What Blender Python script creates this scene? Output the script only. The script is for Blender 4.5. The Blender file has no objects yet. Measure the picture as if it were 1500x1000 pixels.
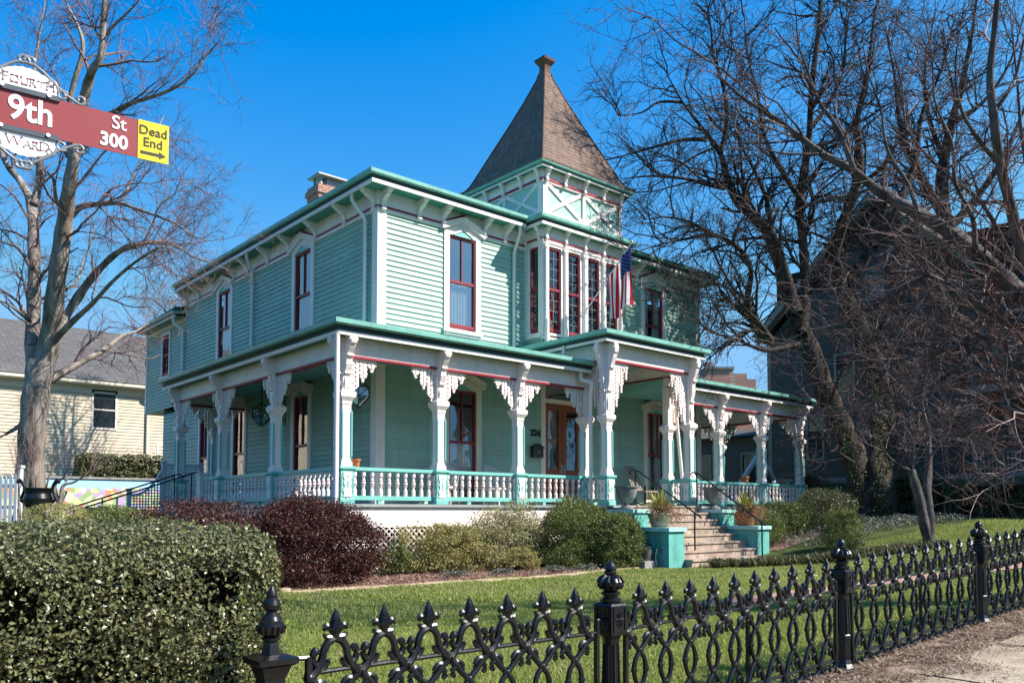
import bpy, math, random
import numpy as np
from mathutils import Vector, Matrix
R = math.radians
rng = np.random.default_rng(11)
random.seed(5)
SC = bpy.context.scene
COL = SC.collection

# ------------------------------------------------------------------ camera maths (house axes: X along the facade, Y into the lot)
FPX, PPX, PPY = 1216.6, 750.0, 686.0
PITCH = math.atan(63.0 / FPX)
_a = R(49.0)
EYE = np.array([0.0, 0.0, 1.6])
_F0 = np.array([math.cos(_a), math.sin(_a), 0.0])
RT = np.array([math.sin(_a), -math.cos(_a), 0.0])
FW = math.cos(PITCH) * _F0 + math.sin(PITCH) * np.array([0, 0, 1.0])
UP = -math.sin(PITCH) * _F0 + math.cos(PITCH) * np.array([0, 0, 1.0])
def at(x, y, d):
    return EYE + d * (FW + RT * (x - PPX) / FPX - UP * (y - PPY) / FPX)
def S(a, b, t):
    q = np.clip((np.asarray(t, float) - a) / (b - a), 0, 1)
    return q * q * (3 - 2 * q)
def gz(x, y):
    x = np.asarray(x, float); y = np.asarray(y, float)
    w = 1 - S(4, 11, y) * (1 - S(16, 25, x))
    z = .3 + .042 * np.clip(x - 4.5, 0, 17) * w + .35 * S(20, 28, x)
    z = z + 1.1 * S(9, 17, y) * (1 - S(3.2, 6.4, x)) + .3 * S(24, 40, y)
    return z

# ------------------------------------------------------------------ object helpers
def tag(o, label=None, cat=None, group=None, kind=None):
    if label: o['label'] = label
    if cat: o['category'] = cat
    if group: o['group'] = group
    if kind: o['kind'] = kind
    return o
def empty(name, loc, label=None, cat=None, group=None):
    o = bpy.data.objects.new(name, None)
    o.empty_display_size = .3
    COL.objects.link(o); o.location = loc
    return tag(o, label, cat, group)
def wloc(o):
    v = Vector((0, 0, 0))
    while o is not None:
        v = v + Vector(o.location); o = o.parent
    return np.array(v)
def link(name, me, parent=None, loc=None):
    o = bpy.data.objects.new(name, me)
    COL.objects.link(o)
    if parent is not None: o.parent = parent
    if loc is not None: o.location = loc
    return o
def dup(o, parent=None, loc=None, rot=None):
    c = o.copy(); COL.objects.link(c)
    if parent is not None: c.parent = parent
    if loc is not None: c.location = loc
    if rot is not None: c.rotation_euler = (0, 0, rot)
    for ch in list(o.children):
        dup(ch, c)
    return c

def np_mesh(name, V, faces, mats, mi=None, smooth=False):
    """faces: list of integer arrays (M,k) with different k"""
    me = bpy.data.meshes.new(name)
    V = np.ascontiguousarray(V, dtype=np.float32)
    me.vertices.add(len(V)); me.vertices.foreach_set('co', V.ravel())
    faces = [np.asarray(f, dtype=np.int32) for f in faces if len(f)]
    nl = sum(f.size for f in faces); nf = sum(len(f) for f in faces)
    me.loops.add(nl); me.polygons.add(nf)
    me.loops.foreach_set('vertex_index', np.concatenate([f.ravel() for f in faces]))
    tot = np.concatenate([np.full(len(f), f.shape[1], np.int32) for f in faces])
    st = np.concatenate([[0], np.cumsum(tot)[:-1]]).astype(np.int32)
    me.polygons.foreach_set('loop_start', st)
    try: me.polygons.foreach_set('loop_total', tot)
    except Exception: pass
    if mi is not None: me.polygons.foreach_set('material_index', np.asarray(mi, dtype=np.int32))
    me.polygons.foreach_set('use_smooth', np.full(nf, smooth, dtype=bool))
    for m in (mats if isinstance(mats, (list, tuple)) else [mats]): me.materials.append(m)
    me.update(calc_edges=True)
    return me

class MB:
    """collects shapes in world coordinates, then links them as ONE mesh object"""
    def __init__(s): s.v = []; s.f = []; s.m = []; s.n = 0
    def add(s, V, F, mi=0):
        V = np.asarray(V, float)
        s.v.append(V)
        for f in F:
            s.f.append(tuple(int(i) + s.n for i in f)); s.m.append(mi)
        s.n += len(V)
        return s
    def box(s, x0, x1, y0, y1, z0, z1, mi=0):
        V = [(x, y, z) for z in (z0, z1) for y in (y0, y1) for x in (x0, x1)]
        return s.add(V, [(0, 2, 3, 1), (4, 5, 7, 6), (0, 1, 5, 4), (2, 6, 7, 3), (0, 4, 6, 2), (1, 3, 7, 5)], mi)
    def fbox(s, fr, u0, u1, z0, z1, d0, d1, mi=0):
        V = [fr(u, z, d) for z in (z0, z1) for d in (d0, d1) for u in (u0, u1)]
        return s.add(V, [(0, 2, 3, 1), (4, 5, 7, 6), (0, 1, 5, 4), (2, 6, 7, 3), (0, 4, 6, 2), (1, 3, 7, 5)], mi)
    def bar(s, a, b, w, h, up=(0, 0, 1), mi=0):
        a = np.asarray(a, float); b = np.asarray(b, float); t = b - a; t /= np.linalg.norm(t)
        u = np.asarray(up, float); sx = np.cross(t, u); sx /= np.linalg.norm(sx); u = np.cross(sx, t)
        V = [p + sx * i * w / 2 + u * j * h / 2 for p in (a, b) for (i, j) in ((-1, -1), (1, -1), (1, 1), (-1, 1))]
        return s.add(V, [(0, 1, 2, 3), (7, 6, 5, 4), (0, 4, 5, 1), (1, 5, 6, 2), (2, 6, 7, 3), (3, 7, 4, 0)], mi)
    def tube(s, P, r, n=8, mi=0, caps=True):
        P = np.asarray(P, float); k = len(P); r = np.broadcast_to(np.asarray(r, float), (k,))
        T = np.gradient(P, axis=0); T /= np.linalg.norm(T, axis=1)[:, None] + 1e-9
        ref = np.array([0, 0, 1.0]) if abs(T.mean(0)[2]) < .8 else np.array([1.0, 0, 0])
        A = np.cross(T, ref); A /= np.linalg.norm(A, axis=1)[:, None] + 1e-9; B = np.cross(T, A)
        th = np.arange(n) * 2 * math.pi / n
        V = (P[:, None] + r[:, None, None] * (np.cos(th)[None, :, None] * A[:, None] + np.sin(th)[None, :, None] * B[:, None])).reshape(-1, 3)
        F = [(i * n + j, i * n + (j + 1) % n, (i + 1) * n + (j + 1) % n, (i + 1) * n + j) for i in range(k - 1) for j in range(n)]
        if caps: F += [tuple(range(n)), tuple(range((k - 1) * n, k * n))[::-1]]
        return s.add(V, F, mi)
    def lathe(s, c, prof, n=12, mi=0, sq=False, mis=None):
        c = np.asarray(c, float); th = np.arange(n) * 2 * math.pi / n + (math.pi / 4 if sq else 0)
        if sq: prof = [(r * 1.41421, z) for r, z in prof]
        V = [(c[0] + r * math.cos(t), c[1] + r * math.sin(t), c[2] + z) for r, z in prof for t in th]
        k = len(prof)
        for i in range(k - 1):
            s.add(V[i * n:(i + 2) * n], [(j, (j + 1) % n, n + (j + 1) % n, n + j) for j in range(n)], mis[i] if mis else mi)
        s.add(V[:n], [tuple(range(n))[::-1]], mi); s.add(V[-n:], [tuple(range(n))], mi)
        return s
    def prism(s, fr, poly, d0, d1, mi=0):
        """poly = (u,z) outline in frame fr, extruded from d0 to d1"""
        k = len(poly)
        V = [fr(u, z, d0) for u, z in poly] + [fr(u, z, d1) for u, z in poly]
        F = [tuple(range(k)), tuple(range(k, 2 * k))[::-1]] + [(i, (i + 1) % k, k + (i + 1) % k, k + i) for i in range(k)]
        return s.add(V, F, mi)
    def fret(s, fr, mask, u0, z0, du, dz, d0, d1, mi=0):
        """mask[i][j]: cell filled (i along u, j along z): pierced board"""
        nu, nz = mask.shape
        pad = np.zeros((nu + 2, nz + 2), bool); pad[1:-1, 1:-1] = mask
        V = []; F = []; ids = {}
        def vid(i, j, k):
            key = (i, j, k)
            if key not in ids:
                ids[key] = len(V); V.append(fr(u0 + i * du, z0 + j * dz, d1 if k else d0))
            return ids[key]
        for i in range(nu):
            for j in range(nz):
                if not mask[i, j]: continue
                for k in (0, 1): F.append((vid(i, j, k), vid(i + 1, j, k), vid(i + 1, j + 1, k), vid(i, j + 1, k)))
                if not pad[i, j + 1]: F.append((vid(i, j, 0), vid(i, j, 1), vid(i, j + 1, 1), vid(i, j + 1, 0)))
                if not pad[i + 2, j + 1]: F.append((vid(i + 1, j, 0), vid(i + 1, j, 1), vid(i + 1, j + 1, 1), vid(i + 1, j + 1, 0)))
                if not pad[i + 1, j]: F.append((vid(i, j, 0), vid(i, j, 1), vid(i + 1, j, 1), vid(i + 1, j, 0)))
                if not pad[i + 1, j + 2]: F.append((vid(i, j + 1, 0), vid(i, j + 1, 1), vid(i + 1, j + 1, 1), vid(i + 1, j + 1, 0)))
        return s.add(V, F, mi)
    def sphere(s, c, r, n=8, k=6, mi=0, sc=(1, 1, 1)):
        V = [(c[0] + sc[0] * r * math.sin(math.pi * i / k) * math.cos(2 * math.pi * j / n), c[1] + sc[1] * r * math.sin(math.pi * i / k) * math.sin(2 * math.pi * j / n), c[2] + sc[2] * r * math.cos(math.pi * i / k)) for i in range(k + 1) for j in range(n)]
        return s.add(V, [(i * n + j, i * n + (j + 1) % n, (i + 1) * n + (j + 1) % n, (i + 1) * n + j) for i in range(k) for j in range(n)], mi)
    def build(s, name, mats, parent=None, smooth=False, local=False):
        V = np.concatenate(s.v) if s.v else np.zeros((0, 3))
        if parent is not None and not local: V = V - wloc(parent)
        me = bpy.data.meshes.new(name)
        me.from_pydata(V.tolist(), [], s.f)
        for m in (mats if isinstance(mats, (list, tuple)) else [mats]): me.materials.append(m)
        me.polygons.foreach_set('material_index', np.asarray(s.m, np.int32))
        if smooth:
            me.polygons.foreach_set('use_smooth', np.ones(len(s.f), bool))
            try: me.set_sharp_from_angle(angle=R(40))
            except Exception: pass
        import bmesh
        bm = bmesh.new(); bm.from_mesh(me)
        bmesh.ops.recalc_face_normals(bm, faces=bm.faces); bm.to_mesh(me); bm.free()
        me.update()
        return link(name, me, parent)

class Fr:
    """wall frame: u along the wall, z up, d out of the wall"""
    def __init__(s, o, U, N): s.o = np.asarray(o, float); s.U = np.asarray(U, float); s.N = np.asarray(N, float)
    def __call__(s, u, z, d): return s.o + s.U * u + s.N * d + np.array([0, 0, z])
def front(Y): return Fr((0, Y, 0), (1, 0, 0), (0, -1, 0))
def left(X): return Fr((X, 0, 0), (0, 1, 0), (-1, 0, 0))
def right(X): return Fr((X, 0, 0), (0, 1, 0), (1, 0, 0))

# ------------------------------------------------------------------ materials
def mat(name, col, rough=.6, spec=.4, var=.12, scale=3.0, bump=0, bscale=40, metal=0, col2=None, coat=0, detail=6, stretch=None, boards=0, stain=0):
    m = bpy.data.materials.new(name); m.use_nodes = True
    nt = m.node_tree; b = nt.nodes['Principled BSDF']
    b.inputs['Roughness'].default_value = rough; b.inputs['Metallic'].default_value = metal
    b.inputs['Specular IOR Level'].default_value = spec; b.inputs['Coat Weight'].default_value = coat
    tc = nt.nodes.new('ShaderNodeTexCoord'); src = tc.outputs['Object']
    if stretch:
        mp = nt.nodes.new('ShaderNodeMapping'); mp.inputs['Scale'].default_value = stretch
        nt.links.new(src, mp.inputs['Vector']); src = mp.outputs['Vector']
    n = nt.nodes.new('ShaderNodeTexNoise'); n.inputs['Scale'].default_value = scale; n.inputs['Detail'].default_value = detail
    n.inputs['Roughness'].default_value = .6
    nt.links.new(src, n.inputs['Vector'])
    cr = nt.nodes.new('ShaderNodeValToRGB')
    c = np.array(col); lo = c * (1 - var); hi = np.clip(c * (1 + var), 0, 1) if col2 is None else np.array(col2)
    cr.color_ramp.elements[0].position = .32; cr.color_ramp.elements[1].position = .68
    cr.color_ramp.elements[0].color = (*lo, 1); cr.color_ramp.elements[1].color = (*hi, 1)
    nt.links.new(n.outputs['Fac'], cr.inputs['Fac']); out = cr.outputs['Color']
    def mul(sock, fac_sock, lo_, hi_, p0=0., p1=1.):
        r = nt.nodes.new('ShaderNodeMapRange'); r.inputs['From Min'].default_value = p0; r.inputs['From Max'].default_value = p1; r.inputs['To Min'].default_value = lo_; r.inputs['To Max'].default_value = hi_
        nt.links.new(fac_sock, r.inputs['Value']); x = nt.nodes.new('ShaderNodeMix'); x.data_type = 'RGBA'; x.blend_type = 'MULTIPLY'; x.inputs['Factor'].default_value = 1
        nt.links.new(sock, x.inputs[6]); nt.links.new(r.outputs['Result'], x.inputs[7]); return x.outputs[2]
    if boards:            # every board weathered a little differently
        g = nt.nodes.new('ShaderNodeNewGeometry'); out = mul(out, g.outputs['Random Per Island'], 1 - boards, 1 + boards)
    if stain:             # runs and blotches of grime
        mp2 = nt.nodes.new('ShaderNodeMapping'); mp2.inputs['Scale'].default_value = (2.2, 2.2, .35); nt.links.new(tc.outputs['Object'], mp2.inputs['Vector'])
        n3 = nt.nodes.new('ShaderNodeTexNoise'); n3.inputs['Scale'].default_value = 2.0; n3.inputs['Detail'].default_value = 7; n3.inputs['Roughness'].default_value = .7; nt.links.new(mp2.outputs['Vector'], n3.inputs['Vector'])
        out = mul(out, n3.outputs['Fac'], 1 - stain, 1.0, .36, .52)
    nt.links.new(out, b.inputs['Base Color'])
    if bump:
        n2 = nt.nodes.new('ShaderNodeTexNoise'); n2.inputs['Scale'].default_value = bscale; n2.inputs['Detail'].default_value = 5
        nt.links.new(src, n2.inputs['Vector'])
        bp = nt.nodes.new('ShaderNodeBump'); bp.inputs['Strength'].default_value = bump; bp.inputs['Distance'].default_value = .02
        nt.links.new(n2.outputs['Fac'], bp.inputs['Height']); nt.links.new(bp.outputs['Normal'], b.inputs['Normal'])
    return m
def island_mat(name, cols, rough=.5, spec=.4, transl=0.0):
    """leaves, twigs, chips: every separate piece draws its own tone from a ramp"""
    m = bpy.data.materials.new(name); m.use_nodes = True
    nt = m.node_tree; b = nt.nodes['Principled BSDF']
    g = nt.nodes.new('ShaderNodeNewGeometry'); cr = nt.nodes.new('ShaderNodeValToRGB')
    e = cr.color_ramp.elements
    while len(e) < len(cols): e.new(.5)
    for i, c in enumerate(cols): e[i].position = i / (len(cols) - 1); e[i].color = (*c, 1)
    nt.links.new(g.outputs['Random Per Island'], cr.inputs['Fac']); nt.links.new(cr.outputs['Color'], b.inputs['Base Color'])
    b.inputs['Roughness'].default_value = rough; b.inputs['Specular IOR Level'].default_value = spec
    if transl:
        t = nt.nodes.new('ShaderNodeBsdfTranslucent'); nt.links.new(cr.outputs['Color'], t.inputs['Color'])
        mx = nt.nodes.new('ShaderNodeMixShader'); mx.inputs['Fac'].default_value = transl
        nt.links.new(b.outputs['BSDF'], mx.inputs[1]); nt.links.new(t.outputs['BSDF'], mx.inputs[2])
        nt.links.new(mx.outputs['Shader'], nt.nodes['Material Output'].inputs['Surface'])
    return m
def brick_mat(name, c1, c2, mortar, bw, bh, ms=.012, axes='XZ', rough=.85, bump=.5, off=.5):
    m = bpy.data.materials.new(name); m.use_nodes = True
    nt = m.node_tree; b = nt.nodes['Principled BSDF']; b.inputs['Roughness'].default_value = rough
    tc = nt.nodes.new('ShaderNodeTexCoord'); sp = nt.nodes.new('ShaderNodeSeparateXYZ'); cb = nt.nodes.new('ShaderNodeCombineXYZ')
    nt.links.new(tc.outputs['Object'], sp.inputs[0])
    if axes == 'XYZ':
        ad = nt.nodes.new('ShaderNodeMath'); nt.links.new(sp.outputs['X'], ad.inputs[0]); nt.links.new(sp.outputs['Y'], ad.inputs[1])
        nt.links.new(ad.outputs[0], cb.inputs[0]); nt.links.new(sp.outputs['Z'], cb.inputs[1])
    else:
        nt.links.new(sp.outputs[axes[0]], cb.inputs[0]); nt.links.new(sp.outputs[axes[1]], cb.inputs[1])
    br = nt.nodes.new('ShaderNodeTexBrick'); br.inputs['Scale'].default_value = 1
    br.inputs['Brick Width'].default_value = bw; br.inputs['Row Height'].default_value = bh; br.inputs['Mortar Size'].default_value = ms
    br.inputs['Color1'].default_value = (*c1, 1); br.inputs['Color2'].default_value = (*c2, 1); br.inputs['Mortar'].default_value = (*mortar, 1)
    br.offset = off
    nt.links.new(cb.outputs[0], br.inputs['Vector'])
    nz = nt.nodes.new('ShaderNodeTexNoise'); nz.inputs['Scale'].default_value = 7; nz.inputs['Detail'].default_value = 6
    nt.links.new(tc.outputs['Object'], nz.inputs['Vector'])
    mx = nt.nodes.new('ShaderNodeMix'); mx.data_type = 'RGBA'; mx.blend_type = 'OVERLAY'; mx.inputs['Factor'].default_value = .6
    nt.links.new(br.outputs['Color'], mx.inputs[6]); nt.links.new(nz.outputs['Fac'], mx.inputs[7])
    nt.links.new(mx.outputs[2], b.inputs['Base Color'])
    bp = nt.nodes.new('ShaderNodeBump'); bp.inputs['Strength'].default_value = bump; bp.inputs['Distance'].default_value = .01; bp.invert = True
    nt.links.new(br.outputs['Fac'], bp.inputs['Height']); nt.links.new(bp.outputs['Normal'], b.inputs['Normal'])
    return m
def glass_mat(name, tint=(.8, .85, .85), refl=.9, base=.21):
    m = bpy.data.materials.new(name); m.use_nodes = True
    nt = m.node_tree; nt.nodes.remove(nt.nodes['Principled BSDF'])
    t = nt.nodes.new('ShaderNodeBsdfTransparent'); t.inputs['Color'].default_value = (*tint, 1)
    g = nt.nodes.new('ShaderNodeBsdfGlossy'); g.inputs['Roughness'].default_value = .02; g.inputs['Color'].default_value = (refl, refl, refl, 1)
    lw = nt.nodes.new('ShaderNodeLayerWeight'); lw.inputs['Blend'].default_value = .5
    pw = nt.nodes.new('ShaderNodeMath'); pw.operation = 'POWER'; pw.inputs[1].default_value = 3; nt.links.new(lw.outputs['Facing'], pw.inputs[0])
    f = nt.nodes.new('ShaderNodeMath'); f.operation = 'MULTIPLY_ADD'; f.inputs[1].default_value = .7; f.inputs[2].default_value = base; nt.links.new(pw.outputs[0], f.inputs[0])
    nz = nt.nodes.new('ShaderNodeTexNoise'); nz.inputs['Scale'].default_value = 1.7; nz.inputs['Detail'].default_value = 1
    tc = nt.nodes.new('ShaderNodeTexCoord'); nt.links.new(tc.outputs['Object'], nz.inputs['Vector'])
    bp = nt.nodes.new('ShaderNodeBump'); bp.inputs['Strength'].default_value = .25; bp.inputs['Distance'].default_value = .06
    nt.links.new(nz.outputs['Fac'], bp.inputs['Height']); nt.links.new(bp.outputs['Normal'], g.inputs['Normal'])
    mx = nt.nodes.new('ShaderNodeMixShader')
    nt.links.new(f.outputs[0], mx.inputs['Fac']); nt.links.new(t.outputs[0], mx.inputs[1]); nt.links.new(g.outputs[0], mx.inputs[2])
    nt.links.new(mx.outputs[0], nt.nodes['Material Output'].inputs['Surface'])
    return m

K = {}
K['siding'] = mat('mint_siding', (.325, .465, .385), .55, .35, .07, 1.2, .25, 30, boards=.06, stain=.14)
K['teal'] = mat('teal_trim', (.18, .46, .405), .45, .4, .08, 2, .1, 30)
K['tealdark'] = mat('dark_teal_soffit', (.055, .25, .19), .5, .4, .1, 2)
K['gutter'] = mat('teal_metal_gutter', (.19, .44, .37), .4, .45, .08, 2, stain=.2)
K['white'] = mat('white_paint', (.82, .71, .655), .5, .35, .05, 4, .12, 25, stain=.10)
K['cream'] = mat('cream_trim', (.72, .62, .50), .5, .35, .06, 4, .1, 25)
K['maroon'] = mat('maroon_paint', (.27, .02, .035), .45, .4, .12, 4)
K['redsash'] = mat('red_sash', (.25, .030, .038), .4, .4, .12, 4)
K['door'] = mat('varnished_wood_door', (.23, .055, .018), .35, .5, .25, 2, .1, 40, stretch=(8, 8, .7))
K['glass'] = glass_mat('window_glass'); K['glass2'] = glass_mat('sky_reflecting_old_glass', base=.5)
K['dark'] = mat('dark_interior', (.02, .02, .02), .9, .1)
K['curtain'] = mat('white_curtain', (.75, .73, .72), .8, .2, .1, 8, .5, 14, stretch=(6, 6, .15))
K['lace'] = mat('dim_lace_curtain', (.27, .24, .26), .9, .1, .35, 14, .5, 14, stretch=(6, 6, .6))  # white lace, the dimness of the room put into this grey
K['floor'] = mat('grey_porch_floor', (.30, .31, .30), .5, .4, .1, 3)
K['iron'] = mat('black_iron', (.008, .008, .009), .33, .38, .5, 12, .06, 60)
K['shingle'] = brick_mat('brown_roof_shingles', (.20, .128, .094), (.145, .092, .068), (.06, .038, .03), .24, .13, .008, 'XYZ', .9, .8)
K['greyshingle'] = brick_mat('grey_roof_shingles', (.125, .112, .102), (.088, .08, .074), (.04, .04, .04), .5, .2, .015, 'XY', .9, .6)
K['brick'] = brick_mat('red_brick', (.36, .10, .06), (.27, .075, .05), (.42, .34, .28), .22, .075, .012, 'XYZ')
K['gap'] = mat('slate_green_shadow_gap', (.028, .055, .055), .6, .3, .1, 4)  # dark paint with the shadow under the crown mixed into its colour
K['lead'] = mat('weathered_metal', (.33, .34, .34), .45, .5, .2, 3, metal=.3)
K['terracotta'] = mat('terracotta', (.48, .16, .07), .8, .2, .15, 6, .2, 30)
K['stone'] = mat('tan_stone_steps', (.37, .285, .22), .85, .2, .35, 3.5, .5, 18, stain=.25)
K['turq'] = mat('turquoise_masonry', (.13, .40, .345), .65, .25, .12, 3.5, .4, 22, stain=.28)
K['concrete'] = mat('grey_concrete', (.30, .29, .27), .9, .2, .25, 5, .5, 40, stain=.3)
# ================================================================== GROUND
def grid_mesh(name, xs, ys, zoff, m, mask=None):
    X, Y = np.meshgrid(xs, ys, indexing='ij'); Z = gz(X, Y) + zoff
    V = np.stack([X, Y, Z], -1).reshape(-1, 3); ny = len(ys)
    i, j = np.meshgrid(np.arange(len(xs) - 1), np.arange(ny - 1), indexing='ij')
    F = np.stack([i * ny + j, (i + 1) * ny + j, (i + 1) * ny + j + 1, i * ny + j + 1], -1)
    if mask is not None: F = F[mask((X[:-1, :-1] + X[1:, 1:]) / 2, (Y[:-1, :-1] + Y[1:, 1:]) / 2)]
    return np_mesh(name, V, [F.reshape(-1, 4)], m, smooth=True)
def strip_mesh(name, path, w, zoff, m, n=40):
    """a ribbon lying on the ground along path [(x,y)...]"""
    p = np.asarray(path, float); t = np.linspace(0, len(p) - 1, n)
    c = np.stack([np.interp(t, np.arange(len(p)), p[:, k]) for k in (0, 1)], 1)
    T = np.gradient(c, axis=0); T /= np.linalg.norm(T, axis=1)[:, None]; N = np.stack([-T[:, 1], T[:, 0]], 1)
    k = 5; off = np.linspace(-w / 2, w / 2, k)
    P = c[:, None] + N[:, None] * off[None, :, None]
    V = np.concatenate([P, (gz(P[..., 0], P[..., 1]) + zoff)[..., None]], -1).reshape(-1, 3)
    i, j = np.meshgrid(np.arange(n - 1), np.arange(k - 1), indexing='ij')
    F = np.stack([i * k + j, (i + 1) * k + j, (i + 1) * k + j + 1, i * k + j + 1], -1).reshape(-1, 4)
    return np_mesh(name, V, [F], m)

K['turf'] = mat('turf_soil', (.045, .065, .018), .95, .1, .4, 2.5, .6, 60, col2=(.08, .10, .03))
K['mulch'] = mat('bark_mulch_ground', (.11, .06, .042), .95, .1, .5, 9, .9, 45, col2=(.27, .16, .12))
K['pine'] = mat('pine_straw_dirt', (.12, .075, .05), .95, .1, .5, 5, .9, 60, col2=(.36, .26, .19))
K['walk'] = mat('weathered_concrete_walk', (.28, .205, .135), .9, .25, .3, 2.2, .6, 50, col2=(.47, .385, .28))
K['brickwalk'] = brick_mat('brick_walk', (.42, .20, .14), (.34, .15, .11), (.30, .24, .2), .2, .1, .01, 'XY')
xs = np.concatenate([np.linspace(-400, -20, 12), np.linspace(-18, 45, 90), np.linspace(50, 500, 14)])
ys = np.concatenate([np.linspace(-400, -20, 12), np.linspace(-18, 60, 110), np.linspace(65, 500, 14)])
g = link('ground', grid_mesh('ground', xs, ys, 0, K['turf'])); tag(g, kind='structure')
# mulch bed in front of the porch, curving like the photo
bx = np.linspace(4.2, 27, 90); by = np.linspace(9.2, 15.6, 50)
def bedmask(x, y):
    edge = 12.55 + .25 * np.sin(x * .55) - .35 * S(10, 12.5, x) * (1 - S(12.5, 15, x)) - .3 * S(19.2, 20.5, x)
    return (y > edge) & ~((x > 15.2) & (x < 19.6))
b = link('mulch_bed', grid_mesh('mulch_bed', bx, by, .02, K['mulch'], bedmask)); tag(b, kind='structure')
# sidewalk on the street side of the fence with pine straw along its edge
sx = np.linspace(-6, 40, 80)
w = link('sidewalk', grid_mesh('sidewalk', sx, np.linspace(.4, 2.72, 7), .02, K['walk'])); tag(w, kind='structure')
w = link('verge', grid_mesh('verge', sx, np.linspace(2.72, 3.32, 5), .012, K['pine'])); tag(w, kind='structure')
w = link('verge', grid_mesh('verge', sx, np.linspace(-3, .4, 7), .012, K['pine'])); tag(w, kind='structure')
# sidewalk joints: dark grooves as thin strips
jm = MB()
for x in np.arange(-4.5, 30, 1.55):
    V = [(x + e, y, float(gz(x, y)) + .0245) for y in (.4, 2.72) for e in (0, .022)]
    jm.add(V, [(0, 1, 3, 2)])
tag(jm.build('sidewalk_joint', K['dark']), kind='structure')
bw = link('brick_walk', strip_mesh('brick_walk', [(8.5, 6.15), (11, 5.75), (13.5, 5.05), (17, 4.3), (24, 3.5)], .55, .03, K['brickwalk'])); tag(bw, kind='structure')

# stone edging: flat flagstones along the front of the bed, each one a thing
edge_pts = [(5.2, 12.48), (5.75, 12.45), (6.3, 12.42), (6.9, 12.4), (7.5, 12.37), (8.1, 12.33), (8.7, 12.3), (9.3, 12.22), (9.95, 12.12), (10.6, 12.06), (11.3, 12.06), (12.0, 12.15), (12.7, 12.28), (13.4, 12.4), (14.1, 12.55), (14.8, 12.6)]
K['flag'] = mat('buff_flagstone', (.42, .32, .21), .9, .2, .3, 4, .4, 30)
for i, (x, y) in enumerate(edge_pts):
    mb = MB(); n = 12; z = float(gz(x, y)); rr = []
    for k in range(n):
        a = 2 * math.pi * k / n
        rr.append((x + (.33 + .04 * random.random()) * np.sign(math.cos(a)) * abs(math.cos(a)) ** .5, y + (.12 + .04 * random.random()) * np.sign(math.sin(a)) * abs(math.sin(a)) ** .6))
    V = [(p[0], p[1], z - .03) for p in rr] + [(x + (p[0] - x) * .97, y + (p[1] - y) * .97, z + .026 + .012 * random.random()) for p in rr]
    mb.add(V, [tuple(range(n, 2 * n))] + [(k, (k + 1) % n, n + (k + 1) % n, n + k) for k in range(n)])
    o = mb.build('edging_stone', K['flag'])
    tag(o, 'flat buff flagstone set in the row edging the mulch bed', 'edging stone', 'flagstones edging the front bed')

# loose bark chips and straw over bed and verge
def chips(name, n, xr, yr, size, m, keep=None, asp=3.5):
    x = rng.uniform(*xr, n); y = rng.uniform(*yr, n)
    if keep is not None:
        k = keep(x, y); x, y = x[k], y[k]
    n = len(x); z = gz(x, y) + rng.uniform(.022, .05, n)
    a = rng.uniform(0, 2 * math.pi, n); L = size * rng.uniform(.5, 1.4, n); W = L / asp
    tilt = rng.normal(0, .35, n)
    c, s_ = np.cos(a), np.sin(a)
    def pt(u, v): return np.stack([x + c * u - s_ * v, y + s_ * u + c * v, z + u * tilt], 1)
    V = np.stack([pt(-L, 0 * L), pt(0 * L, -W), pt(L, 0 * L), pt(0 * L, W)], 1).reshape(-1, 3)
    F = np.arange(4 * n).reshape(-1, 4)
    return link(name, np_mesh(name, V, [F], m))
K['chip'] = island_mat('bark_chips', [(.07, .035, .026), (.24, .13, .095), (.42, .28, .22), (.15, .08, .06)], .9, .1)
K['straw'] = island_mat('pine_straw', [(.05, .03, .022), (.22, .14, .10), (.46, .36, .27), (.10, .06, .045), (.32, .20, .14)], .9, .1)
tag(chips('mulch_chips', 26000, (4.5, 15.2), (11.9, 15), .035, K['chip'], bedmask), 'reddish brown bark chips covering the bed in front of the porch', 'mulch', kind='stuff')
tag(chips('pine_straw', 60000, (3.5, 14), (1.9, 3.35), .026, K['straw'], lambda x, y: (y > 2.6 + .2 * np.sin(x * 2.7) + .12 * np.sin(x * 6.1 + 1) + .18 * rng.normal(size=len(x))) & ((np.sin(x * 4.3 + 2 * np.sin(y * 5)) * np.sin(y * 7 + x) > -.35) | (rng.random(len(x)) < .35)), 6), 'brown pine straw and dry leaves along the sidewalk under the iron fence', 'pine straw', kind='stuff')
tag(chips('dry_leaves', 1500, (4.5, 14), (.3, 2.6), .024, K['straw'], lambda x, y: y < 1.0 + .4 * np.sin(x * 1.3) + .35 * rng.normal(size=len(x)), 1.6), 'dry brown leaves scattered over the concrete sidewalk', 'fallen leaves', kind='stuff')

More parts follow.
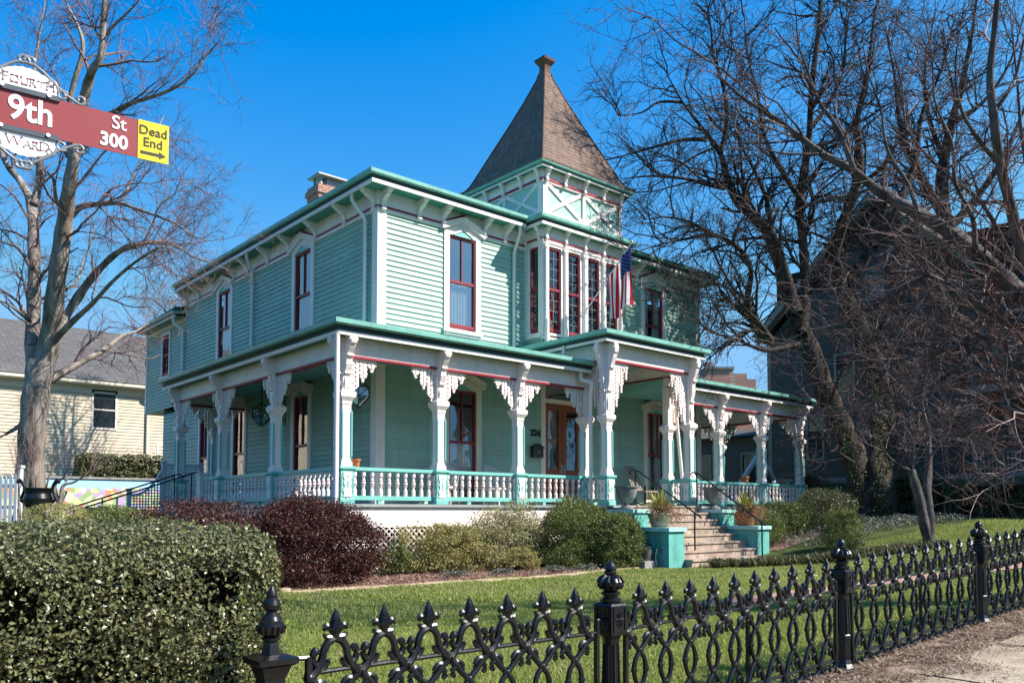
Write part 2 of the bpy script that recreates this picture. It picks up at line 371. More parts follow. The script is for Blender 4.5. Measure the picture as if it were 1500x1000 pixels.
# ---- grass
def grass(name, n, xr, yr, h, wd, m, keep):
    x = rng.uniform(*xr, n); y = rng.uniform(*yr, n)
    # drop what lies outside the picture
    d = (x * _F0[0] + y * _F0[1]); r_ = (x * RT[0] + y * RT[1]); px = PPX + FPX * r_ / np.maximum(d, .1)
    k = keep(x, y) & (px > -80) & (px < 1580) & (d > 1)
    x, y = x[k], y[k]; n = len(x)
    z = gz(x, y); a = rng.uniform(0, 2 * math.pi, n)
    patch = .8 + .34 * np.sin(x * 1.9 + 1.3 * np.sin(y * 1.1)) * np.sin(y * 2.3 + x * .4) + .22 * np.sin(x * 5.3 + 2 * np.sin(y * 3.1)) * np.sin(y * 6.1)
    H = h * rng.uniform(.5, 1.25, n) * patch; W = wd * rng.uniform(.7, 1.3, n)
    lx = rng.normal(0, .55, n) * H; ly = rng.normal(0, .55, n) * H
    c, s_ = np.cos(a) * W, np.sin(a) * W
    V = np.stack([np.stack([x - c, y - s_, z - .005], 1), np.stack([x + c, y + s_, z - .005], 1),
                  np.stack([x + c * .7 + lx * .35, y + s_ * .7 + ly * .35, z + H * .6], 1), np.stack([x + lx, y + ly, z + H], 1), np.stack([x - c * .7 + lx * .35, y - s_ * .7 + ly * .35, z + H * .6], 1)], 1).reshape(-1, 3)
    b_ = np.arange(n)[:, None] * 5
    return link(name, np_mesh(name, V, [b_ + np.array([[0, 1, 2, 4]]), b_ + np.array([[4, 2, 3]])], m))
tag(chips('lawn_leaves', 1100, (1.6, 22), (3.4, 12), .026, K['straw'], lambda x, y: ~bedmask(x, y) & ~((x > 14.5) & (y > 11.5)), 1.6), 'a few dry brown leaves lying on the lawn', 'fallen leaves', kind='stuff')
K['grass'] = island_mat('grass_blades', [(.14, .185, .032), (.28, .34, .055), (.41, .45, .10), (.21, .27, .045), (.55, .50, .22)], .5, .35, .38)
def lawn(x, y): return ~bedmask(x, y) & (y > 3.28) & ~((x > 4.2) & (y > 12.25) & (x < 15.2)) & ~((np.abs(y - np.interp(x, [8.5, 11, 13.5, 17, 24], [6.15, 5.75, 5.05, 4.3, 3.5])) < .28) & (x > 8.5) & (x < 24)) & ~((x > 15.2) & (x < 19.6) & (y > 11.9)) & ~((x > 19) & (x < 26) & (y > 10.9 - .25 * (x - 19) + .1 * np.sin(x * 3)))
# patches of dormant straw-coloured turf
nt = K['grass'].node_tree; bs_ = nt.nodes['Principled BSDF']; cr_ = bs_.inputs['Base Color'].links[0].from_socket
tc_ = nt.nodes.new('ShaderNodeTexCoord'); nz_ = nt.nodes.new('ShaderNodeTexNoise'); nz_.inputs['Scale'].default_value = 1.1; nz_.inputs['Detail'].default_value = 5; nt.links.new(tc_.outputs['Object'], nz_.inputs['Vector'])
mr_ = nt.nodes.new('ShaderNodeMapRange'); mr_.inputs['From Min'].default_value = .5; mr_.inputs['From Max'].default_value = .72; mr_.inputs['To Max'].default_value = .6; nt.links.new(nz_.outputs['Fac'], mr_.inputs['Value'])
mx_ = nt.nodes.new('ShaderNodeMix'); mx_.data_type = 'RGBA'; nt.links.new(mr_.outputs['Result'], mx_.inputs['Factor']); nt.links.new(cr_, mx_.inputs[6]); mx_.inputs[7].default_value = (.46, .40, .19, 1); nt.links.new(mx_.outputs[2], bs_.inputs['Base Color'])
tag(grass('lawn_grass', 330000, (.5, 12), (3.28, 8), .055, .0035, K['grass'], lambda x, y: lawn(x, y)), 'short green lawn grass behind the iron fence', 'grass', kind='stuff')
tag(grass('lawn_grass', 330000, (1.5, 34), (3.28, 13.5), .055, .0055, K['grass'], lambda x, y: lawn(x, y) & ~((x < 12) & (y < 8))), 'short green lawn grass farther back towards the house', 'grass', kind='stuff')
tag(grass('weed_tufts', 9000, (5, 15), (11.6, 12.75), .05, .006, K['grass'], lambda x, y: (np.abs(y - np.interp(x, [p[0] for p in edge_pts], [p[1] for p in edge_pts])) < .35) & (np.sin(x * 5) > -.3)), 'tufts of yellowish weeds between the flagstones', 'weeds', kind='stuff')
# ================================================================== THE VICTORIAN HOUSE
XW, XR, YW, YB = 10.73, 23.69, 17.37, 30.5        # main block
XP, YP, XE = 8.54, 15.07, 26.24                   # porch column lines
BX0, BX1, BY = 15.56, 18.84, 16.59                # two-storey bay / tower
FZ = 1.76                                         # porch floor
house = empty('victorian_house', (17.2, 18.2, .3), 'two-storey mint green wooden house with brown spire and white gingerbread porch', 'house')
FL, LF = front(YW), left(XW)
H = house

def siding(mb, fr, u0, u1, z0, z1, holes=(), bh=.134, mi=0, d=0.0, tilt=.032):
    z = z0
    while z < z1 - 1e-6:
        zt = min(z + bh, z1)
        cuts = sorted([(max(a, u0), min(b, u1)) for a, b, c, e in holes if c < (z + zt) / 2 < e and b > u0 and a < u1])
        u = u0; spans = []
        for a, b in cuts:
            if a > u: spans.append((u, a))
            u = max(u, b)
        if u < u1: spans.append((u, u1))
        long_ = []; 
        for a, b in spans:      # butt joints
            while b - a > 4.2:
                c_ = a + random.uniform(1.8, 3.9); long_.append((a, c_ - .002)); a = c_ + .002
            long_.append((a, b))
        spans = long_
        for a, b in spans:
            # long boards broken by butt joints, each very slightly out of true
            j = random.uniform(-.0015, .0015)
            V = [fr(a, z, d + tilt + j), fr(b, z, d + tilt + j), fr(b, zt, d + .003), fr(a, zt, d + .003), fr(a, z, d), fr(b, z, d)]
            mb.add(V, [(0, 1, 2, 3), (4, 5, 1, 0)], mi)
        z = zt

# ---------------------------------------------------------------- walls with real openings
wins_front = [(12.70, 13.92, 6.30, 8.98), (20.62, 21.86, 6.30, 8.98)]
low_front = [(12.70, 13.98, 1.95, 4.88), (16.20, 17.95, FZ, 5.35), (20.68, 21.92, 1.95, 4.88)]
wins_left = [(20.72, 21.86, 6.40, 9.0), (26.28, 27.46, 6.40, 9.0)]
low_left = [(20.7, 21.88, 2.0, 4.9), (24.95, 26.1, 2.0, 4.9), (28.0, 29.0, 2.0, 4.9)]
rear_left = [(32.04, 33.0, 6.7, 8.48)]
mb = MB()
siding(mb, FL, XW, BX0, 5.3, 9.05, wins_front)
siding(mb, FL, BX1, XR, 5.3, 9.05, wins_front)
siding(mb, FL, XW, XR, FZ - .9, 5.3, low_front)
siding(mb, LF, YW, YB, 5.3, 9.05, wins_left)
siding(mb, LF, YW, 32.7, FZ - 1.2, 5.3, low_left)
siding(mb, LF, YB, 34.85, 5.52, 8.75, rear_left)
siding(mb, right(XR), YW, YB, FZ - .9, 9.05)
siding(mb, front(YB).__class__((0, 34.85, 0), (1, 0, 0), (0, 1, 0)), XW, XR, 5.5, 8.75)
siding(mb, Fr((0, 32.7, 0), (1, 0, 0), (0, 1, 0)), XW, XR, .6, 5.49)
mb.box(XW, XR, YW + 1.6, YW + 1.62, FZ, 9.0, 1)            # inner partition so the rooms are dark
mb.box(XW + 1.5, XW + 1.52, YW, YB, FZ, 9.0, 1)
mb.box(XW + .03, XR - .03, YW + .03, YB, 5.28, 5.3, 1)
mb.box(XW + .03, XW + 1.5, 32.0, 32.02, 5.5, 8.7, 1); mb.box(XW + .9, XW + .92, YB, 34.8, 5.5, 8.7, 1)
mb.box(XW, XR, 32.7, 34.85, 5.49, 5.519, 0)                 # underside of the jettied rear room
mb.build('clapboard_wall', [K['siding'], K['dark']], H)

# corner boards
for fr1, fr2, u1, u2, z0, z1 in ((FL, LF, XW, YW, FZ, 9.05),):
    c = MB(); c.box(XW - .045, XW + .21, YW - .045, YW + .21, FZ, 9.05); c.build('corner_board', K['white'], H)
c = MB(); c.box(XR - .17, XR + .045, YW - .045, YW + .17, FZ, 9.05); c.build('corner_board', K['white'], H)
c = MB(); c.box(XW - .042, XW + .1, 34.75, 34.892, 5.5, 8.75); c.build('corner_board', K['white'], H)
c = MB(); c.box(XW - .042, XW + .1, YB - .12, YB + .0, 8.75, 9.05); c.build('corner_board', K['white'], H)

# ---------------------------------------------------------------- windows
K['leadcame'] = mat('pale_glazing_bar', (.30, .27, .26), .6, .3, .1, 5)
def pediment(mb, fr, u0, u1, z0, rise, d, mi=0):
    um = (u0 + u1) / 2; z1 = z0 + rise; t = .12
    mb.prism(fr, [(u0, z0), (u1, z0), (um, z1)], .02, d, mi)
    for a, b in (((u0 - .09, z0 - .02), (um, z1 + .03)), ((um, z1 + .03), (u1 + .09, z0 - .02))):
        mb.prism(fr, [a, b, (b[0], b[1] + t), (a[0], a[1] + t)], .015, d + .07, mi)
        mb.prism(fr, [(a[0], a[1] + t), (b[0], b[1] + t), (b[0], b[1] + t + .04), (a[0], a[1] + t + .04)], .015, d + .11, mi)
def window(fr, u0, u1, z0, z1, style='ped', lace=True, casew=.17, munt=1, bars=0, trim='white', d=0, curtain=True, name='window', lowmunt=False, cm='curtain', gm='glass'):
    """u0..u1, z0..z1 = the red sash; casing around it"""
    cs = MB(); cw = casew
    cs.fbox(fr, u0 - cw, u0, z0 - .06, z1 + .0, d - .06, d + .055)
    cs.fbox(fr, u1, u1 + cw, z0 - .06, z1 + .0, d - .06, d + .055)
    if style != 'bay':
        cs.fbox(fr, u0 - cw - .03, u1 + cw + .03, z0 - .15, z0 - .06, d - .06, d + .10)
        cs.fbox(fr, u0 - cw, u1 + cw, z0 - .22, z0 - .15, d, d + .05)
        cs.fbox(fr, u0 - cw, u1 + cw, z1, z1 + .10, d - .06, d + .058)
    else:
        cs.fbox(fr, u0 - cw, u1 + cw, z1, z1 + .08, d - .06, d + .054); cs.fbox(fr, u0 - cw, u1 + cw, z0 - .12, z0 - .06, d - .06, d + .07)
    w = cs.build(name, K[trim], H)
    if style == 'ped':
        p = MB(); pediment(p, fr, u0 - cw, u1 + cw, z1 + .1, .24, d + .06); p.build('pediment', K[trim], w)
        a = MB(); um = (u0 + u1) / 2; q = (u1 - u0) * .36; zb = z1 - .01
        pts = [(um - q + 2 * q * i / 10, zb + .17 * (1 - abs(i - 5) / 5) ** .8) for i in range(11)]
        a.prism(fr, [(um - q, zb), (um + q, zb), (um, zb + .2)], d + .06, d + .075, 1)
        for i in range(10):
            p0, p1 = pts[i], pts[i + 1]
            a.prism(fr, [p0, p1, (p1[0], p1[1] + .05), (p0[0], p0[1] + .05)], d + .058, d + .10, 0)
        a.build('carved_arch', [K[trim], K['teal']], w)
    s = MB(); f = .048 if style != 'bay' else .04; zm = (z0 + z1) / 2
    s.fbox(fr, u0, u0 + f, z0, z1, d - .05, d + .02); s.fbox(fr, u1 - f, u1, z0, z1, d - .05, d + .02)
    s.fbox(fr, u0 + f, u1 - f, z0, z0 + .09, d - .05, d + .02); s.fbox(fr, u0 + f, u1 - f, z1 - .06, z1, d - .05, d + .02)
    s.fbox(fr, u0 + f, u1 - f, zm - .035, zm + .035, d - .055, d + .015)
    for k in range(munt):
        um = u0 + (u1 - u0) * (k + 1) / (munt + 1)
        hm, mi_ = (.014, 0) if style != 'bay' else (.005, 1)
        s.fbox(fr, um - hm, um + hm, zm + .035, z1 - .06, d - .045, d + (.005 if mi_ == 0 else -.018), mi_)
        if lowmunt: s.fbox(fr, um - hm, um + hm, z0 + .09, zm - .035, d - .055, d - (.005 if mi_ == 0 else .02), mi_)
    for k in range(bars):
        for za, zb in ((z0, zm), (zm, z1)):
            zz = za + (zb - za) * (k + 1) / (bars + 1); hb = .005 if style == 'bay' else .01
            s.fbox(fr, u0 + f, u1 - f, zz - hb, zz + hb, d - .045, d - .02, 1)
    s.build('sash', [K['redsash'], K['leadcame']], w)
    g = MB(); g.add([fr(u0, z0, d - .035), fr(u1, z0, d - .035), fr(u1, z1, d - .035), fr(u0, z1, d - .035)], [(0, 1, 2, 3)]); g.build('pane', K[gm], w)
    if curtain:
        c = MB(); n = 30; L = u1 - u0
        for a, b, zb, zt in (((0, .38, z0, z1), (.62, 1, z0, z1)) if curtain is True else ((0, 1, z0, z1),) if curtain == 'full' else ((0, 1, z0, zm),)):
            us = [u0 + L * (a + (b - a) * i / n) for i in range(n + 1)]
            ds = [d - .14 + .025 * math.sin(i * 1.9) for i in range(n + 1)]
            V = [fr(u, zb, q) for u, q in zip(us, ds)] + [fr(u, zt, q) for u, q in zip(us, ds)]
            c.add(V, [(i, i + 1, n + 2 + i, n + 1 + i) for i in range(n)])
        c.build('curtain', K[cm], w)
    return w
window(FL, 12.88, 13.77, 6.45, 8.90, curtain='half', gm='glass2')
window(FL, 20.78, 21.70, 6.45, 8.90, munt=1, bars=1)
window(LF, 20.80, 21.77, 6.45, 8.92, curtain='full', cm='lace')
window(LF, 26.38, 27.36, 6.45, 8.92, curtain='full', cm='lace')
window(LF, 32.16, 32.90, 6.82, 8.36, style='flat', munt=1, bars=1, casew=.11, lowmunt=True, curtain=False)
window(FL, 12.89, 13.80, 2.05, 4.80, trim='cream', curtain='half')
window(FL, 20.86, 21.74, 2.05, 4.80, trim='cream', munt=2, bars=0)
window(LF, 20.86, 21.72, 2.05, 4.82, cm='lace')
window(LF, 25.10, 25.95, 2.05, 4.82, style='flat', casew=.14, cm='lace')
window(LF, 28.14, 28.86, 2.05, 4.82, casew=.12, cm='lace')

# ---------------------------------------------------------------- double front door
c = MB()
c.fbox(FL, 16.16, 16.33, FZ, 5.35, -.06, .06); c.fbox(FL, 17.81, 17.98, FZ, 5.35, -.06, .06); c.fbox(FL, 16.33, 17.81, 5.3, 5.4, -.06, .06); c.fbox(FL, 16.33, 17.81, 4.74, 4.86, -.06, .05)
c.fbox(FL, 16.33, 17.81, FZ, FZ + .06, -.06, .1)
D = c.build('front_door', K['cream'], H)
g = MB(); g.fbox(FL, 16.33, 17.81, 4.86, 5.3, -.04, -.03); g.build('transom_pane', K['glass'], D)
for a, b, hx in ((16.33, 17.065, 17.01), (17.075, 17.81, 17.13)):
    l = MB(); z0, z1 = FZ + .06, 4.74
    l.fbox(FL, a, a + .15, z0, z1, -.05, .0); l.fbox(FL, b - .15, b, z0, z1, -.05, .0)
    for q0, q1 in ((z0, z0 + .24), (z0 + .85, z0 + 1.0), (z1 - .2, z1)): l.fbox(FL, a + .15, b - .15, q0, q1, -.05, .0)
    l.fbox(FL, a + .15, b - .15, z0 + .24, z0 + .85, -.045, -.03); l.fbox(FL, a + .21, b - .21, z0 + .32, z0 + .77, -.03, -.012)
    l.add([FL(a + .15, z0 + 1.0, -.035), FL(b - .15, z0 + 1.0, -.035), FL(b - .15, z1 - .2, -.035), FL(a + .15, z1 - .2, -.035)], [(0, 1, 2, 3)], 1)
    l.sphere(FL(hx, 2.85, .05), .035, mi=2); l.fbox(FL, hx - .03, hx + .03, 2.72, 2.98, 0, .012, 2)
    l.build('door_leaf', [K['door'], K['glass'], K['lead']], D)

# ---------------------------------------------------------------- cornice profiles swept round a polygon path
def sweep(mb, path, prof, mi, closed=False, up=True):
    """path: list of (x,y) wall line, outside on the right-hand side when walking; prof: list of (out, z)"""
    P = [np.asarray(p, float) for p in path]; n = len(P); offs = []
    for i in range(n):
        a = P[i] - P[i - 1] if (i > 0 or closed) else None
        b = P[(i + 1) % n] - P[i] if (i < n - 1 or closed) else None
        na = np.array([a[1], -a[0]]) / np.linalg.norm(a) if a is not None else None
        nb = np.array([b[1], -b[0]]) / np.linalg.norm(b) if b is not None else None
        if na is None: m = nb
        elif nb is None: m = na
        else:
            m = na + nb; m = m / (1e-9 + np.dot(m, na)) if np.dot(m, na) > 1e-6 else na
        offs.append(m)
    k = len(prof)
    V = [(P[i][0] + offs[i][0] * o, P[i][1] + offs[i][1] * o, z) for i in range(n) for o, z in prof]
    rng_i = range(n if closed else n - 1)
    F = [(i * k + j, ((i + 1) % n) * k + j, ((i + 1) % n) * k + j + 1, i * k + j + 1) for i in rng_i for j in range(k - 1)]
    mb.add(V, F, mi)
    if not closed: mb.add(V[:k], [tuple(range(k))], mi); mb.add(V[-k:], [tuple(range(k))], mi)
def eave(name, path, ov, zs, fh=.17, gh=.105, depth=.6, cr=.09, closed=False, parent=None, frieze=None):
    """soffit at zs reaching ov beyond the wall line; white fascia, teal gutter crown"""
    mb = MB()
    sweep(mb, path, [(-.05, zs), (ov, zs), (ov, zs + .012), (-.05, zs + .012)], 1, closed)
    fw = fh * .34
    sweep(mb, path, [(ov - .03, zs - .025), (ov + .012, zs - .025), (ov + .012, zs + fw), (ov - .03, zs + fw)], 0, closed)
    sweep(mb, path, [(ov - .028, zs + fw - .003), (ov - .012, zs + fw - .003), (ov - .012, zs + fh + .01), (ov - .028, zs + fh + .01)], 3, closed)
    z = zs + fh - .005
    sweep(mb, path, [(ov - .02, z + .0), (ov + cr - .045, z + .0), (ov + cr - .03, z + .012), (ov + cr - .005, z + .02), (ov + cr, z + gh), (ov + cr - .02, z + gh + .004), (ov - .03, z + gh + .006), (-depth, z + gh + .05)], 2, closed)
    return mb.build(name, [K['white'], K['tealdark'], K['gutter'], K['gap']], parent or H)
# walls walked so that the outside is on the right: left wall front-to... path goes rear-left -> front-left -> bay -> front-right -> rear-right
main_path = [(XW, YB), (XW, YW), (BX0, YW), (BX0, BY), (BX1, BY), (BX1, YW), (XR, YW), (XR, YB)]
main_path = [(XR, YB), (XR, YW), (BX1, YW), (BX1, BY), (BX0, BY), (BX0, YW), (XW, YW), (XW, YB)][::-1]
# outside must be on the right-hand side when walking from rear-left to front-left (walking -Y): right hand is -X: good
OV = .46
mb = MB(); zs = 9.52
p_main = [(XW, YB), (XW, YW), (BX0 - OV - .0 + .12, YW)]
p_bay = [(BX0, YW + .4), (BX0, BY), (BX1, BY), (BX1, YW + .4)]
p_right = [(BX1 + OV - .12, YW), (XR, YW), (XR, YB)]
eave('main_cornice', p_main, OV, zs, fh=.18, gh=.105); eave('main_cornice', p_right, OV, zs, fh=.18, gh=.105)
eave('bay_cornice', p_bay, .26, zs - .012, fh=.15)
eave('rear_cornice', [(XW, 34.85), (XW, YB)], .42, 8.70, fh=.09, gh=.10)
e = MB(); 
r_ = [(XW - .5, YW - .5), (XR + .5, YW - .5), (XR + .5, YB + .2), (XW - .5, YB + .2)]
zt = 9.80; c0 = [(XW + 4, YW + 5.5), (XR - 4, YW + 5.5), (XR - 4, YB - 4), (XW + 4, YB - 4)]
V = [(x, y, zt) for x, y in r_] + [(x, y, zt + .75) for x, y in c0]
e.add(V, [(0, 1, 5, 4), (1, 2, 6, 5), (2, 3, 7, 6), (3, 0, 4, 7), (4, 5, 6, 7)])
e.add([(XW - .45, YB - .1, 9.0), (XW - .45, 35.2, 8.88), (XR, 35.2, 8.88), (XR, YB - .1, 9.75), (XW + 3, YB - .1, 9.55)], [(0, 1, 2, 3, 4)])
e.build('low_hipped_roof', K['gutter'], H)

# frieze boards with the maroon stripe, lifting over the windows
def frieze(fr, u0, u1, z0, z1, d, peaks=(), stripe=.055, zs=9.10, name='frieze'):
    mb = MB(); mb.fbox(fr, u0, u1, z0, z1, d - .03, d)
    mb.fbox(fr, u0, u1, z0 - .045, z0 + .01, d - .03, d + .015)
    pts = [(u0, zs)]
    for a, b, rise in peaks: pts += [(a, zs), (a + .04, zs + .05), ((a + b) / 2, zs + rise), (b - .04, zs + .05), (b, zs)]
    pts += [(u1, zs)]
    for p, q in zip(pts[:-1], pts[1:]):
        mb.prism(fr, [p, q, (q[0], q[1] + stripe), (p[0], p[1] + stripe)], d - .005, d + .014, 1)
    return mb.build(name, [K['white'], K['maroon']], H)
frieze(FL, XW - .05, BX0, 9.05, zs, .05, [(12.58, 14.1, .36)])
frieze(FL, BX1, XR + .05, 9.05, zs, .05, [(20.48, 22.0, .36)])
frieze(LF, YW - .019, YB, 9.05, zs, .05, [(20.5, 22.1, .36), (26.08, 27.66, .36)])
frieze(left(BX0), BY - .003, YW, 9.12, zs - .012, .03, zs=9.17); frieze(front(BY), BX0 - .03, BX1 + .03, 9.12, zs - .012, .034, zs=9.17)
fb = MB(); fb.fbox(LF, YB, 34.85, 8.45 + .12, 8.70, -.01, .03); fb.build('frieze', K['white'], H)

# ---------------------------------------------------------------- scroll brackets under the eaves (each its own part)
def bracket_mesh(name, out, hgt, th, m):
    mb = MB(); f = Fr((0, 0, 0), (0, -1, 0), (1, 0, 0))      # u = outwards (-Y), d = across
    o = out; h = hgt
    prof = [(0, -h), (.05, -h), (.10, -h * .93), (.075, -h * .8), (.07, -h * .66), (.10, -h * .5), (o * .5, -h * .36), (o * .74, -h * .3), (o * .8, -h * .2), (o * .92, -h * .2), (o, -h * .12), (o, 0), (0, 0)]
    mb.prism(f, prof, -th / 2, th / 2)
    mb.prism(f, [(o * .55, -.045), (o * 1.06, -.045), (o * 1.06, -.003), (o * .55, -.003)], -th * .75, th * .75)
    mb.prism(f, [(.0, -h * .55), (.035, -h * .55), (.035, -h * .05), (.0, -h * .05)], -th * .8, th * .8)
    for s_ in (-1, 1): mb.tube([(s_ * th * .5, -o * .62, -h * .17), (s_ * th * .66, -o * .62, -h * .17)], .035, 10)
    V = np.concatenate(mb.v); me = bpy.data.meshes.new(name); me.from_pydata(V.tolist(), [], mb.f); me.materials.append(m)
    return me
BR = bracket_mesh('eave_bracket', .38, .50, .115, K['white'])
BRS = bracket_mesh('eave_bracket', .20, .36, .08, K['white'])
def put_bracket(me, x, y, z, rot, name='eave_bracket'):
    o = link(name, me, H); o.location = Vector((x, y, z)) - Vector(wloc(H)); o.rotation_euler = (0, 0, rot); return o
RL = -math.pi / 2   # bracket pointing -X
def fpx(x, y): return x
for x in (10.83, 11.9, 12.66, 14.04, 14.78): put_bracket(BR, x, YW - .035, zs - .002, 0)
for x in (20.35, 21.98, 22.75, 23.55): put_bracket(BR, x, YW - .035, zs - .002, 0)
for y in (17.48, 18.9, 20.5, 22.08, 23.5, 24.95, 26.05, 27.72, 29.1, 30.25): put_bracket(BR, XW - .035, y, zs - .002, RL)
for x in (15.64, 16.39, 17.18, 17.97, 18.76): put_bracket(BRS, x, BY - .034, zs - .014, 0)
for y in (16.67, 17.25): put_bracket(BRS, BX0 - .03, y, zs - .014, RL)

# ---------------------------------------------------------------- bay with its band of windows
bz0, bz1 = 6.62, 9.0
mb = MB(); FB, LB, RB = front(BY), left(BX0), right(BX1)
siding(mb, FB, BX0, BX1, 5.4, 6.42); siding(mb, LB, BY, YW, 5.4, 6.42); siding(mb, RB, BY, YW, 5.4, 9.1)
mb.fbox(FB, BX0 + .1, BX1 - .1, 5.4, 9.4, -.75, -.73, 1)
mb.build('bay_wall', [K['siding'], K['dark']], H)
for k, (a, b) in enumerate(((15.77, 16.25), (16.53, 17.02), (17.34, 17.82), (18.11, 18.6))):
    window(FB, a, b, bz0, bz1, style='bay', casew=.045, munt=1, bars=3, lowmunt=True, d=-.03, curtain=False, name='bay_window')
window(LB, 16.76, 17.12, bz0, bz1, style='bay', casew=.1, munt=0, d=-.03, curtain=False, name='bay_window')
for a, b in ((BX0, 15.725), (16.295, 16.485), (17.065, 17.295), (17.865, 18.065), (18.645, BX1)):
    q = MB(); um = (a + b) / 2; wd = b - a
    q.fbox(FB, a, b, 6.42, 9.12, -.05, .005)
    q.tube([FB(um, 6.5, .05), FB(um, 6.75, .05)], wd * .36, 10); q.tube([FB(um, 6.75, .04), FB(um, 8.95, .04)], wd * .27, 10)
    q.fbox(FB, um - wd * .42, um + wd * .42, 8.93, 9.03, 0, .1); q.fbox(FB, um - wd * .42, um + wd * .42, 6.42, 6.52, 0, .11)
    q.build('bay_post', K['white'], H, smooth=True)
q = MB(); q.fbox(LB, BY + .002, 16.66, 6.42, 9.12, -.05, .006); q.fbox(LB, 17.22, YW - .002, 6.42, 9.12, -.05, .006); q.fbox(LB, 16.66, 17.22, 9.08, 9.13, -.05, .004); q.fbox(LB, 16.62, 17.26, 6.42, 6.5, -.05, .05); q.build('bay_side_trim', K['white'], H)
q = MB(); q.fbox(FB, BX0 - .03, BX1 + .03, 6.36, 6.42, -.05, .09); q.fbox(FB, BX0, BX1, 9.08, 9.14, -.05, .02); q.build('bay_sill', K['white'], H)

# ---------------------------------------------------------------- belvedere of the tower with crossed braces
TX0, TX1, TY0, TY1 = BX0, BX1, BY, BY + 3.28
mb = MB(); mb.box(TX0 + .03, TX1 - .03, TY0 + .03, TY1 - .03, 9.6, 11.2)
K['boards'] = mat('mint_board_panel', (.36, .55, .46), .55, .35, .12, 26, .3, 30, stretch=(1, 1, .05))
mb.build('tower_wall', K['boards'], H)
def braces(fr, u0, u1, z0, z1, name='cross_brace'):
    um = (u0 + u1) / 2
    fm = MB(); fm.fbox(fr, u0, u0 + .17, z0, z1, -.03, .02); fm.fbox(fr, u1 - .17, u1, z0, z1, -.03, .02); fm.fbox(fr, um - .06, um + .06, z0, z1, -.03, .015)
    fm.fbox(fr, u0 + .17, u1 - .17, z0, z0 + .13, -.03, .018); fm.build('tower_frame', K['white'], H)
    for a, b in ((u0 + .17, um - .06), (um + .06, u1 - .17)):
        x = MB(); h = .055
        for p, q, dd in (((a, z0 + .13), (b, z1), .012), ((a, z1), (b, z0 + .13), .009)):
            t = np.array([q[0] - p[0], q[1] - p[1]]); t = t / np.linalg.norm(t); nrm = np.array([-t[1], t[0]]) * h
            p = np.array(p) + t * .03; q = np.array(q) - t * .03
            x.prism(fr, [tuple(p + nrm), tuple(q + nrm), tuple(q - nrm), tuple(p - nrm)], -.03, dd)
        x.build(name, K['white'], H)
FT, LT = front(TY0), left(TX0)
braces(FT, TX0, TX1, 9.86, 10.80); braces(LT, TY0 + .02, TY1, 9.86, 10.80); braces(right(TX1), TY0 + .02, TY1, 9.86, 10.80)
q = MB()
for fr, a, b in ((FT, TX0 - .03, TX1 + .03), (LT, TY0, TY1), (right(TX1), TY0, TY1)):
    q.fbox(fr, a, b, 10.80, 11.17, -.03, .028); q.fbox(fr, a, b, 10.84, 10.92, .02, .04, 1)
q.build('frieze', [K['white'], K['maroon']], H)
TP = [(TX0, TY1), (TX0, TY0), (TX1, TY0), (TX1, TY1)]
eave('tower_cornice', TP, .21, 11.17, fh=.06, gh=.07, closed=True)
for x in (15.66, 16.38, 17.18, 17.98, 18.74): put_bracket(BRS, x, TY0 - .028, 11.168, 0)
for y in (16.70, 17.42, 18.2, 18.98, 19.75): put_bracket(BRS, TX0 - .028, y, 11.168, RL)
for y in (16.70, 17.42, 18.2): put_bracket(BRS, TX1 + .028, y, 11.168, math.pi / 2)
# spire: concave flare, straight slopes, small capped finial
cx, cy = (TX0 + TX1) / 2, (TY0 + TY1) / 2
prof = [(11.285, 1.95), (11.33, 1.955), (11.38, 1.87), (11.46, 1.75), (11.58, 1.66), (11.75, 1.575), (12.1, 1.415), (12.45, 1.255), (12.79, 1.10), (13.44, .80), (14.18, .475), (14.9, .185), (15.1, .135)]
mb = MB()
V = [(cx + sx * h, cy + sy * h, z) for z, h in prof for sx, sy in ((-1, -1), (1, -1), (1, 1), (-1, 1))]
mb.add(V, [(i * 4 + j, i * 4 + (j + 1) % 4, (i + 1) * 4 + (j + 1) % 4, (i + 1) * 4 + j) for i in range(len(prof) - 1) for j in range(4)])
sp = mb.build('spire_roof', K['shingle'], H)
mb = MB()
for sx, sy in ((-1, -1), (1, -1), (1, 1), (-1, 1)):
    mb.tube([(cx + sx * h, cy + sy * h, z + .012) for z, h in prof[1:]], .022, 6)
mb.build('hip_ridge', mat('hip_ridge_cap', (.13, .08, .06), .9, .2, .3, 9), sp)
mb = MB()
pf = [(.135, 15.1), (.12, 15.24), (.13, 15.34), (.225, 15.47), (.235, 15.55), (.02, 15.68)]
mb.lathe((cx, cy, 0), pf, 4, sq=True); mb.build('finial', mat('finial_shingle', (.13, .08, .06), .9, .2, .3, 9), sp)

# ---------------------------------------------------------------- chimney
mb = MB(); X0, X1, Y0, Y1 = 12.6, 14.0, 24.0, 24.7
mb.box(X0, X1, Y0, Y1, 9.7, 11.75); mb.box(X0 - .05, X1 + .05, Y0 - .05, Y1 + .05, 11.75, 11.9); mb.box(X0 - .1, X1 + .1, Y0 - .1, Y1 + .1, 11.9, 12.08); mb.box(X0 - .05, X1 + .05, Y0 - .05, Y1 + .05, 12.08, 12.2)
ch = mb.build('chimney', K['brick'], H)
mb = MB(); mb.box(X0 + .1, X1 - .1, Y0 + .1, Y1 - .1, 12.2, 12.26)
for x in (X0 + .1, X1 - .16):
    for y in (Y0 + .1, Y1 - .16): mb.box(x, x + .06, y, y + .06, 12.26, 12.52)
mb.box(X0 + .35, X1 - .35, Y0 + .14, Y1 - .14, 12.26, 12.5)
mb.box(X0 - .05, X1 + .05, Y0 - .05, Y1 + .05, 12.52, 12.57); mb.build('chimney_cap', K['lead'], ch)

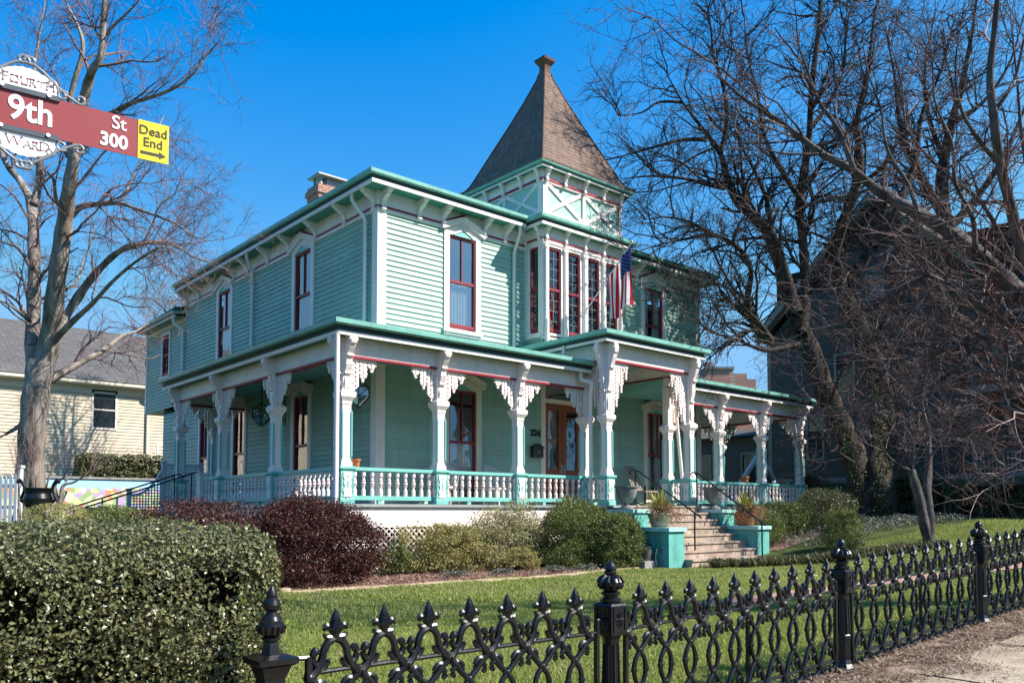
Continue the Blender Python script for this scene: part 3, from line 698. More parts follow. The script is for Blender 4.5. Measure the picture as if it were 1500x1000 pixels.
# ---------------------------------------------------------------- downspouts
def spout(P, r=.05, m='white'):
    mb = MB(); P = np.asarray(P, float); Q = [P[0]]
    for i in range(1, len(P) - 1):
        a = P[i] + (P[i - 1] - P[i]) / np.linalg.norm(P[i - 1] - P[i]) * .07; b = P[i] + (P[i + 1] - P[i]) / np.linalg.norm(P[i + 1] - P[i]) * .07
        Q += [a, (a + b) / 2 * .5 + P[i] * .5, b]
    Q.append(P[-1]); mb.tube(Q, r, 10); return mb.build('downspout', K[m], H, smooth=True)
spout([(XW - .40, YW + .6, zs), (XW - .40, YW + .6, 9.35), (XW - .1, YW + .45, 8.9), (XW - .1, YW + .45, 5.9)])
spout([(XW - .40, 24.3, zs), (XW - .40, 24.3, 9.4), (XW - .1, 24.55, 9.0), (XW - .1, 24.55, 5.9)])
spout([(XW - .36, YB + .3, 8.72), (XW - .36, YB + .3, 8.5), (XW - .1, YB + .05, 8.2), (XW - .1, YB + .05, 5.8)])
spout([(15.05, YW - .40, zs), (15.05, YW - .40, 9.3), (15.1, YW - .09, 8.85), (15.1, YW - .09, 5.75)])
spout([(15.58, BY - .14, 6.9), (15.58, BY - .14, 5.8)], .06)
# ================================================================== PORCH
zsP = 5.19
# roofs: low metal slopes from the eave line up to the wall
def porch_eave(path, name='porch_cornice', z=zsP, ov=.33): return eave(name, path, ov, z, fh=.17, gh=.11, depth=2.4, cr=.15)
LY1 = 25.2
porch_eave([(XP, LY1), (XP, YP), (15.55, YP)])
porch_eave([(19.2, YP), (XE, YP), (XE, 21.4)])
EN0, EN1, ENY = 15.63, 19.05, 14.32
eave('portico_cornice', [(EN0, YW - .05), (EN0, ENY), (EN1, ENY), (EN1, YW - .05)], .33, 5.90, fh=.14, gh=.12, depth=1.6, cr=.13)
mb = MB()
mb.add([(XP + 2.3, LY1 + .3, 5.66), (XP + 2.3, YP + 2.3, 5.66), (15.6, YP + 2.3, 5.66), (15.6, YW + .02, 5.68), (XW - .01, YW + .02, 5.68), (XW, LY1 + .3, 5.68)], [(0, 1, 4, 5), (1, 2, 3, 4)])
mb.add([(EN0 + 1.5, ENY + 1.5, 6.2), (EN1 - 1.5, ENY + 1.5, 6.2), (EN1 - 1.5, YW, 6.22), (EN0 + 1.5, YW, 6.22)], [(0, 1, 2, 3)])
mb.build('porch_roof', K['gutter'], H)
# ceiling
mb = MB(); K['ceil'] = mat('teal_porch_ceiling', (.22, .47, .40), .5, .3, .06, 2)
mb.box(XP + .06, 15.5, YP + .06, YW - .03, 5.20, 5.23); mb.box(XP + .06, XW - .03, YW - .03, LY1, 5.20, 5.23); mb.box(19.15, XE - .06, YP + .06, YW - .03, 5.20, 5.23); mb.box(XR + .03, XE - .06, YW - .03, 21.4, 5.20, 5.23)
mb.box(EN0 + .08, EN1 - .08, ENY + .08, YW - .03, 5.86, 5.89)
mb.box(EN0 - .02, EN0 + .06, YP + .1, YW - .03, 5.2, 5.86); mb.box(EN1 - .06, EN1 + .02, YP + .1, YW - .03, 5.2, 5.86)
mb.build('porch_ceiling', K['ceil'], H)
# beams with the maroon bead on their lower edge
def beam(a, b, z0, z1, t=.14):
    mb = MB(); a = np.array(a, float); b = np.array(b, float); zc = (z0 + z1) / 2
    mb.bar((*a, zc + .025), (*b, zc + .025), t, z1 - z0 - .05, mi=0)
    mb.bar((*a, z0 + .025), (*b, z0 + .025), t + .03, .05, mi=1)
    return mb.build('porch_beam', [K['white'], K['maroon']], H)
zb0, zb1 = 4.77, 5.19
beam((XP, LY1), (XP, YP + .07), zb0, zb1); beam((XP - .07, YP), (EN0, YP), zb0, zb1); beam((EN1, YP), (XE + .07, YP), zb0, zb1); beam((XE, YP + .07), (XE, 21.4), zb0, zb1)
beam((XP + .07, LY1 - .05), (XW - .03, LY1 - .05), zb0, zb1); beam((XR + .03, 21.35), (XE - .07, 21.35), zb0, zb1)
beam((EN0 - .07, ENY), (EN1 + .07, ENY), 5.44, 5.90); beam((EN0, ENY + .07), (EN0, YW - .05), 5.44, 5.90); beam((EN1, ENY + .07), (EN1, YW - .05), 5.44, 5.90)
# floor, white skirt board, lattice
mb = MB()
mb.box(XP - .16, XE + .16, YP - .16, YW, FZ - .06, FZ); mb.box(XP - .16, XW, YW, LY1 + .1, FZ - .06, FZ); mb.box(XR, XE + .16, YW, 21.5, FZ - .06, FZ); mb.box(EN0 - .3, EN1 + .3, ENY - .28, YP - .16, FZ - .06, FZ)
mb.build('porch_floor', K['floor'], H)
mb = MB()
for bx_ in ((XP - .1, EN0 - .25, YP - .1, YP - .06, 1.27, FZ - .06), (EN1 + .25, XE + .1, YP - .1, YP - .06, 1.2, FZ - .06), (XP - .1, XP - .06, YP - .06, LY1, 1.27, FZ - .06), (XE + .06, XE + .1, YP - .06, 21.4, 1.2, FZ - .06)):
    mb = MB(); mb.box(*bx_); mb.build('skirt_board', K['white'], H)
def lattice(fr, u0, u1, z0, z1, step=.14):
    mb = MB(); h = z1 - z0
    for sgn, d in ((1, 0), (-1, .012)):
        u = u0 - h
        while u < u1 + h:
            a = (u, z0) if sgn > 0 else (u, z1); b = (u + h, z1) if sgn > 0 else (u + h, z0)
            lo, hi = max(a[0], u0), min(b[0], u1)
            if hi > lo + .02:
                f = lambda q: a[1] + (b[1] - a[1]) * (q - a[0]) / h
                w = .022
                mb.prism(fr, [(lo, f(lo) - w), (hi, f(hi) - w), (hi, f(hi) + w), (lo, f(lo) + w)], d, d + .008)
            u += step
    return mb.build('lattice_panel', K['white'], H)
lattice(front(YP - .075), XP - .06, EN0 - .3, .25, 1.27); lattice(front(YP - .075), EN1 + .3, XE + .06, .3, 1.2)
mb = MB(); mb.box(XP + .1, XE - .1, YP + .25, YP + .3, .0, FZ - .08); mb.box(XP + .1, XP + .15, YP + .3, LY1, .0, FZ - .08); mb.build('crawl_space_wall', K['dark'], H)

# ---------------------------------------------------------------- columns
def lace_mask(nu, nz, steps, seed, W, Hh):
    m = np.zeros((nu, nz), bool)
    for i in range(nu):
        for j in range(nz):
            u = (i + .5) / nu; v = 1 - (j + .5) / nz           # v: 0 at the beam, 1 at the bottom
            k = u * steps; fr_ = k - math.floor(k)
            depth = (1 - math.floor(k) / steps) ** 1.15 * (1 if steps > 3 else .97)
            sc = depth - .10 * (1 - math.sin(math.pi * fr_)) + (.09 if abs(fr_ - .5) < .16 else 0)
            ins = v < max(sc, .10)
            # pierced holes
            U = u * W / .095; Vv = v * Hh / .095
            if ins and v > .13:
                cu, cv = (U % 1) - .5, ((Vv + .5 * (int(U) % 2)) % 1) - .5
                r = math.hypot(cu * 1.25, cv * .85)
                if r < .30: ins = False
            if v < .07: ins = True
            if .07 <= v < .13 and (int(u * W / .05) % 2 == 0) and u > .08: ins = False
            if u < .045 and v < .97: ins = True
            m[i, j] = ins
    return m
def lace_mesh(W, Hh, steps, cell=.0145):
    mb = MB(); nu, nz = int(W / cell), int(Hh / cell)
    mb.fret(Fr((0, 0, 0), (1, 0, 0), (0, 1, 0)), lace_mask(nu, nz, steps, 1, W, Hh), 0, -Hh, W / nu, Hh / nz, -.022, .022)
    # carved curl relief and turned drops along the lower edge
    for s in range(steps):
        uc = (s + .5) / steps * W; dep = (1 - s / steps) ** 1.15 * Hh
        mb.lathe((uc, 0, -dep - .075), [(.004, 0), (.022, .012), (.028, .035), (.012, .055), (.026, .075), (.026, .10)], 8)
        for q in (.25, .5, .75):
            zz = -dep * q; mb.tube([(uc, -.034, zz), (uc, .034, zz)], .022, 8)
    V = np.concatenate(mb.v); me = bpy.data.meshes.new('lace_bracket'); me.from_pydata(V.tolist(), [], mb.f); me.materials.append(K['white']); return me
LACE = lace_mesh(.64, .66, 3); LACE_BIG = lace_mesh(.74, 1.42, 4)
def scroll_mesh(name, h, out, th):
    mb = MB(); f = Fr((0, 0, 0), (0, -1, 0), (1, 0, 0)); prof = [(0, 0), (0, -h)]
    n = 26
    for i in range(n + 1):
        t = i / n; z = -h + h * .84 * t
        o = .02 + (out - .06) * (t ** 2.3) + .022 * math.sin(t * 15) * (1 - t * .3)
        prof.append((max(o, .012), z))
    prof += [(out, -h * .15), (out + .015, -h * .09), (out, -h * .03), (out - .03, 0)]
    mb.prism(f, prof, -th / 2, th / 2)
    mb.tube([(-th * .72, -out + .045, -h * .08), (th * .72, -out + .045, -h * .08)], .05, 10)
    for t in (.35, .55, .75):
        o = .02 + (out - .06) * (t ** 2.3); mb.tube([(-th * .58, -o, -h + h * .84 * t), (th * .58, -o, -h + h * .84 * t)], .026, 8)
    V = np.concatenate(mb.v); me = bpy.data.meshes.new(name); me.from_pydata(V.tolist(), [], mb.f); me.materials.append(K['white']); return me
SCR = scroll_mesh('scroll_bracket', 1.06, .27, .13); SCR_BIG = scroll_mesh('scroll_bracket', 1.72, .27, .13)
def mesh_of(mb, name, mats, smooth=False):
    o = mb.build(name, mats, None, smooth, True); me = o.data; bpy.data.objects.remove(o); return me
mb = MB()
mb.lathe((0, 0, 0), [(.125, 2.52), (.125, 2.60), (.105, 2.63), (.10, 3.80), (.11, 3.86)], 4, sq=True)
for sx in (-1, 1):
    for sy in (-1, 1):
        mb.tube([(sx * .105, sy * .105, 2.68), (sx * .105, sy * .105, 2.74), (sx * .105, sy * .105, 3.62), (sx * .105, sy * .105, 3.68)], [.012, .026, .026, .01], 8, 1)
SHAFT = mesh_of(mb, 'porch_column', [K['white'], K['teal']])
mb = MB(); mb.lathe((0, 0, 0), [(.11, 3.80), (.115, 3.86), (.15, 3.92), (.165, 3.94), (.175, 3.99), (.175, 4.04), (.15, 4.06), (.125, 4.09)], 4, sq=True); CAP = mesh_of(mb, 'capital', K['white'])
def neck_mesh(z1):
    mb = MB(); mb.lathe((0, 0, 0), [(.105, 4.09), (.10, 4.13), (.10, z1)], 4, sq=True)
    for s in (-1, 1):
        mb.box(s * .045 - .012, s * .045 + .012, -.108, .108, 4.2, z1 - .4); mb.box(-.108, .108, s * .045 - .012, s * .045 + .012, 4.2, z1 - .4)
    return mesh_of(mb, 'neck_block', K['white'])
NECK, NECK_BIG = neck_mesh(5.18), neck_mesh(5.89)
mb = MB(); mb.lathe((0, 0, 0), [(.165, FZ), (.165, 1.86), (.15, 1.88), (.15, 2.43), (.165, 2.45), (.185, 2.47), (.185, 2.51), (.165, 2.525)], 4, sq=True, mi=0)
for k in range(4):
    a = k * math.pi / 2; f = Fr((0, 0, 0), (math.cos(a), math.sin(a), 0), (math.sin(a), -math.cos(a), 0))
    o_ = [(-.10, 2.40), (.10, 2.40), (.10, 2.30), (.07, 2.26), (.09, 2.18), (.06, 2.12), (.10, 2.04), (.08, 1.97), (.10, 1.90), (-.10, 1.90), (-.08, 1.97), (-.10, 2.04), (-.06, 2.12), (-.09, 2.18), (-.07, 2.26), (-.10, 2.30)]
    mb.prism(f, o_, .148, .168, 1); 
    mb.prism(f, [(0, 2.26), (.035, 2.16), (0, 2.06), (-.035, 2.16)], .16, .172, 0); mb.prism(f, [(-.02, 2.34), (.02, 2.34), (.02, 2.30), (-.02, 2.30)], .16, .172, 0)
    for s in (-1, 1): mb.tube([f(s * .135, 2.0, .145), f(s * .135, 2.32, .145)], .016, 6, 0)
PED = mesh_of(mb, 'pedestal', [K['teal'], K['white']])
def column(x, y, lace=(), scrolls=(), big=False):
    c = link('porch_column', SHAFT, H); c.location = Vector((x, y, 0)) - Vector(wloc(H))
    link('capital', CAP, c); link('neck_block', NECK_BIG if big else NECK, c); link('pedestal', PED, c)
    zt = 5.44 if big else zb0
    for a in lace:
        o = link('lace_bracket', LACE_BIG if big else LACE, c); o.location = (.10 * math.cos(a), .10 * math.sin(a), zt); o.rotation_euler = (0, 0, a)
    for a in scrolls:      # a: direction the scroll points
        o = link('scroll_bracket', SCR_BIG if big else SCR, c); o.location = (.095 * math.cos(a), .095 * math.sin(a), 5.885 if big else 5.185); o.rotation_euler = (0, 0, a + math.pi / 2)
    return c
E_, W_, N_, S_ = 0, math.pi, math.pi / 2, -math.pi / 2
column(8.54, YP, (E_, N_), (S_, W_))
for x in (10.92, 13.28): column(x, YP, (E_, W_), (S_,))
column(15.63, YP, (W_,), ()); column(19.05, YP, (E_,), ())
column(21.51, YP, (E_, W_), (S_,)); column(23.87, YP, (E_, W_), (S_,)); column(26.24, YP, (W_, N_), (S_, E_))
column(26.24, 18.3, (N_, S_), (E_,)); column(26.24, 21.35, (S_,), (E_,))
column(8.54, 18.25, (N_, S_), (W_,)); column(8.54, 21.41, (N_, S_), (W_,)); column(8.54, 24.55, (S_,), (W_,))
column(XW + .25 - 1.2, 25.15, (W_, E_), ())
column(EN0, ENY, (E_, N_), (S_, W_), True); column(EN1, ENY, (W_, N_), (S_, E_), True)
# necks of the back portico columns run up to the high beam
for x in (EN0, EN1):
    q = MB(); q.box(x - .09, x + .09, YP - .088, YP + .088, 5.2, 5.45); q.build('neck_block', K['white'], H)

# ---------------------------------------------------------------- balustrades
mb = MB()
bp = [(.045, 1.93), (.045, 2.05), (.03, 2.075), (.024, 2.09), (.032, 2.12), (.046, 2.155), (.046, 2.165), (.050, 2.166), (.050, 2.176), (.046, 2.177), (.044, 2.235), (.048, 2.236), (.048, 2.246), (.044, 2.247), (.036, 2.27), (.024, 2.31), (.034, 2.325), (.045, 2.345), (.045, 2.45)]
mis = [0] * (len(bp) - 1)
for i in (6, 7, 8, 11, 12): mis[i] = 1
mb.lathe((0, 0, 0), bp, 8, mis=mis)
BAL = mesh_of(mb, 'baluster', [K['white'], K['maroon']], False)
def balustrade(a, b, step=.205):
    a = np.array(a, float); b = np.array(b, float); L = np.linalg.norm(b - a); t = (b - a) / L
    A, B = a + t * .16, b - t * .16
    mb = MB(); mb.bar((*A, 2.485), (*B, 2.485), .13, .07); mb.bar((*A, 2.44), (*B, 2.44), .09, .03); mb.bar((*A, 1.885), (*B, 1.885), .10, .09)
    mb.bar((*(a + t * .8), 1.80), (*(a + t * .9), 1.80), .08, .09)
    r = mb.build('porch_balustrade', K['teal'], H)
    n = max(1, int(round((L - .30) / step)))
    for k in range(n):
        p = a + t * (.15 + (L - .30) * (k + .5) / n)
        o = link('baluster', BAL, r); o.location = Vector((p[0], p[1], 0)) - Vector(wloc(r))
xs_ = [8.54, 10.92, 13.28, 15.63]
for p, q in zip(xs_[:-1], xs_[1:]): balustrade((p, YP), (q, YP))
balustrade((EN0, YP), (EN0, ENY)); balustrade((EN1, YP), (EN1, ENY))
for p, q in zip((19.05, 21.51, 23.87), (21.51, 23.87, 26.24)): balustrade((p, YP), (q, YP))
balustrade((XP, YP), (XP, 18.25)); balustrade((XP, 18.25), (XP, 21.41)); balustrade((XP, 21.41), (XP, 22.7))
balustrade((XE, YP), (XE, 18.3), .31)
q = MB(); q.box(XP - .12, XP + .12, 22.65, 22.9, FZ, 2.6); q.box(XP - .15, XP + .15, 22.62, 22.93, 2.6, 2.66); q.build('newel_post', K['white'], H)
spout([(8.2, YP - .28, 5.2), (8.2, YP - .28, .6)], .055)
spout([(15.25, YP - .22, 5.18), (15.25, YP - .22, 4.98), (15.38, YP - .5, 4.9), (15.40, YP - .42, 4.6), (15.58, YP - .25, 1.3)], .05)
spout([(15.25, YP + .4, 5.95), (15.25, YP + .4, 5.4)], .04)
spout([(19.05 + .25, YP - .1, 4.6), (19.05 + .42, YP - .25, 1.8)], .05)

# ================================================================== FRONT STEPS
steps = empty('front_steps', (17.4, 12.1, .3), 'tan stone front steps between turquoise stepped cheek walls', 'steps')
n = 8; z0, z1 = .3, FZ; rise = (z1 - z0) / n; run = .28
for k in range(n):
    zt = z0 + rise * (k + 1); y0 = 11.86 + run * k
    mb = MB(); x0, x1 = 15.87, 18.94
    mb.box(x0 + .005, x1 - .005, y0 + .03, 14.1, zt - rise, zt - .045)
    mb.box(x0 + .003, x1 - .003, y0, y0 + run + .04 if k < n - 1 else 14.15, zt - .045, zt - .0 - (.003 if k == n - 1 else 0))
    mb.build('step', K['stone'], steps)
for xa, xb in ((15.3, 15.87), (18.94, 19.48)):
    w = MB(); w.box(xa, xb, 12.1, 13.17, .05, 1.14); w.box(xa, xb, 13.17, 14.0, .05, 1.57); wo = w.build('cheek_wall', K['turq'], steps)
    c = MB(); c.box(xa - .05, xb + .05, 12.05, 13.17, 1.14, 1.23); c.box(xa - .05, xb + .05, 13.17 - .04, 14.0, 1.57, 1.66); c.build('coping', mat('pale_turquoise_coping', (.36, .62, .58), .6, .3, .1, 4), wo)
K['plate'] = K['iron']
def handrail(name, pts, label, cat='handrail', posts=(), group=None):
    t = empty(name, pts[-1], label, cat, group)
    mb = MB(); mb.tube(pts, .022, 8); mb.build('rail', K['iron'], t, smooth=True)
    for x, y, za, zb in posts:
        m2 = MB(); m2.tube([(x, y, za), (x, y, zb)], .02, 8); m2.build('post', K['iron'], t, smooth=True)
def scr(x, y, z, dy=1, dx=0):
    return [(x + dx * (-.02), y + dy * .06, z - .09), (x, y + dy * .11, z - .06), (x, y + dy * .11, z), (x, y + dy * .05, z + .03)]
handrail('stair_handrail', [(16.55, 14.28, 2.55), (16.55, 14.36, 2.62), (16.55, 14.26, 2.68), (16.55, 14.05, 2.64), (16.55, 12.1, 1.45)], 'black iron handrail rising behind the potted yucca on the left of the front steps', posts=[(16.55, 14.15, FZ, 2.64), (16.55, 12.3, .5, 1.56)])
handrail('stair_handrail', [(18.75, 14.0, 2.55), (18.75, 14.08, 2.62), (18.75, 13.98, 2.68), (18.75, 13.8, 2.64), (18.75, 11.75, 1.25)], 'black iron handrail on the right of the front steps beside the turquoise wall', posts=[(18.75, 13.85, 1.5, 2.65), (18.75, 11.85, .3, 1.3)])
# side steps on the left of the porch
ss = empty('side_steps', (7.4, 23.6, 1.2), 'grey side steps leading down from the left end of the porch', 'steps')
for k in range(4):
    mb = MB(); zt = FZ - .15 * (k + 1); mb.box(XP - .16 - .3 * (k + 1), XP - .16 - .3 * k, 23.0, 24.3, .6, zt); mb.build('step', K['concrete'], ss)
for y, lab in ((22.95, 'nearer black iron handrail sloping down at the left end of the porch'), (24.3, 'farther black iron handrail sloping down at the left end of the porch')):
    handrail('stair_handrail', [(8.5, y, 2.5), (8.58, y, 2.58), (8.45, y, 2.68), (8.25, y, 2.62), (5.2, y, 1.55)], lab, posts=[(8.3, y, FZ, 2.63), (6.4, y, 1.0, 1.96)])
# ================================================================== THINGS ON AND ABOUT THE PORCH
def text_mesh(body, size, bold=0.0, spacing=1.0, ext=.0015, align='CENTER', xs=1.0):
    cu = bpy.data.curves.new('lettering', 'FONT'); cu.body = body; cu.size = size; cu.extrude = ext; cu.offset = bold
    cu.space_character = spacing; cu.align_x = align; cu.align_y = 'CENTER'; cu.resolution_u = 4
    o = bpy.data.objects.new('lettering', cu); COL.objects.link(o)
    bpy.context.view_layer.update()
    me = bpy.data.meshes.new_from_object(o.evaluated_get(bpy.context.evaluated_depsgraph_get()))
    V = np.array([v.co[:] for v in me.vertices]); F = [tuple(p.vertices) for p in me.polygons]
    bpy.data.objects.remove(o); bpy.data.curves.remove(cu); bpy.data.meshes.remove(me)
    if xs != 1.0: V[:, 0] *= xs
    return V, F
def put_text(mb, fr, body, size, u, z, d, mi=0, **k):
    V, F = text_mesh(body, size, **k)
    mb.add([fr(u + p[0], z + p[1], d + p[2]) for p in V], F, mi)

# mailbox and house number
mbx = empty('mailbox', (16.0, YW, 3.1), 'dark metal wall mailbox with pitched lid beside the front door', 'mailbox')
m = MB(); m.fbox(FL, 15.76, 16.14, 3.13, 3.40, .03, .17); m.build('body', mat('bronze_metal', (.05, .045, .04), .4, .5, .2, 9, metal=.5), mbx)
m = MB(); m.prism(FL, [(15.74, 3.40), (16.16, 3.40), (16.16, 3.43), (15.95, 3.52), (15.74, 3.43)], .02, .19); m.build('lid', K['iron'], mbx)
m = MB(); m.fbox(FL, 15.93, 15.98, 3.26, 3.3, .17, .18); m.build('latch', K['lead'], mbx)
hn = MB(); put_text(hn, FL, '324', .26, 15.95, 3.82, .035, bold=.008, ext=.012); tag(hn.build('house_number', K['iron']), 'dark metal house number 324 on the green wall above the mailbox', 'house number')

# hanging lanterns: pierced frames on a stem
def lantern(x, y, z, ztop, label):
    t = empty('porch_lantern', (x, y, z), label, 'lantern', 'lanterns hanging from the porch ceiling')
    m = MB(); m.tube([(x, y, z + .62), (x, y, ztop)], .012, 6); m.lathe((x, y, ztop - .05), [(.07, 0), (.07, .05)], 8); m.build('stem', K['iron'], t)
    m = MB(); n = 6; r0, r1 = .13, .27
    pts = lambda r, zz: [(x + r * math.cos(2 * math.pi * k / n), y + r * math.sin(2 * math.pi * k / n), zz) for k in range(n)]
    A, B, C = pts(.05, z), pts(r1, z + .22), pts(r1 * .96, z + .42); T = (x, y, z + .64)
    for k in range(n):
        l = (k + 1) % n
        for p, q in ((A[k], B[k]), (B[k], C[k]), (C[k], T), (B[k], B[l]), (C[k], C[l]), (B[k], C[l]), (A[k], A[l])): m.tube([p, q], .011, 5)
    m.build('frame', K['iron'], t)
    g = MB(); g.add(A + B + C, [(k, (k + 1) % n, n + (k + 1) % n, n + k) for k in range(n)] + [(n + k, n + (k + 1) % n, 2 * n + (k + 1) % n, 2 * n + k) for k in range(n)]); g.build('pane', K['glass'], t)
lantern(9.68, 21.6, 3.95, 5.2, 'black faceted lantern hanging over the left side of the porch')
lantern(9.56, 16.25, 3.95, 5.2, 'black lantern hanging behind the front corner column')
lantern(23.85, 16.4, 4.0, 5.2, 'black lantern hanging over the right end of the porch')
# wind chime
wc = empty('wind_chime', (9.7, 20.4, 3.8), 'dark wind chime of long tubes hanging in front of the side window', 'wind chime')
m = MB(); m.lathe((9.7, 20.4, 4.58), [(.13, 0), (.13, .03)], 12); m.tube([(9.7, 20.4, 4.6), (9.7, 20.4, 5.2)], .006, 5); m.build('top_disc', K['iron'], wc)
for k in range(8):
    a = k * math.pi / 4; m = MB(); m.tube([(9.7 + .1 * math.cos(a), 20.4 + .1 * math.sin(a), 4.55), (9.7 + .1 * math.cos(a), 20.4 + .1 * math.sin(a), 3.85 + .05 * (k % 3))], .015, 6); m.build('tube', K['iron'], wc)

# flower pots on the rail
def pot(x, y, z, r, h, label):
    t = empty('flower_pot', (x, y, z), label, 'flower pot'); m = MB()
    m.lathe((x, y, z), [(r * .68, 0), (r * .9, h * .72), (r * 1.05, h * .73), (r * 1.08, h), (r * .95, h), (r * .9, h * .8)], 18)
    m.build('pot', K['terracotta'], t, smooth=True)
    m = MB(); m.lathe((x, y, z + h * .8), [(r * .92, 0), (r * .5, .01)], 18); m.build('soil', K['mulch'], t)
pot(8.83, 15.07, 2.52, .085, .17, 'small terracotta pot on the rail beside the corner column')
pot(22.9, 15.07, 2.52, .14, .2, 'wide terracotta pot on the rail at the right end of the porch')
m = MB(); m.lathe((24.6, 15.07, 2.52), [(.05, 0), (.06, .08), (.05, .1)], 12); tag(m.build('jar', mat('white_jar', (.6, .56, .52), .4)), 'small pale jar standing on the right porch rail', 'jar')
bk = empty('basket', (25.1, 15.07, 2.52), 'low brown wicker basket with handle on the right porch rail', 'basket')
m = MB(); m.lathe((25.1, 15.07, 2.52), [(.09, 0), (.13, .09), (.12, .09), (.08, .02)], 14); m.build('bowl', mat('wicker_brown', (.2, .12, .07), .9, .2, .4, 20), bk)
m = MB(); m.tube([(25.1 - .12 * math.cos(a), 15.07, 2.6 + .12 * math.sin(a)) for a in np.linspace(0, math.pi, 9)], .012, 6); m.build('handle', mat('wicker_handle', (.25, .16, .1), .9), bk)

# wicker porch chairs: round back, seat, legs
K['wicker'] = mat('white_wicker', (.66, .63, .60), .8, .2, .25, 30, .6, 90)
def wicker(x, y, rot, label):
    t = empty('wicker_chair', (0, 0, 0), label, 'chair')
    m = MB(); n = 22; rows = 9; V = []
    for j in range(rows):
        v = j / (rows - 1)
        for i in range(n):
            a = math.pi * (i / (n - 1)); top = .44 + (.34 + .26 * math.sin(a) ** 1.5) * v
            V.append((.34 * math.cos(a) * (1 + .12 * v), .32 * math.sin(a) * (1 + .2 * v), top))
    m.add(V, [(j * n + i, j * n + i + 1, (j + 1) * n + i + 1, (j + 1) * n + i) for j in range(rows - 1) for i in range(n - 1)])
    top = [V[(rows - 1) * n + i] for i in range(n)]; m.tube(top, .035, 8)
    for i in range(0, n, 2): m.tube([V[j * n + i] for j in range(rows)], .011, 5)
    m.build('backrest', K['wicker'], t, smooth=True)
    m = MB(); m.lathe((0, .02, .38), [(.33, 0), (.36, .03), (.34, .08), (.1, .085)], 20); m.build('seat', K['wicker'], t, smooth=True)
    for sx, sy in ((-1, -1), (1, -1), (1, 1), (-1, 1)):
        m = MB(); m.tube([(sx * .24, sy * .22, .4), (sx * .28, sy * .26, 0)], .025, 8); m.build('leg', K['wicker'], t)
    t.location = (x, y, FZ); t.rotation_euler = (0, 0, rot)
wicker(13.9, 16.55, .2, 'white wicker armchair between the tall red window and the mailbox')
wicker(12.15, 16.5, -.2, 'white wicker armchair left of the tall red front window')
# folded garden rocking chair by the right window: slatted back
rk = empty('rocking_chair', (19.6, 16.5, FZ), 'wooden rocking chair with slanted back by the entrance', 'chair')
m = MB()
for k in range(6): m.bar((19.35 + .09 * k, 16.6, FZ + .45), (19.35 + .09 * k, 17.0, FZ + 1.25), .05, .02, up=(0, 1, 0))
m.build('backrest', mat('grey_wood', (.30, .25, .21), .8, .2, .3, 9), rk)
m = MB(); m.box(19.3, 19.86, 16.1, 16.65, FZ + .42, FZ + .47); m.build('seat', mat('grey_wood_seat', (.30, .25, .21), .8, .2, .3, 9), rk)
for x in (19.33, 19.83):
    m = MB(); m.tube([(x, 16.0 + .9 * i / 8, FZ + .02 + .10 * ((i / 8 - .5) * 2) ** 2) for i in range(9)], .02, 6); m.build('rocker', K['iron'], rk)
    for y in (16.15, 16.6): m = MB(); m.tube([(x, y, FZ + .04), (x, y, FZ + .62)], .02, 6); m.build('leg', K['iron'], rk)

# grey urns on the upper cheek walls
K['urn'] = mat('weathered_grey_urn', (.17, .165, .155), .85, .2, .45, 6, .5, 40, stretch=(1, 1, .4))
def urn(x, y, z, s, label):
    t = empty('stone_urn', (x, y, z), label, 'urn', 'grey urns beside the front steps'); m = MB()
    pr = [(.16, 0), (.16, .05), (.07, .09), (.065, .14), (.14, .19), (.22, .29), (.26, .42), (.27, .52), (.31, .54), (.31, .575), (.26, .575), (.23, .5)]
    m.lathe((x, y, z), [(r * s, h * s) for r, h in pr], 24); m.build('bowl', K['urn'], t, smooth=True)
    m = MB(); m.lathe((x, y, z + .5 * s), [(.24 * s, 0), (.05, .02)], 20); m.build('soil', K['mulch'], t)
urn(15.58, 13.62, 1.66, 1.0, 'weathered grey urn on the left turquoise wall by the entrance column')
urn(19.21, 13.62, 1.66, 1.05, 'weathered grey urn on the right turquoise wall before the balustrade')

# flag on a slanted pole, hanging from the bay
px_b = np.array([17.08, 16.56, 7.22]); px_t = np.array([17.30, 14.85, 9.02])
fl = empty('house_flag', tuple(px_b), 'american flag hanging from a slanted pole on the bay window', 'flag')
m = MB(); m.tube([px_b, px_t], .016, 8); m.sphere(tuple(px_t), .035); m.build('pole', K['white'], fl, smooth=True)
K['fred'] = mat('flag_red', (.46, .015, .04), .8, .2, .05, 5); K['fwhite'] = mat('flag_white', (.78, .76, .76), .8, .2, .03, 5); K['fblue'] = mat('flag_blue', (.03, .04, .16), .8, .2, .05, 5)
for q in ('fred', 'fwhite', 'fblue'):      # thin cloth lets the sun through
    nt = K[q].node_tree; bsd = nt.nodes['Principled BSDF']; tr = nt.nodes.new('ShaderNodeBsdfTranslucent'); nt.links.new(bsd.inputs['Base Color'].links[0].from_socket, tr.inputs['Color'])
    mx = nt.nodes.new('ShaderNodeMixShader'); mx.inputs['Fac'].default_value = .45; nt.links.new(bsd.outputs[0], mx.inputs[1]); nt.links.new(tr.outputs[0], mx.inputs[2]); nt.links.new(mx.outputs[0], nt.nodes['Material Output'].inputs['Surface'])
m = MB(); NS, NT = 39, 34
hoist_t = px_t + (px_b - px_t) * .02; hoist_b = px_t + (px_b - px_t) * .46
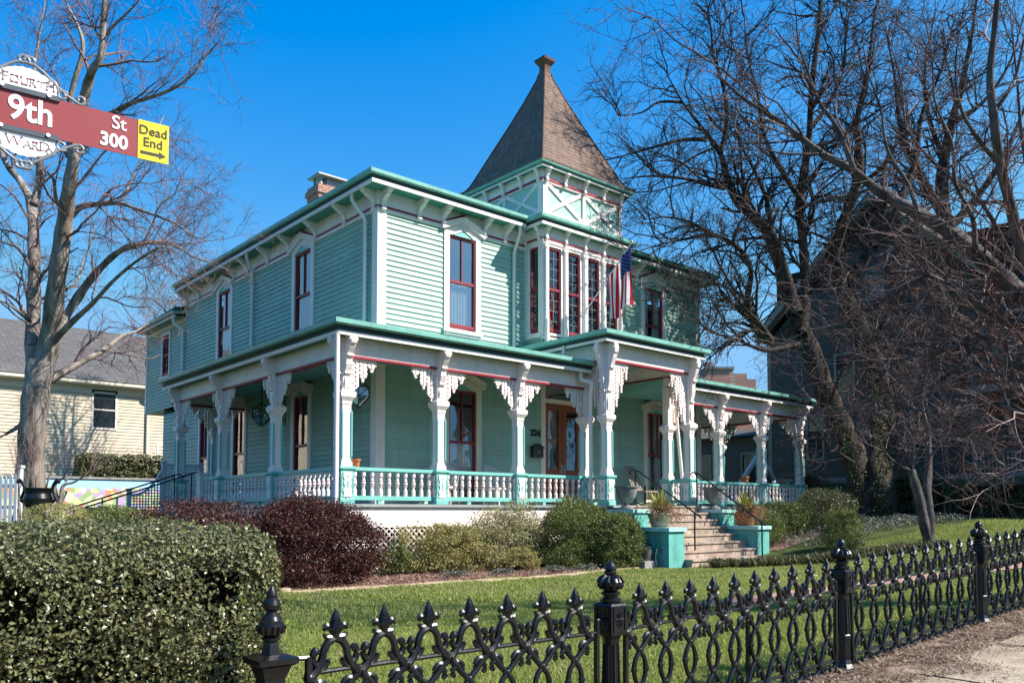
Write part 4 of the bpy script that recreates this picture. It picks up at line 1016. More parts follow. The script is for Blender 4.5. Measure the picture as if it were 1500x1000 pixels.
def fp(s, t):      # s: 0 at the tip .. 1 inner end of hoist; t: 0..1 down the fly
    p = hoist_t + (hoist_b - hoist_t) * s
    gather = 1
    c = hoist_t + (hoist_b - hoist_t) * .45
    q = c + (p - c) * np.array([1, 1 - .18 * t, 1 - .45 * t])
    fold = .12 * math.sin(s * 11 + .6 + 1.2 * t) * (.25 + .75 * t) + .05 * math.sin(s * 23 + 2 * t) * t
    q = q + np.array([fold, .035 * math.sin(s * 9 + t * 3), -1.52 * t + .05 * math.sin(s * 8) * t])
    return q
V = [fp(i / NS, j / NT) for i in range(NS + 1) for j in range(NT + 1)]
for i in range(NS):
    for j in range(NT):
        st = int(i / NS * 13); blue = st < 7 and j < NT * .40
        m.add([V[i * (NT + 1) + j], V[(i + 1) * (NT + 1) + j], V[(i + 1) * (NT + 1) + j + 1], V[i * (NT + 1) + j + 1]], [(0, 1, 2, 3)], 2 if blue else (0 if st % 2 == 0 else 1))
for a in range(9):
    for b in range(11):
        if (a + b) % 2: continue
        s0, t0 = (a + 1) / 10 * 7 / 13, (b + 1) / 12 * .40
        P0 = fp(s0, t0); du = (fp(s0 + .01, t0) - P0) / .01; dv = (fp(s0, t0 + .01) - P0) / .01
        du = du / np.linalg.norm(du); dv = dv / np.linalg.norm(dv); nn = np.cross(du, dv); nn /= np.linalg.norm(nn)
        for sg in (-1, 1):
            pts = [P0 + nn * sg * .006 + (.017 if k % 2 == 0 else .0075) * (math.cos(k * math.pi / 5) * du + math.sin(k * math.pi / 5) * dv) for k in range(10)]
            m.add(pts, [tuple(range(10))], 1)
m.build('cloth', [K['fred'], K['fwhite'], K['fblue']], fl, smooth=False)
for p_ in fl.children[-1].data.polygons: p_.use_smooth = True

# bucket and stone block at the foot of the left cheek wall
bu = empty('bucket', (15.0, 12.6, .5), 'dark grey bucket standing on a low block beside the turquoise wall', 'bucket')
m = MB(); m.lathe((15.0, 12.55, .47), [(.13, 0), (.17, .30), (.18, .30), (.18, .32), (.155, .32), (.12, .03)], 18); m.build('body', mat('grey_bucket', (.09, .09, .085), .5, .4, .2, 6), bu, smooth=True)
m = MB(); m.tube([(15.0 + .18 * math.cos(a), 12.55 - .05, .79 + .18 * math.sin(a) * .5) for a in np.linspace(0, math.pi, 9)], .008, 5); m.build('handle', K['iron'], bu)
m = MB(); m.box(14.78, 15.24, 12.38, 12.75, .26, .47); tag(m.build('stone_block', K['concrete']), 'low grey block under the bucket beside the steps', 'block')
hs = MB(); hs.tube([(15.2 + .12 * math.cos(a * 1.0), 12.3 + .05 * a * .1, .55 + .22 * math.sin(a)) for a in np.linspace(-1.4, 4.5, 26)], .012, 6); tag(hs.build('garden_hose', mat('grey_hose', (.12, .13, .11), .5)), 'thin dark garden hose looped beside the bucket', 'hose')
# ================================================================== VEGETATION
def leaf_mesh(name, C, Nn, size, m, asp=.5, jit=.7, curl=.15):
    """C centres (N,3), Nn preferred facing (N,3): one folded leaf (2 quads' worth of verts) each"""
    n = len(C); D = Nn + rng.normal(0, jit, (n, 3)); D /= np.linalg.norm(D, axis=1)[:, None] + 1e-9
    A = np.cross(D, rng.normal(0, 1, (n, 3))); A /= np.linalg.norm(A, axis=1)[:, None] + 1e-9; B = np.cross(D, A)
    L = (size * rng.uniform(.65, 1.3, n))[:, None]; W = L * asp
    V = np.stack([C - A * L * .5, C - B * W * .5 + D * L * curl * .5 - A * L * .08, C + A * L * .5 + D * L * curl * rng.uniform(-1, 1, (n, 1)), C + B * W * .5 + D * L * curl * .5 - A * L * .08], 1).reshape(-1, 3)
    return np_mesh(name, V, [np.arange(4 * n).reshape(-1, 4)], m)
def lumps(d, amp, k, seed):
    r_ = np.random.default_rng(seed); u = r_.normal(size=(k, 3)); u /= np.linalg.norm(u, axis=1)[:, None]
    return 1 + amp * np.max(np.exp(-((1 - d @ u.T) * 9)), axis=1) - amp * .5
def dirs(n):
    d = rng.normal(size=(n, 3)); return d / np.linalg.norm(d, axis=1)[:, None]
def stems_mesh(mb, c, rad, k, z0, r=.012):
    for i in range(k):
        d = dirs(1)[0]; d[2] = abs(d[2]) + .3; d /= np.linalg.norm(d)
        e = np.array(c) + d * np.array(rad) * .8; s = np.array([c[0] + random.uniform(-.12, .12) * rad[0], c[1] + random.uniform(-.12, .12) * rad[1], z0])
        mid = (s + e) / 2 + np.array([0, 0, .12 * rad[2]]); mb.tube([s, mid, e], [r, r * .75, r * .35], 5, caps=False)
K['bark'] = mat('grey_brown_bark', (.10, .075, .055), .95, .15, .5, 6, .9, 30, col2=(.22, .175, .14), stretch=(1, 1, .25))
K['stem'] = mat('shrub_stem', (.10, .07, .05), .95, .1, .4, 9)
def shrub(label, x, y, rx, ry, h, n, size, m, name='shrub', cat='shrub', amp=.25, k=9, seed=1, asp=.5, z=None, shell=.72, jit=.7, group=None, cluster=0, flat=.0, rot=0):
    z0 = float(gz(x, y)) if z is None else z
    t = empty(name, (x, y, z0), label, cat, group)
    d = dirs(n); d[:, 2] = np.where(d[:, 2] < -.9, -d[:, 2], d[:, 2])
    if flat: d = np.sign(d) * np.abs(d) ** (1 - flat); d /= (np.abs(d) ** 4).sum(1)[:, None] ** .25 if flat > .4 else np.linalg.norm(d, axis=1)[:, None]
    dn = d / np.linalg.norm(d, axis=1)[:, None]
    rr = (shell + (1 - shell) * rng.random(n) ** .6) * lumps(dn, amp, k, seed)
    inner = rng.random(n) < .22; rr = np.where(inner, rr * rng.uniform(.45, .9, n), rr)
    P = d * rr[:, None]
    if cluster:
        cc = P[rng.integers(0, n, cluster)]; P = cc[rng.integers(0, cluster, n)] + rng.normal(0, .075, (n, 3))
    P = P * np.array([rx, ry, h * .5])
    if rot: c_, s_ = math.cos(rot), math.sin(rot); P = np.stack([P[:, 0] * c_ - P[:, 1] * s_, P[:, 0] * s_ + P[:, 1] * c_, P[:, 2]], 1)
    P[:, :2] *= (1 + .35 * np.clip(-P[:, 2:3] / (h * .5), 0, 1)); P = P * np.array([1, 1, 1.08]) + np.array([0, 0, h * .46]); P[:, 2] = np.where(P[:, 2] < .01, rng.uniform(.0, .2, n), P[:, 2])
    ns = int(n / 350); pick = rng.integers(0, n, ns); SD = dn[pick] + rng.normal(0, .3, (ns, 3)) + np.array([0, 0, .45]); SD /= np.linalg.norm(SD, axis=1)[:, None]; SL = size * rng.uniform(2, 5, ns)
    kk = 8; SP = (P[pick][:, None] + SD[:, None] * (SL[:, None] * np.linspace(.1, 1, kk))[..., None]).reshape(-1, 3) + rng.normal(0, size * .22, (ns * kk, 3)); SP[:, 2] = np.maximum(SP[:, 2], .02)
    P = np.concatenate([P, SP]); dn = np.concatenate([dn, np.repeat(SD, kk, 0)])
    o = link('foliage', leaf_mesh('foliage', P, dn, size, m, asp, jit), t)
    mb = MB(); stems_mesh(mb, (0, 0, h * .5), (rx, ry, h * .5), 14, 0); mb.build('stem', K['stem'], t, local=True)
    return t
K['lf_hedge'] = island_mat('hedge_leaf', [(.045, .06, .02), (.11, .12, .042), (.19, .19, .08), (.09, .10, .034), (.22, .19, .085), (.12, .13, .048)], .36, .5, .18)
K['lf_red'] = island_mat('purple_red_leaf', [(.024, .010, .010), (.062, .017, .013), (.125, .030, .020), (.036, .014, .012), (.095, .050, .028)], .45, .35, .12)
K['lf_box'] = island_mat('boxwood_leaf', [(.05, .075, .018), (.11, .145, .032), (.19, .215, .055), (.08, .11, .026), (.26, .25, .08)], .42, .4, .3)
K['lf_yel'] = island_mat('yellow_green_leaf', [(.16, .17, .04), (.36, .33, .10), (.48, .41, .17), (.20, .20, .06), (.38, .27, .14)], .5, .35, .35)
K['lf_var'] = island_mat('variegated_leaf', [(.12, .14, .05), (.32, .30, .12), (.50, .43, .26), (.18, .19, .07)], .45, .4, .3)
K['lf_silver'] = island_mat('silver_leaf', [(.06, .075, .045), (.15, .16, .12), (.25, .25, .2), (.09, .10, .06)], .55, .3, .1)
K['lf_liri'] = island_mat('lilyturf_blade', [(.03, .04, .012), (.07, .075, .022), (.16, .13, .05), (.04, .05, .015)], .45, .4, .1)
K['lf_brown'] = island_mat('dry_brown_leaf', [(.16, .085, .045), (.34, .20, .11), (.46, .31, .18)], .8, .2, .3)
K['lf_bright'] = island_mat('bright_green_leaf', [(.08, .11, .02), (.17, .20, .035), (.27, .27, .06)], .4, .4, .3)

# ---- the near clipped hedge, a long rounded bar beside the fence
def hedge(label, x0, x1, y0, y1, h, n, size, m, name='clipped_hedge', z=None, round_=.22, jit=.75, bump=.05, asp=.55, taper=0):
    xc, yc = (x0 + x1) / 2, (y0 + y1) / 2; z0 = float(gz(xc, yc)) if z is None else z
    t = empty(name, (xc, yc, z0), label, 'hedge')
    a, b = (x1 - x0) / 2, (y1 - y0) / 2
    areas = np.array([4 * a * b, 2 * a * h, 2 * a * h, 2 * b * h, 2 * b * h]); f = rng.choice(5, n, p=areas / areas.sum())
    u, v = rng.uniform(-1, 1, n), rng.uniform(-1, 1, n); P = np.zeros((n, 3)); N = np.zeros((n, 3))
    top = f == 0
    P[top] = np.stack([u[top] * a, v[top] * b, np.full(top.sum(), h)], 1); N[top] = (0, 0, 1)
    for k, (ax, sg) in {1: (1, -1), 2: (1, 1), 3: (0, -1), 4: (0, 1)}.items():
        s_ = f == k; zz = (v[s_] + 1) / 2 * h
        if ax == 1: P[s_] = np.stack([u[s_] * a, np.full(s_.sum(), sg * b), zz], 1); N[s_, 1] = sg
        else: P[s_] = np.stack([np.full(s_.sum(), sg * a), u[s_] * b, zz], 1); N[s_, 0] = sg
    # round the shoulders: pull points outside a rounded box back onto it
    q = np.abs(P) - (np.array([a, b, h]) - round_); q[:, 2] = P[:, 2] - (h - round_)
    qq = np.maximum(q, 0); L = np.linalg.norm(qq, axis=1); o_ = L > round_
    sc = np.where(o_, round_ / np.maximum(L, 1e-6), 1)[:, None]; base = P - np.sign(P) * qq; P = base + np.sign(P) * qq * sc
    N = np.where(L[:, None] > .02, np.sign(P) * qq / np.maximum(L, 1e-6)[:, None], N)
    w = bump * (np.sin(P[:, 0] * 4.1 + 1) * np.sin(P[:, 1] * 5.3) + .6 * np.sin(P[:, 0] * 9 + P[:, 2] * 7) + .5 * np.sin(P[:, 2] * 11 + P[:, 0] * 3))
    dep = np.abs(rng.normal(0, .055, n)) * (rng.random(n) < .75) + (rng.random(n) < .12) * rng.uniform(0, .25, n)
    P = P + N * (w - dep + rng.normal(0, .012, n))[:, None]
    # sparser pockets where the dark inside shows
    hole = np.sin(P[:, 0] * 7.3 + 2 * np.sin(P[:, 2] * 5)) * np.sin(P[:, 2] * 8.1 + P[:, 1] * 6 + 1.7) > .5
    keep = ~hole | (rng.random(n) < .22) | (top & (rng.random(n) < .8))
    if taper: P[:, 1] *= 1
    P, N = P[keep], N[keep]
    ns = int(len(P) / 900); pick = rng.integers(0, len(P), ns); SD = N[pick] + rng.normal(0, .35, (ns, 3)) + np.array([0, 0, .5]); SD /= np.linalg.norm(SD, axis=1)[:, None]; SL = size * rng.uniform(2.5, 6, ns)
    kk = 7; fr_ = np.linspace(.15, 1, kk); SP = (P[pick][:, None] + SD[:, None] * (SL[:, None] * fr_)[..., None]).reshape(-1, 3) + rng.normal(0, size * .25, (ns * kk, 3))
    P = np.concatenate([P, SP]); N = np.concatenate([N, np.repeat(SD, kk, 0)])
    link('foliage', leaf_mesh('foliage', P, N, size, m, asp, jit), t)
    mb = MB()
    for i in range(int((x1 - x0) * 9)):
        x = random.uniform(-a, a) * .92; y = random.uniform(-b, b) * .4
        e = (x + random.uniform(-.25, .25), np.sign(random.uniform(-1, 1)) * b * random.uniform(.3, .85), h * random.uniform(.5, .93))
        mb.tube([(x, y, 0), ((x + e[0]) / 2, (y + e[1]) / 2 * .8, e[2] * .55), e], [.014, .010, .004], 5, caps=False)
    mb.build('stem', K['stem'], t, local=True)
    # solid near-black core, the hedge's inner shade put into its colour
    c = MB(); c.box(-a + .2, a - .2, -b + .2, b - .2, .05, h - .2); c.build('shade_core', mat('hedge_shade_core', (.012, .012, .007), 1, .0, .5, 9), t, local=True)
    return t
hedge('broad clipped green hedge in the near left corner beside the iron gate post', -2.4, 1.72, 3.40, 5.2, 1.25, 290000, .020, K['lf_hedge'], round_=.25, z=.28, bump=.025, asp=.62)

# ---- bed shrubs before the porch
shrub('big rounded dark purple red shrub before the porch corner', 7.02, 13.55, 1.24, 1.1, 1.5, 60000, .044, K['lf_red'], amp=.32, k=16, seed=3, shell=.75, flat=.28, cluster=2600)
shrub('dark purple shrub behind the big purple one at the left', 5.9, 15.6, 1.7, 1.4, 1.35, 26000, .045, K['lf_red'], amp=.3, k=14, seed=4, z=.4, cluster=1200)
shrub('spreading dark purple shrub filling the bed left of the big one', 5.4, 13.9, 1.1, .95, 1.2, 16000, .045, K['lf_red'], amp=.25, seed=41, shell=.7)
shrub('low dark shrub at the foot of the side steps', 5.2, 18.4, 1.3, 1.2, .75, 12000, .05, K['lf_box'], amp=.25, seed=5, z=.95)
shrub('sparse green shrub in front of the white lattice', 9.3, 14.3, .6, .45, .72, 3600, .05, K['lf_box'], amp=.5, seed=6, shell=.4, cluster=180)
shrub('loose yellow green shrub left of its twin before the lattice', 10.75, 14.35, 1.15, .65, 1.2, 17000, .05, K['lf_yel'], amp=.5, seed=7, shell=.45, cluster=420)
shrub('tall loose variegated shrub beside the boxwood', 12.45, 14.35, 1.15, .65, 1.5, 18000, .05, K['lf_var'], amp=.45, seed=8, shell=.45, cluster=420)
shrub('low yellowish shrublet at the foot of the variegated shrub', 11.9, 13.5, .7, .4, .55, 5000, .044, K['lf_yel'], amp=.4, seed=9, shell=.4, cluster=120)
shrub('large rounded boxwood left of the front steps', 14.05, 13.85, 1.16, .8, 1.55, 42000, .044, K['lf_box'], amp=.3, k=14, seed=10, shell=.8, flat=.34, cluster=1100)
shrub('second boxwood ball right behind the bucket', 14.55, 12.95, .68, .58, 1.25, 24000, .044, K['lf_box'], amp=.15, seed=11, shell=.8, cluster=520)
for (x, y, r) in ((9.9, 13.1, .38), (11.1, 13.0, .36), (12.4, 12.85, .45), (13.2, 12.75, .42)):
    shrub('low grey green creeping plant in the bark bed', x, y, r, r * .7, .16, 1200, .035, K['lf_silver'], name='creeping_plant', cat='plant', group='creeping plants in the bark bed', shell=.3, cluster=60)
# right of the steps
shrub('rounded green shrub touching the right turquoise wall', 20.5, 13.1, 1.0, .8, 1.1, 17000, .046, K['lf_box'], amp=.25, seed=12, cluster=600)
shrub('middle rounded shrub in the row right of the steps', 22.1, 13.2, 1.05, .8, 1.05, 17000, .046, K['lf_box'], amp=.25, seed=13, cluster=600)
shrub('rightmost rounded shrub in the row below the porch end', 23.6, 12.8, 1.15, .9, 1.15, 19000, .046, K['lf_hedge'], amp=.25, seed=14, cluster=600)
shrub('small conical yellow green conifer behind the second fence post', 20.5, 10.6, .5, .48, 1.05, 15000, .032, K['lf_bright'], name='dwarf_conifer', cat='conifer', amp=.42, k=18, seed=15, shell=.6, cluster=420)
def cover(name, label, cat, n, xr, yr, h, size, m, keep=None, blade=True):
    x = rng.uniform(*xr, n); y = rng.uniform(*yr, n)
    if keep is not None: k = keep(x, y); x, y = x[k], y[k]
    z = gz(x, y) + rng.random(len(x)) ** .7 * h * (.7 + .3 * np.sin(x * 3) * np.sin(y * 4))
    o = link(name, leaf_mesh(name, np.stack([x, y, z], 1), np.tile([0, 0, 1.0], (len(x), 1)), size, m, .2 if blade else .55, .9)); tag(o, label, cat, kind='stuff')
cover('ground_cover', 'silvery green ground cover round the foot of the trees at the right', 'ground cover', 34000, (20.5, 31), (9.4, 16), .26, .06, K['lf_silver'], lambda x, y: y > 10.2 + .5 * np.sin(x * .9) + 2.2 * S(26, 31, x), False)
def tuft_row(label, pts, n, L, m):
    for x, y in pts:
        mb = None; n_ = n; z0 = float(gz(x, y))
        a = rng.uniform(0, 2 * math.pi, n_); r0 = rng.uniform(0, .12, n_); l = L * rng.uniform(.6, 1.2, n_); sp = rng.uniform(.25, 1.0, n_)
        b0 = np.stack([r0 * np.cos(a), r0 * np.sin(a), np.zeros(n_)], 1); out = np.stack([np.cos(a), np.sin(a), np.zeros(n_)], 1)
        p1 = b0 + out * (l * sp * .45)[:, None] + np.array([0, 0, 1]) * (l * (.75 - .25 * sp))[:, None]
        p2 = b0 + out * (l * sp * .95)[:, None] + np.array([0, 0, 1]) * (l * (.85 - .75 * sp))[:, None]
        sd = np.stack([-np.sin(a), np.cos(a), np.zeros(n_)], 1) * .008
        V = np.stack([b0 - sd, b0 + sd, p1 + sd, p1 - sd, p2], 1).reshape(-1, 3); b_ = np.arange(n_)[:, None] * 5
        o = link('lilyturf_clump', np_mesh('lilyturf_clump', V, [b_ + np.array([[0, 1, 2, 3]]), b_ + np.array([[3, 2, 4]])], m), loc=(x, y, z0))
        tag(o, label, 'ornamental grass', 'lilyturf clumps edging the lawn')
tuft_row('dark green clump of lilyturf in the low border between lawn and shrubs', [(16.2 + .27 * i + random.uniform(-.05, .05), 11.35 - .21 * i + random.uniform(-.12, .12)) for i in range(16)] + [(16.3 + .27 * i + random.uniform(-.05, .05), 11.6 - .2 * i + random.uniform(-.12, .12)) for i in range(16)], 130, .30, K['lf_liri'])

# planters with spiky yucca and dry brown growth on the lower cheek walls
K['pal'] = mat('buff_planter', (.36, .29, .21), .85, .2, .25, 6, .3, 40)
def yucca(x, y, z, label, dry=700, side=1, pm=None):
    t = empty('yucca_planter', (x, y, z), label, 'planter')
    m = MB(); m.lathe((x, y, z), [(.17, 0), (.21, .04), (.27, .26), (.30, .30), (.30, .34), (.26, .34), (.24, .28)], 20); m.build('pot', pm or K['pal'], t, smooth=True)
    n = 95; a = rng.uniform(0, 2 * math.pi, n); el = rng.uniform(.45, 1.5, n); l = rng.uniform(.42, .72, n)
    d = np.stack([np.cos(a) * np.cos(el), np.sin(a) * np.cos(el), np.sin(el)], 1); sd = np.stack([-np.sin(a), np.cos(a), 0 * a], 1) * .019
    b0 = np.tile([0, 0, .34], (n, 1)); V = np.stack([b0 - sd, b0 + sd, b0 + d * (l * .5)[:, None] + sd, b0 + d * (l * .5)[:, None] - sd, b0 + d * l[:, None] - np.array([0, 0, .03])], 1).reshape(-1, 3); b_ = np.arange(n)[:, None] * 5
    link('leaves', np_mesh('leaves', V, [b_ + np.array([[0, 1, 2, 3]]), b_ + np.array([[3, 2, 4]])], K['lf_yucca']), t)
    C = rng.normal(0, 1, (dry, 3)) * np.array([.19, .17, .11]) + np.array([.06 * side, -.08, .36]); C[:, 2] -= .25 * np.maximum(np.hypot(C[:, 0], C[:, 1]) - .25, 0)
    link('dry_growth', leaf_mesh('dry_growth', C, C - np.array([0, 0, .2]), .085, K['lf_brown'], .24, 1.0), t)
K['lf_yucca'] = island_mat('yucca_leaf', [(.22, .23, .035), (.42, .40, .08), (.32, .30, .07), (.14, .17, .04)], .45, .4, .15)
yucca(15.6, 12.6, 1.23, 'buff pot with spiky yellow yucca and dry growth on the left wall', 1500, 1)
yucca(19.2, 12.62, 1.23, 'terracotta pot with yucca and much brown dry growth on the right wall', 2600, 1, K['terracotta'])

# ================================================================== TREES
def tubes_np(P, Rr, n):
    """P (N,k,3), Rr (N,k) -> verts, quads"""
    N_, k = P.shape[:2]
    T = np.gradient(P, axis=1); T /= np.linalg.norm(T, axis=2)[..., None] + 1e-9
    ref = np.where((np.abs(T.mean(1)[:, 2]) < .8)[:, None], np.array([[0, 0, 1.0]]), np.array([[1.0, 0, 0]]))[:, None]
    A = np.cross(T, ref); A /= np.linalg.norm(A, axis=2)[..., None] + 1e-9; B = np.cross(T, A)
    th = np.arange(n) * 2 * math.pi / n
    V = P[:, :, None] + Rr[:, :, None, None] * (np.cos(th)[None, None, :, None] * A[:, :, None] + np.sin(th)[None, None, :, None] * B[:, :, None])
    i, a, j = np.meshgrid(np.arange(N_), np.arange(k - 1), np.arange(n), indexing='ij'); base = i * k * n
    F = np.stack([base + a * n + j, base + a * n + (j + 1) % n, base + (a + 1) * n + (j + 1) % n, base + (a + 1) * n + j], -1).reshape(-1, 4)
    return V.reshape(-1, 3), F
def smooth_path(P, r, k=None):
    P = np.asarray(P, float); r = np.asarray(r, float); n = len(P); k = k or (n - 1) * 4 + 1
    t = np.linspace(0, n - 1, k); i = np.clip(t.astype(int), 0, n - 2); f = (t - i)[:, None]
    p0, p1, p2, p3 = P[np.maximum(i - 1, 0)], P[i], P[i + 1], P[np.minimum(i + 2, n - 1)]
    Q = .5 * ((2 * p1) + (-p0 + p2) * f + (2 * p0 - 5 * p1 + 4 * p2 - p3) * f ** 2 + (-p0 + 3 * p1 - 3 * p2 + p3) * f ** 3)
    return Q, np.interp(t, np.arange(n), r)
def spawn(P, Rr, dens, tmin, lr, ang, rf, rmin, rmax, npts, wob, up, tmax=1.0, lexp=0.0, droop=0):
    N_, k = P.shape[:2]; seg = np.linalg.norm(np.diff(P, axis=1), axis=2); Ls = seg.sum(1)
    cnt = rng.poisson(dens * Ls * (tmax - tmin)); idx = np.repeat(np.arange(N_), cnt); M = len(idx)
    t = rng.uniform(tmin, tmax, M); x = t * (k - 1); i = np.minimum(x.astype(int), k - 2); f = (x - i)[:, None]
    p = P[idx, i] * (1 - f) + P[idx, i + 1] * f; r = Rr[idx, i] * (1 - f[:, 0]) + Rr[idx, i + 1] * f[:, 0]
    T = P[idx, i + 1] - P[idx, i]; T /= np.linalg.norm(T, axis=1)[:, None] + 1e-9
    q = rng.normal(size=(M, 3)); q -= T * (q * T).sum(1)[:, None]; q /= np.linalg.norm(q, axis=1)[:, None] + 1e-9
    an = np.radians(rng.uniform(ang[0], ang[1], M))[:, None]
    D = T * np.cos(an) + q * np.sin(an); D[:, 2] += up; D /= np.linalg.norm(D, axis=1)[:, None]
    L = rng.uniform(lr[0], lr[1], M) * (1 - lexp * t)
    r0 = np.clip(r * rf, rmin, rmax); Q = np.zeros((M, npts, 3)); Q[:, 0] = p; d = D.copy()
    for s in range(1, npts):
        d = d + rng.normal(0, wob, (M, 3)) + np.array([0, 0, (up * .35 - droop) / npts]); d /= np.linalg.norm(d, axis=1)[:, None]
        Q[:, s] = Q[:, s - 1] + d * (L / (npts - 1))[:, None]
    RR = r0[:, None] * np.linspace(1, .38, npts)[None]
    return Q, RR
def tree(name, label, limbs, bark, twig, lv, cat='tree', jit=.25, buds=None, budn=0, ext=(), group=None, dseed=0, keepw=()):
    """limbs: (pixel path, depth at start, depth at end, width px start, width px end)"""
    r_ = np.random.default_rng(100 + dseed); paths = []
    for li, (pp, d0, d1, w0, w1) in enumerate(limbs):
        n = len(pp); dd = np.linspace(d0, d1, n) + np.concatenate([[0], np.cumsum(r_.normal(0, jit, n - 1))]) * (.5 if d0 == d1 else .6)
        P = np.array([at(x, y, d) for (x, y), d in zip(pp, dd)]); w = (w0 + (min(w1, 1.1 if li >= ext_n.get(name, 1) and li not in keepw else w1) - w0) * np.linspace(0, 1, n) ** .8) * dd / FPX / 2
        paths.append(smooth_path(P, w))
    base = paths[0][0][0]; z0 = float(gz(base[0], base[1]))
    t = empty(name, (base[0], base[1], z0), label, cat, group)
    org = np.array([base[0], base[1], z0])
    Vs, Fs, o = [], [], 0
    for li, (P, r) in enumerate(paths):
        P = P.copy(); r = r.copy()
        if li < ext_n.get(name, 1):            # root flare and bed the trunk in the ground
            P = np.concatenate([[P[0] + (0, 0, z0 - P[0][2] - .15) if P[0][2] > z0 else P[0] - (0, 0, .15)], P]); r = np.concatenate([[r[0] * 1.45], r])
        P = P + 0; n = 12; r = r * (1 + .06 * np.sin(np.arange(len(r)) * 1.7 + li))
        V, F = tubes_np(P[None], r[None], n); th = np.tile(np.arange(n), len(P)); V = V + (V - np.repeat(P, n, 0)) * (.10 * np.sin(th * 2.1 + li) + .05 * np.sin(th * 5 + np.repeat(np.arange(len(P)), n) * .4))[:, None]
        Vs.append(V); Fs.append(F + o); o += len(V)
    link('trunk', np_mesh('trunk', np.concatenate(Vs) - org, [np.concatenate(Fs)], bark, smooth=True), t)
    # crown: boughs, branches, twigs grown from the limbs
    K_ = 14; LP = np.stack([np.stack([np.interp(np.linspace(0, len(P) - 1, K_), np.arange(len(P)), P[:, c]) for c in range(3)], 1) for P, r in paths]); LR = np.stack([np.interp(np.linspace(0, len(r) - 1, K_), np.arange(len(r)), r) for P, r in paths])
    cur = [(LP[ext_n.get(name, 1):], LR[ext_n.get(name, 1):])]; Vs, Fs, o, last = [], [], 0, None; allprev = cur[0]
    for k, (dens, tmin, lr, ang, rf, rmin, rmax, npts, wob, up, sides, droop) in enumerate(lv):
        Q, RR = spawn(allprev[0], allprev[1], dens, tmin, lr, ang, rf, rmin, rmax, npts, wob, up, lexp=.35, droop=droop)
        V, F = tubes_np(Q, RR, sides); Vs.append(V); Fs.append(F + o); o += len(V); allprev = (Q, RR); last = Q
    print(name, 'twig quads', sum(len(f) for f in Fs), 'last level', len(last))
    link('crown', np_mesh('crown', np.concatenate(Vs) - org, [np.concatenate(Fs)], twig, smooth=False), t)
    if budn:
        pick = rng.integers(0, len(last), budn); B = last[pick, rng.integers(1, last.shape[1], budn)]
        link('buds', leaf_mesh('buds', B - org, dirs(budn), buds[1], buds[0], .7, 1), t)
    return t
ext_n = {'bare_elm': 1, 'bare_oak': 2, 'bare_maple': 1, 'crape_myrtle': 2}
K['bark_l'] = mat('pale_grey_bark', (.17, .135, .11), .95, .15, .5, 5, 1.0, 22, col2=(.42, .35, .295), stretch=(1, 1, .18))
K['bark_d'] = mat('dark_grey_bark', (.035, .028, .023), .95, .15, .5, 5, 1.0, 22, col2=(.085, .068, .055), stretch=(1, 1, .18))
K['bark_m'] = mat('smooth_grey_bark', (.055, .045, .04), .85, .2, .4, 6, .8, 25, col2=(.15, .125, .11), stretch=(1, 1, .4))
K['twig_l'] = island_mat('elm_twig', [(.17, .11, .10), (.24, .155, .15), (.11, .075, .07)], .9, .15)
K['twig_d'] = island_mat('oak_twig', [(.040, .030, .026), (.065, .050, .044), (.03, .023, .02)], .9, .15)
K['twig_m'] = island_mat('maple_twig', [(.085, .042, .034), (.20, .125, .105), (.36, .27, .235), (.13, .065, .052), (.06, .032, .027)], .85, .2)
K['bud'] = island_mat('red_buds', [(.16, .015, .012), (.26, .03, .02), (.09, .012, .012)], .7, .2)

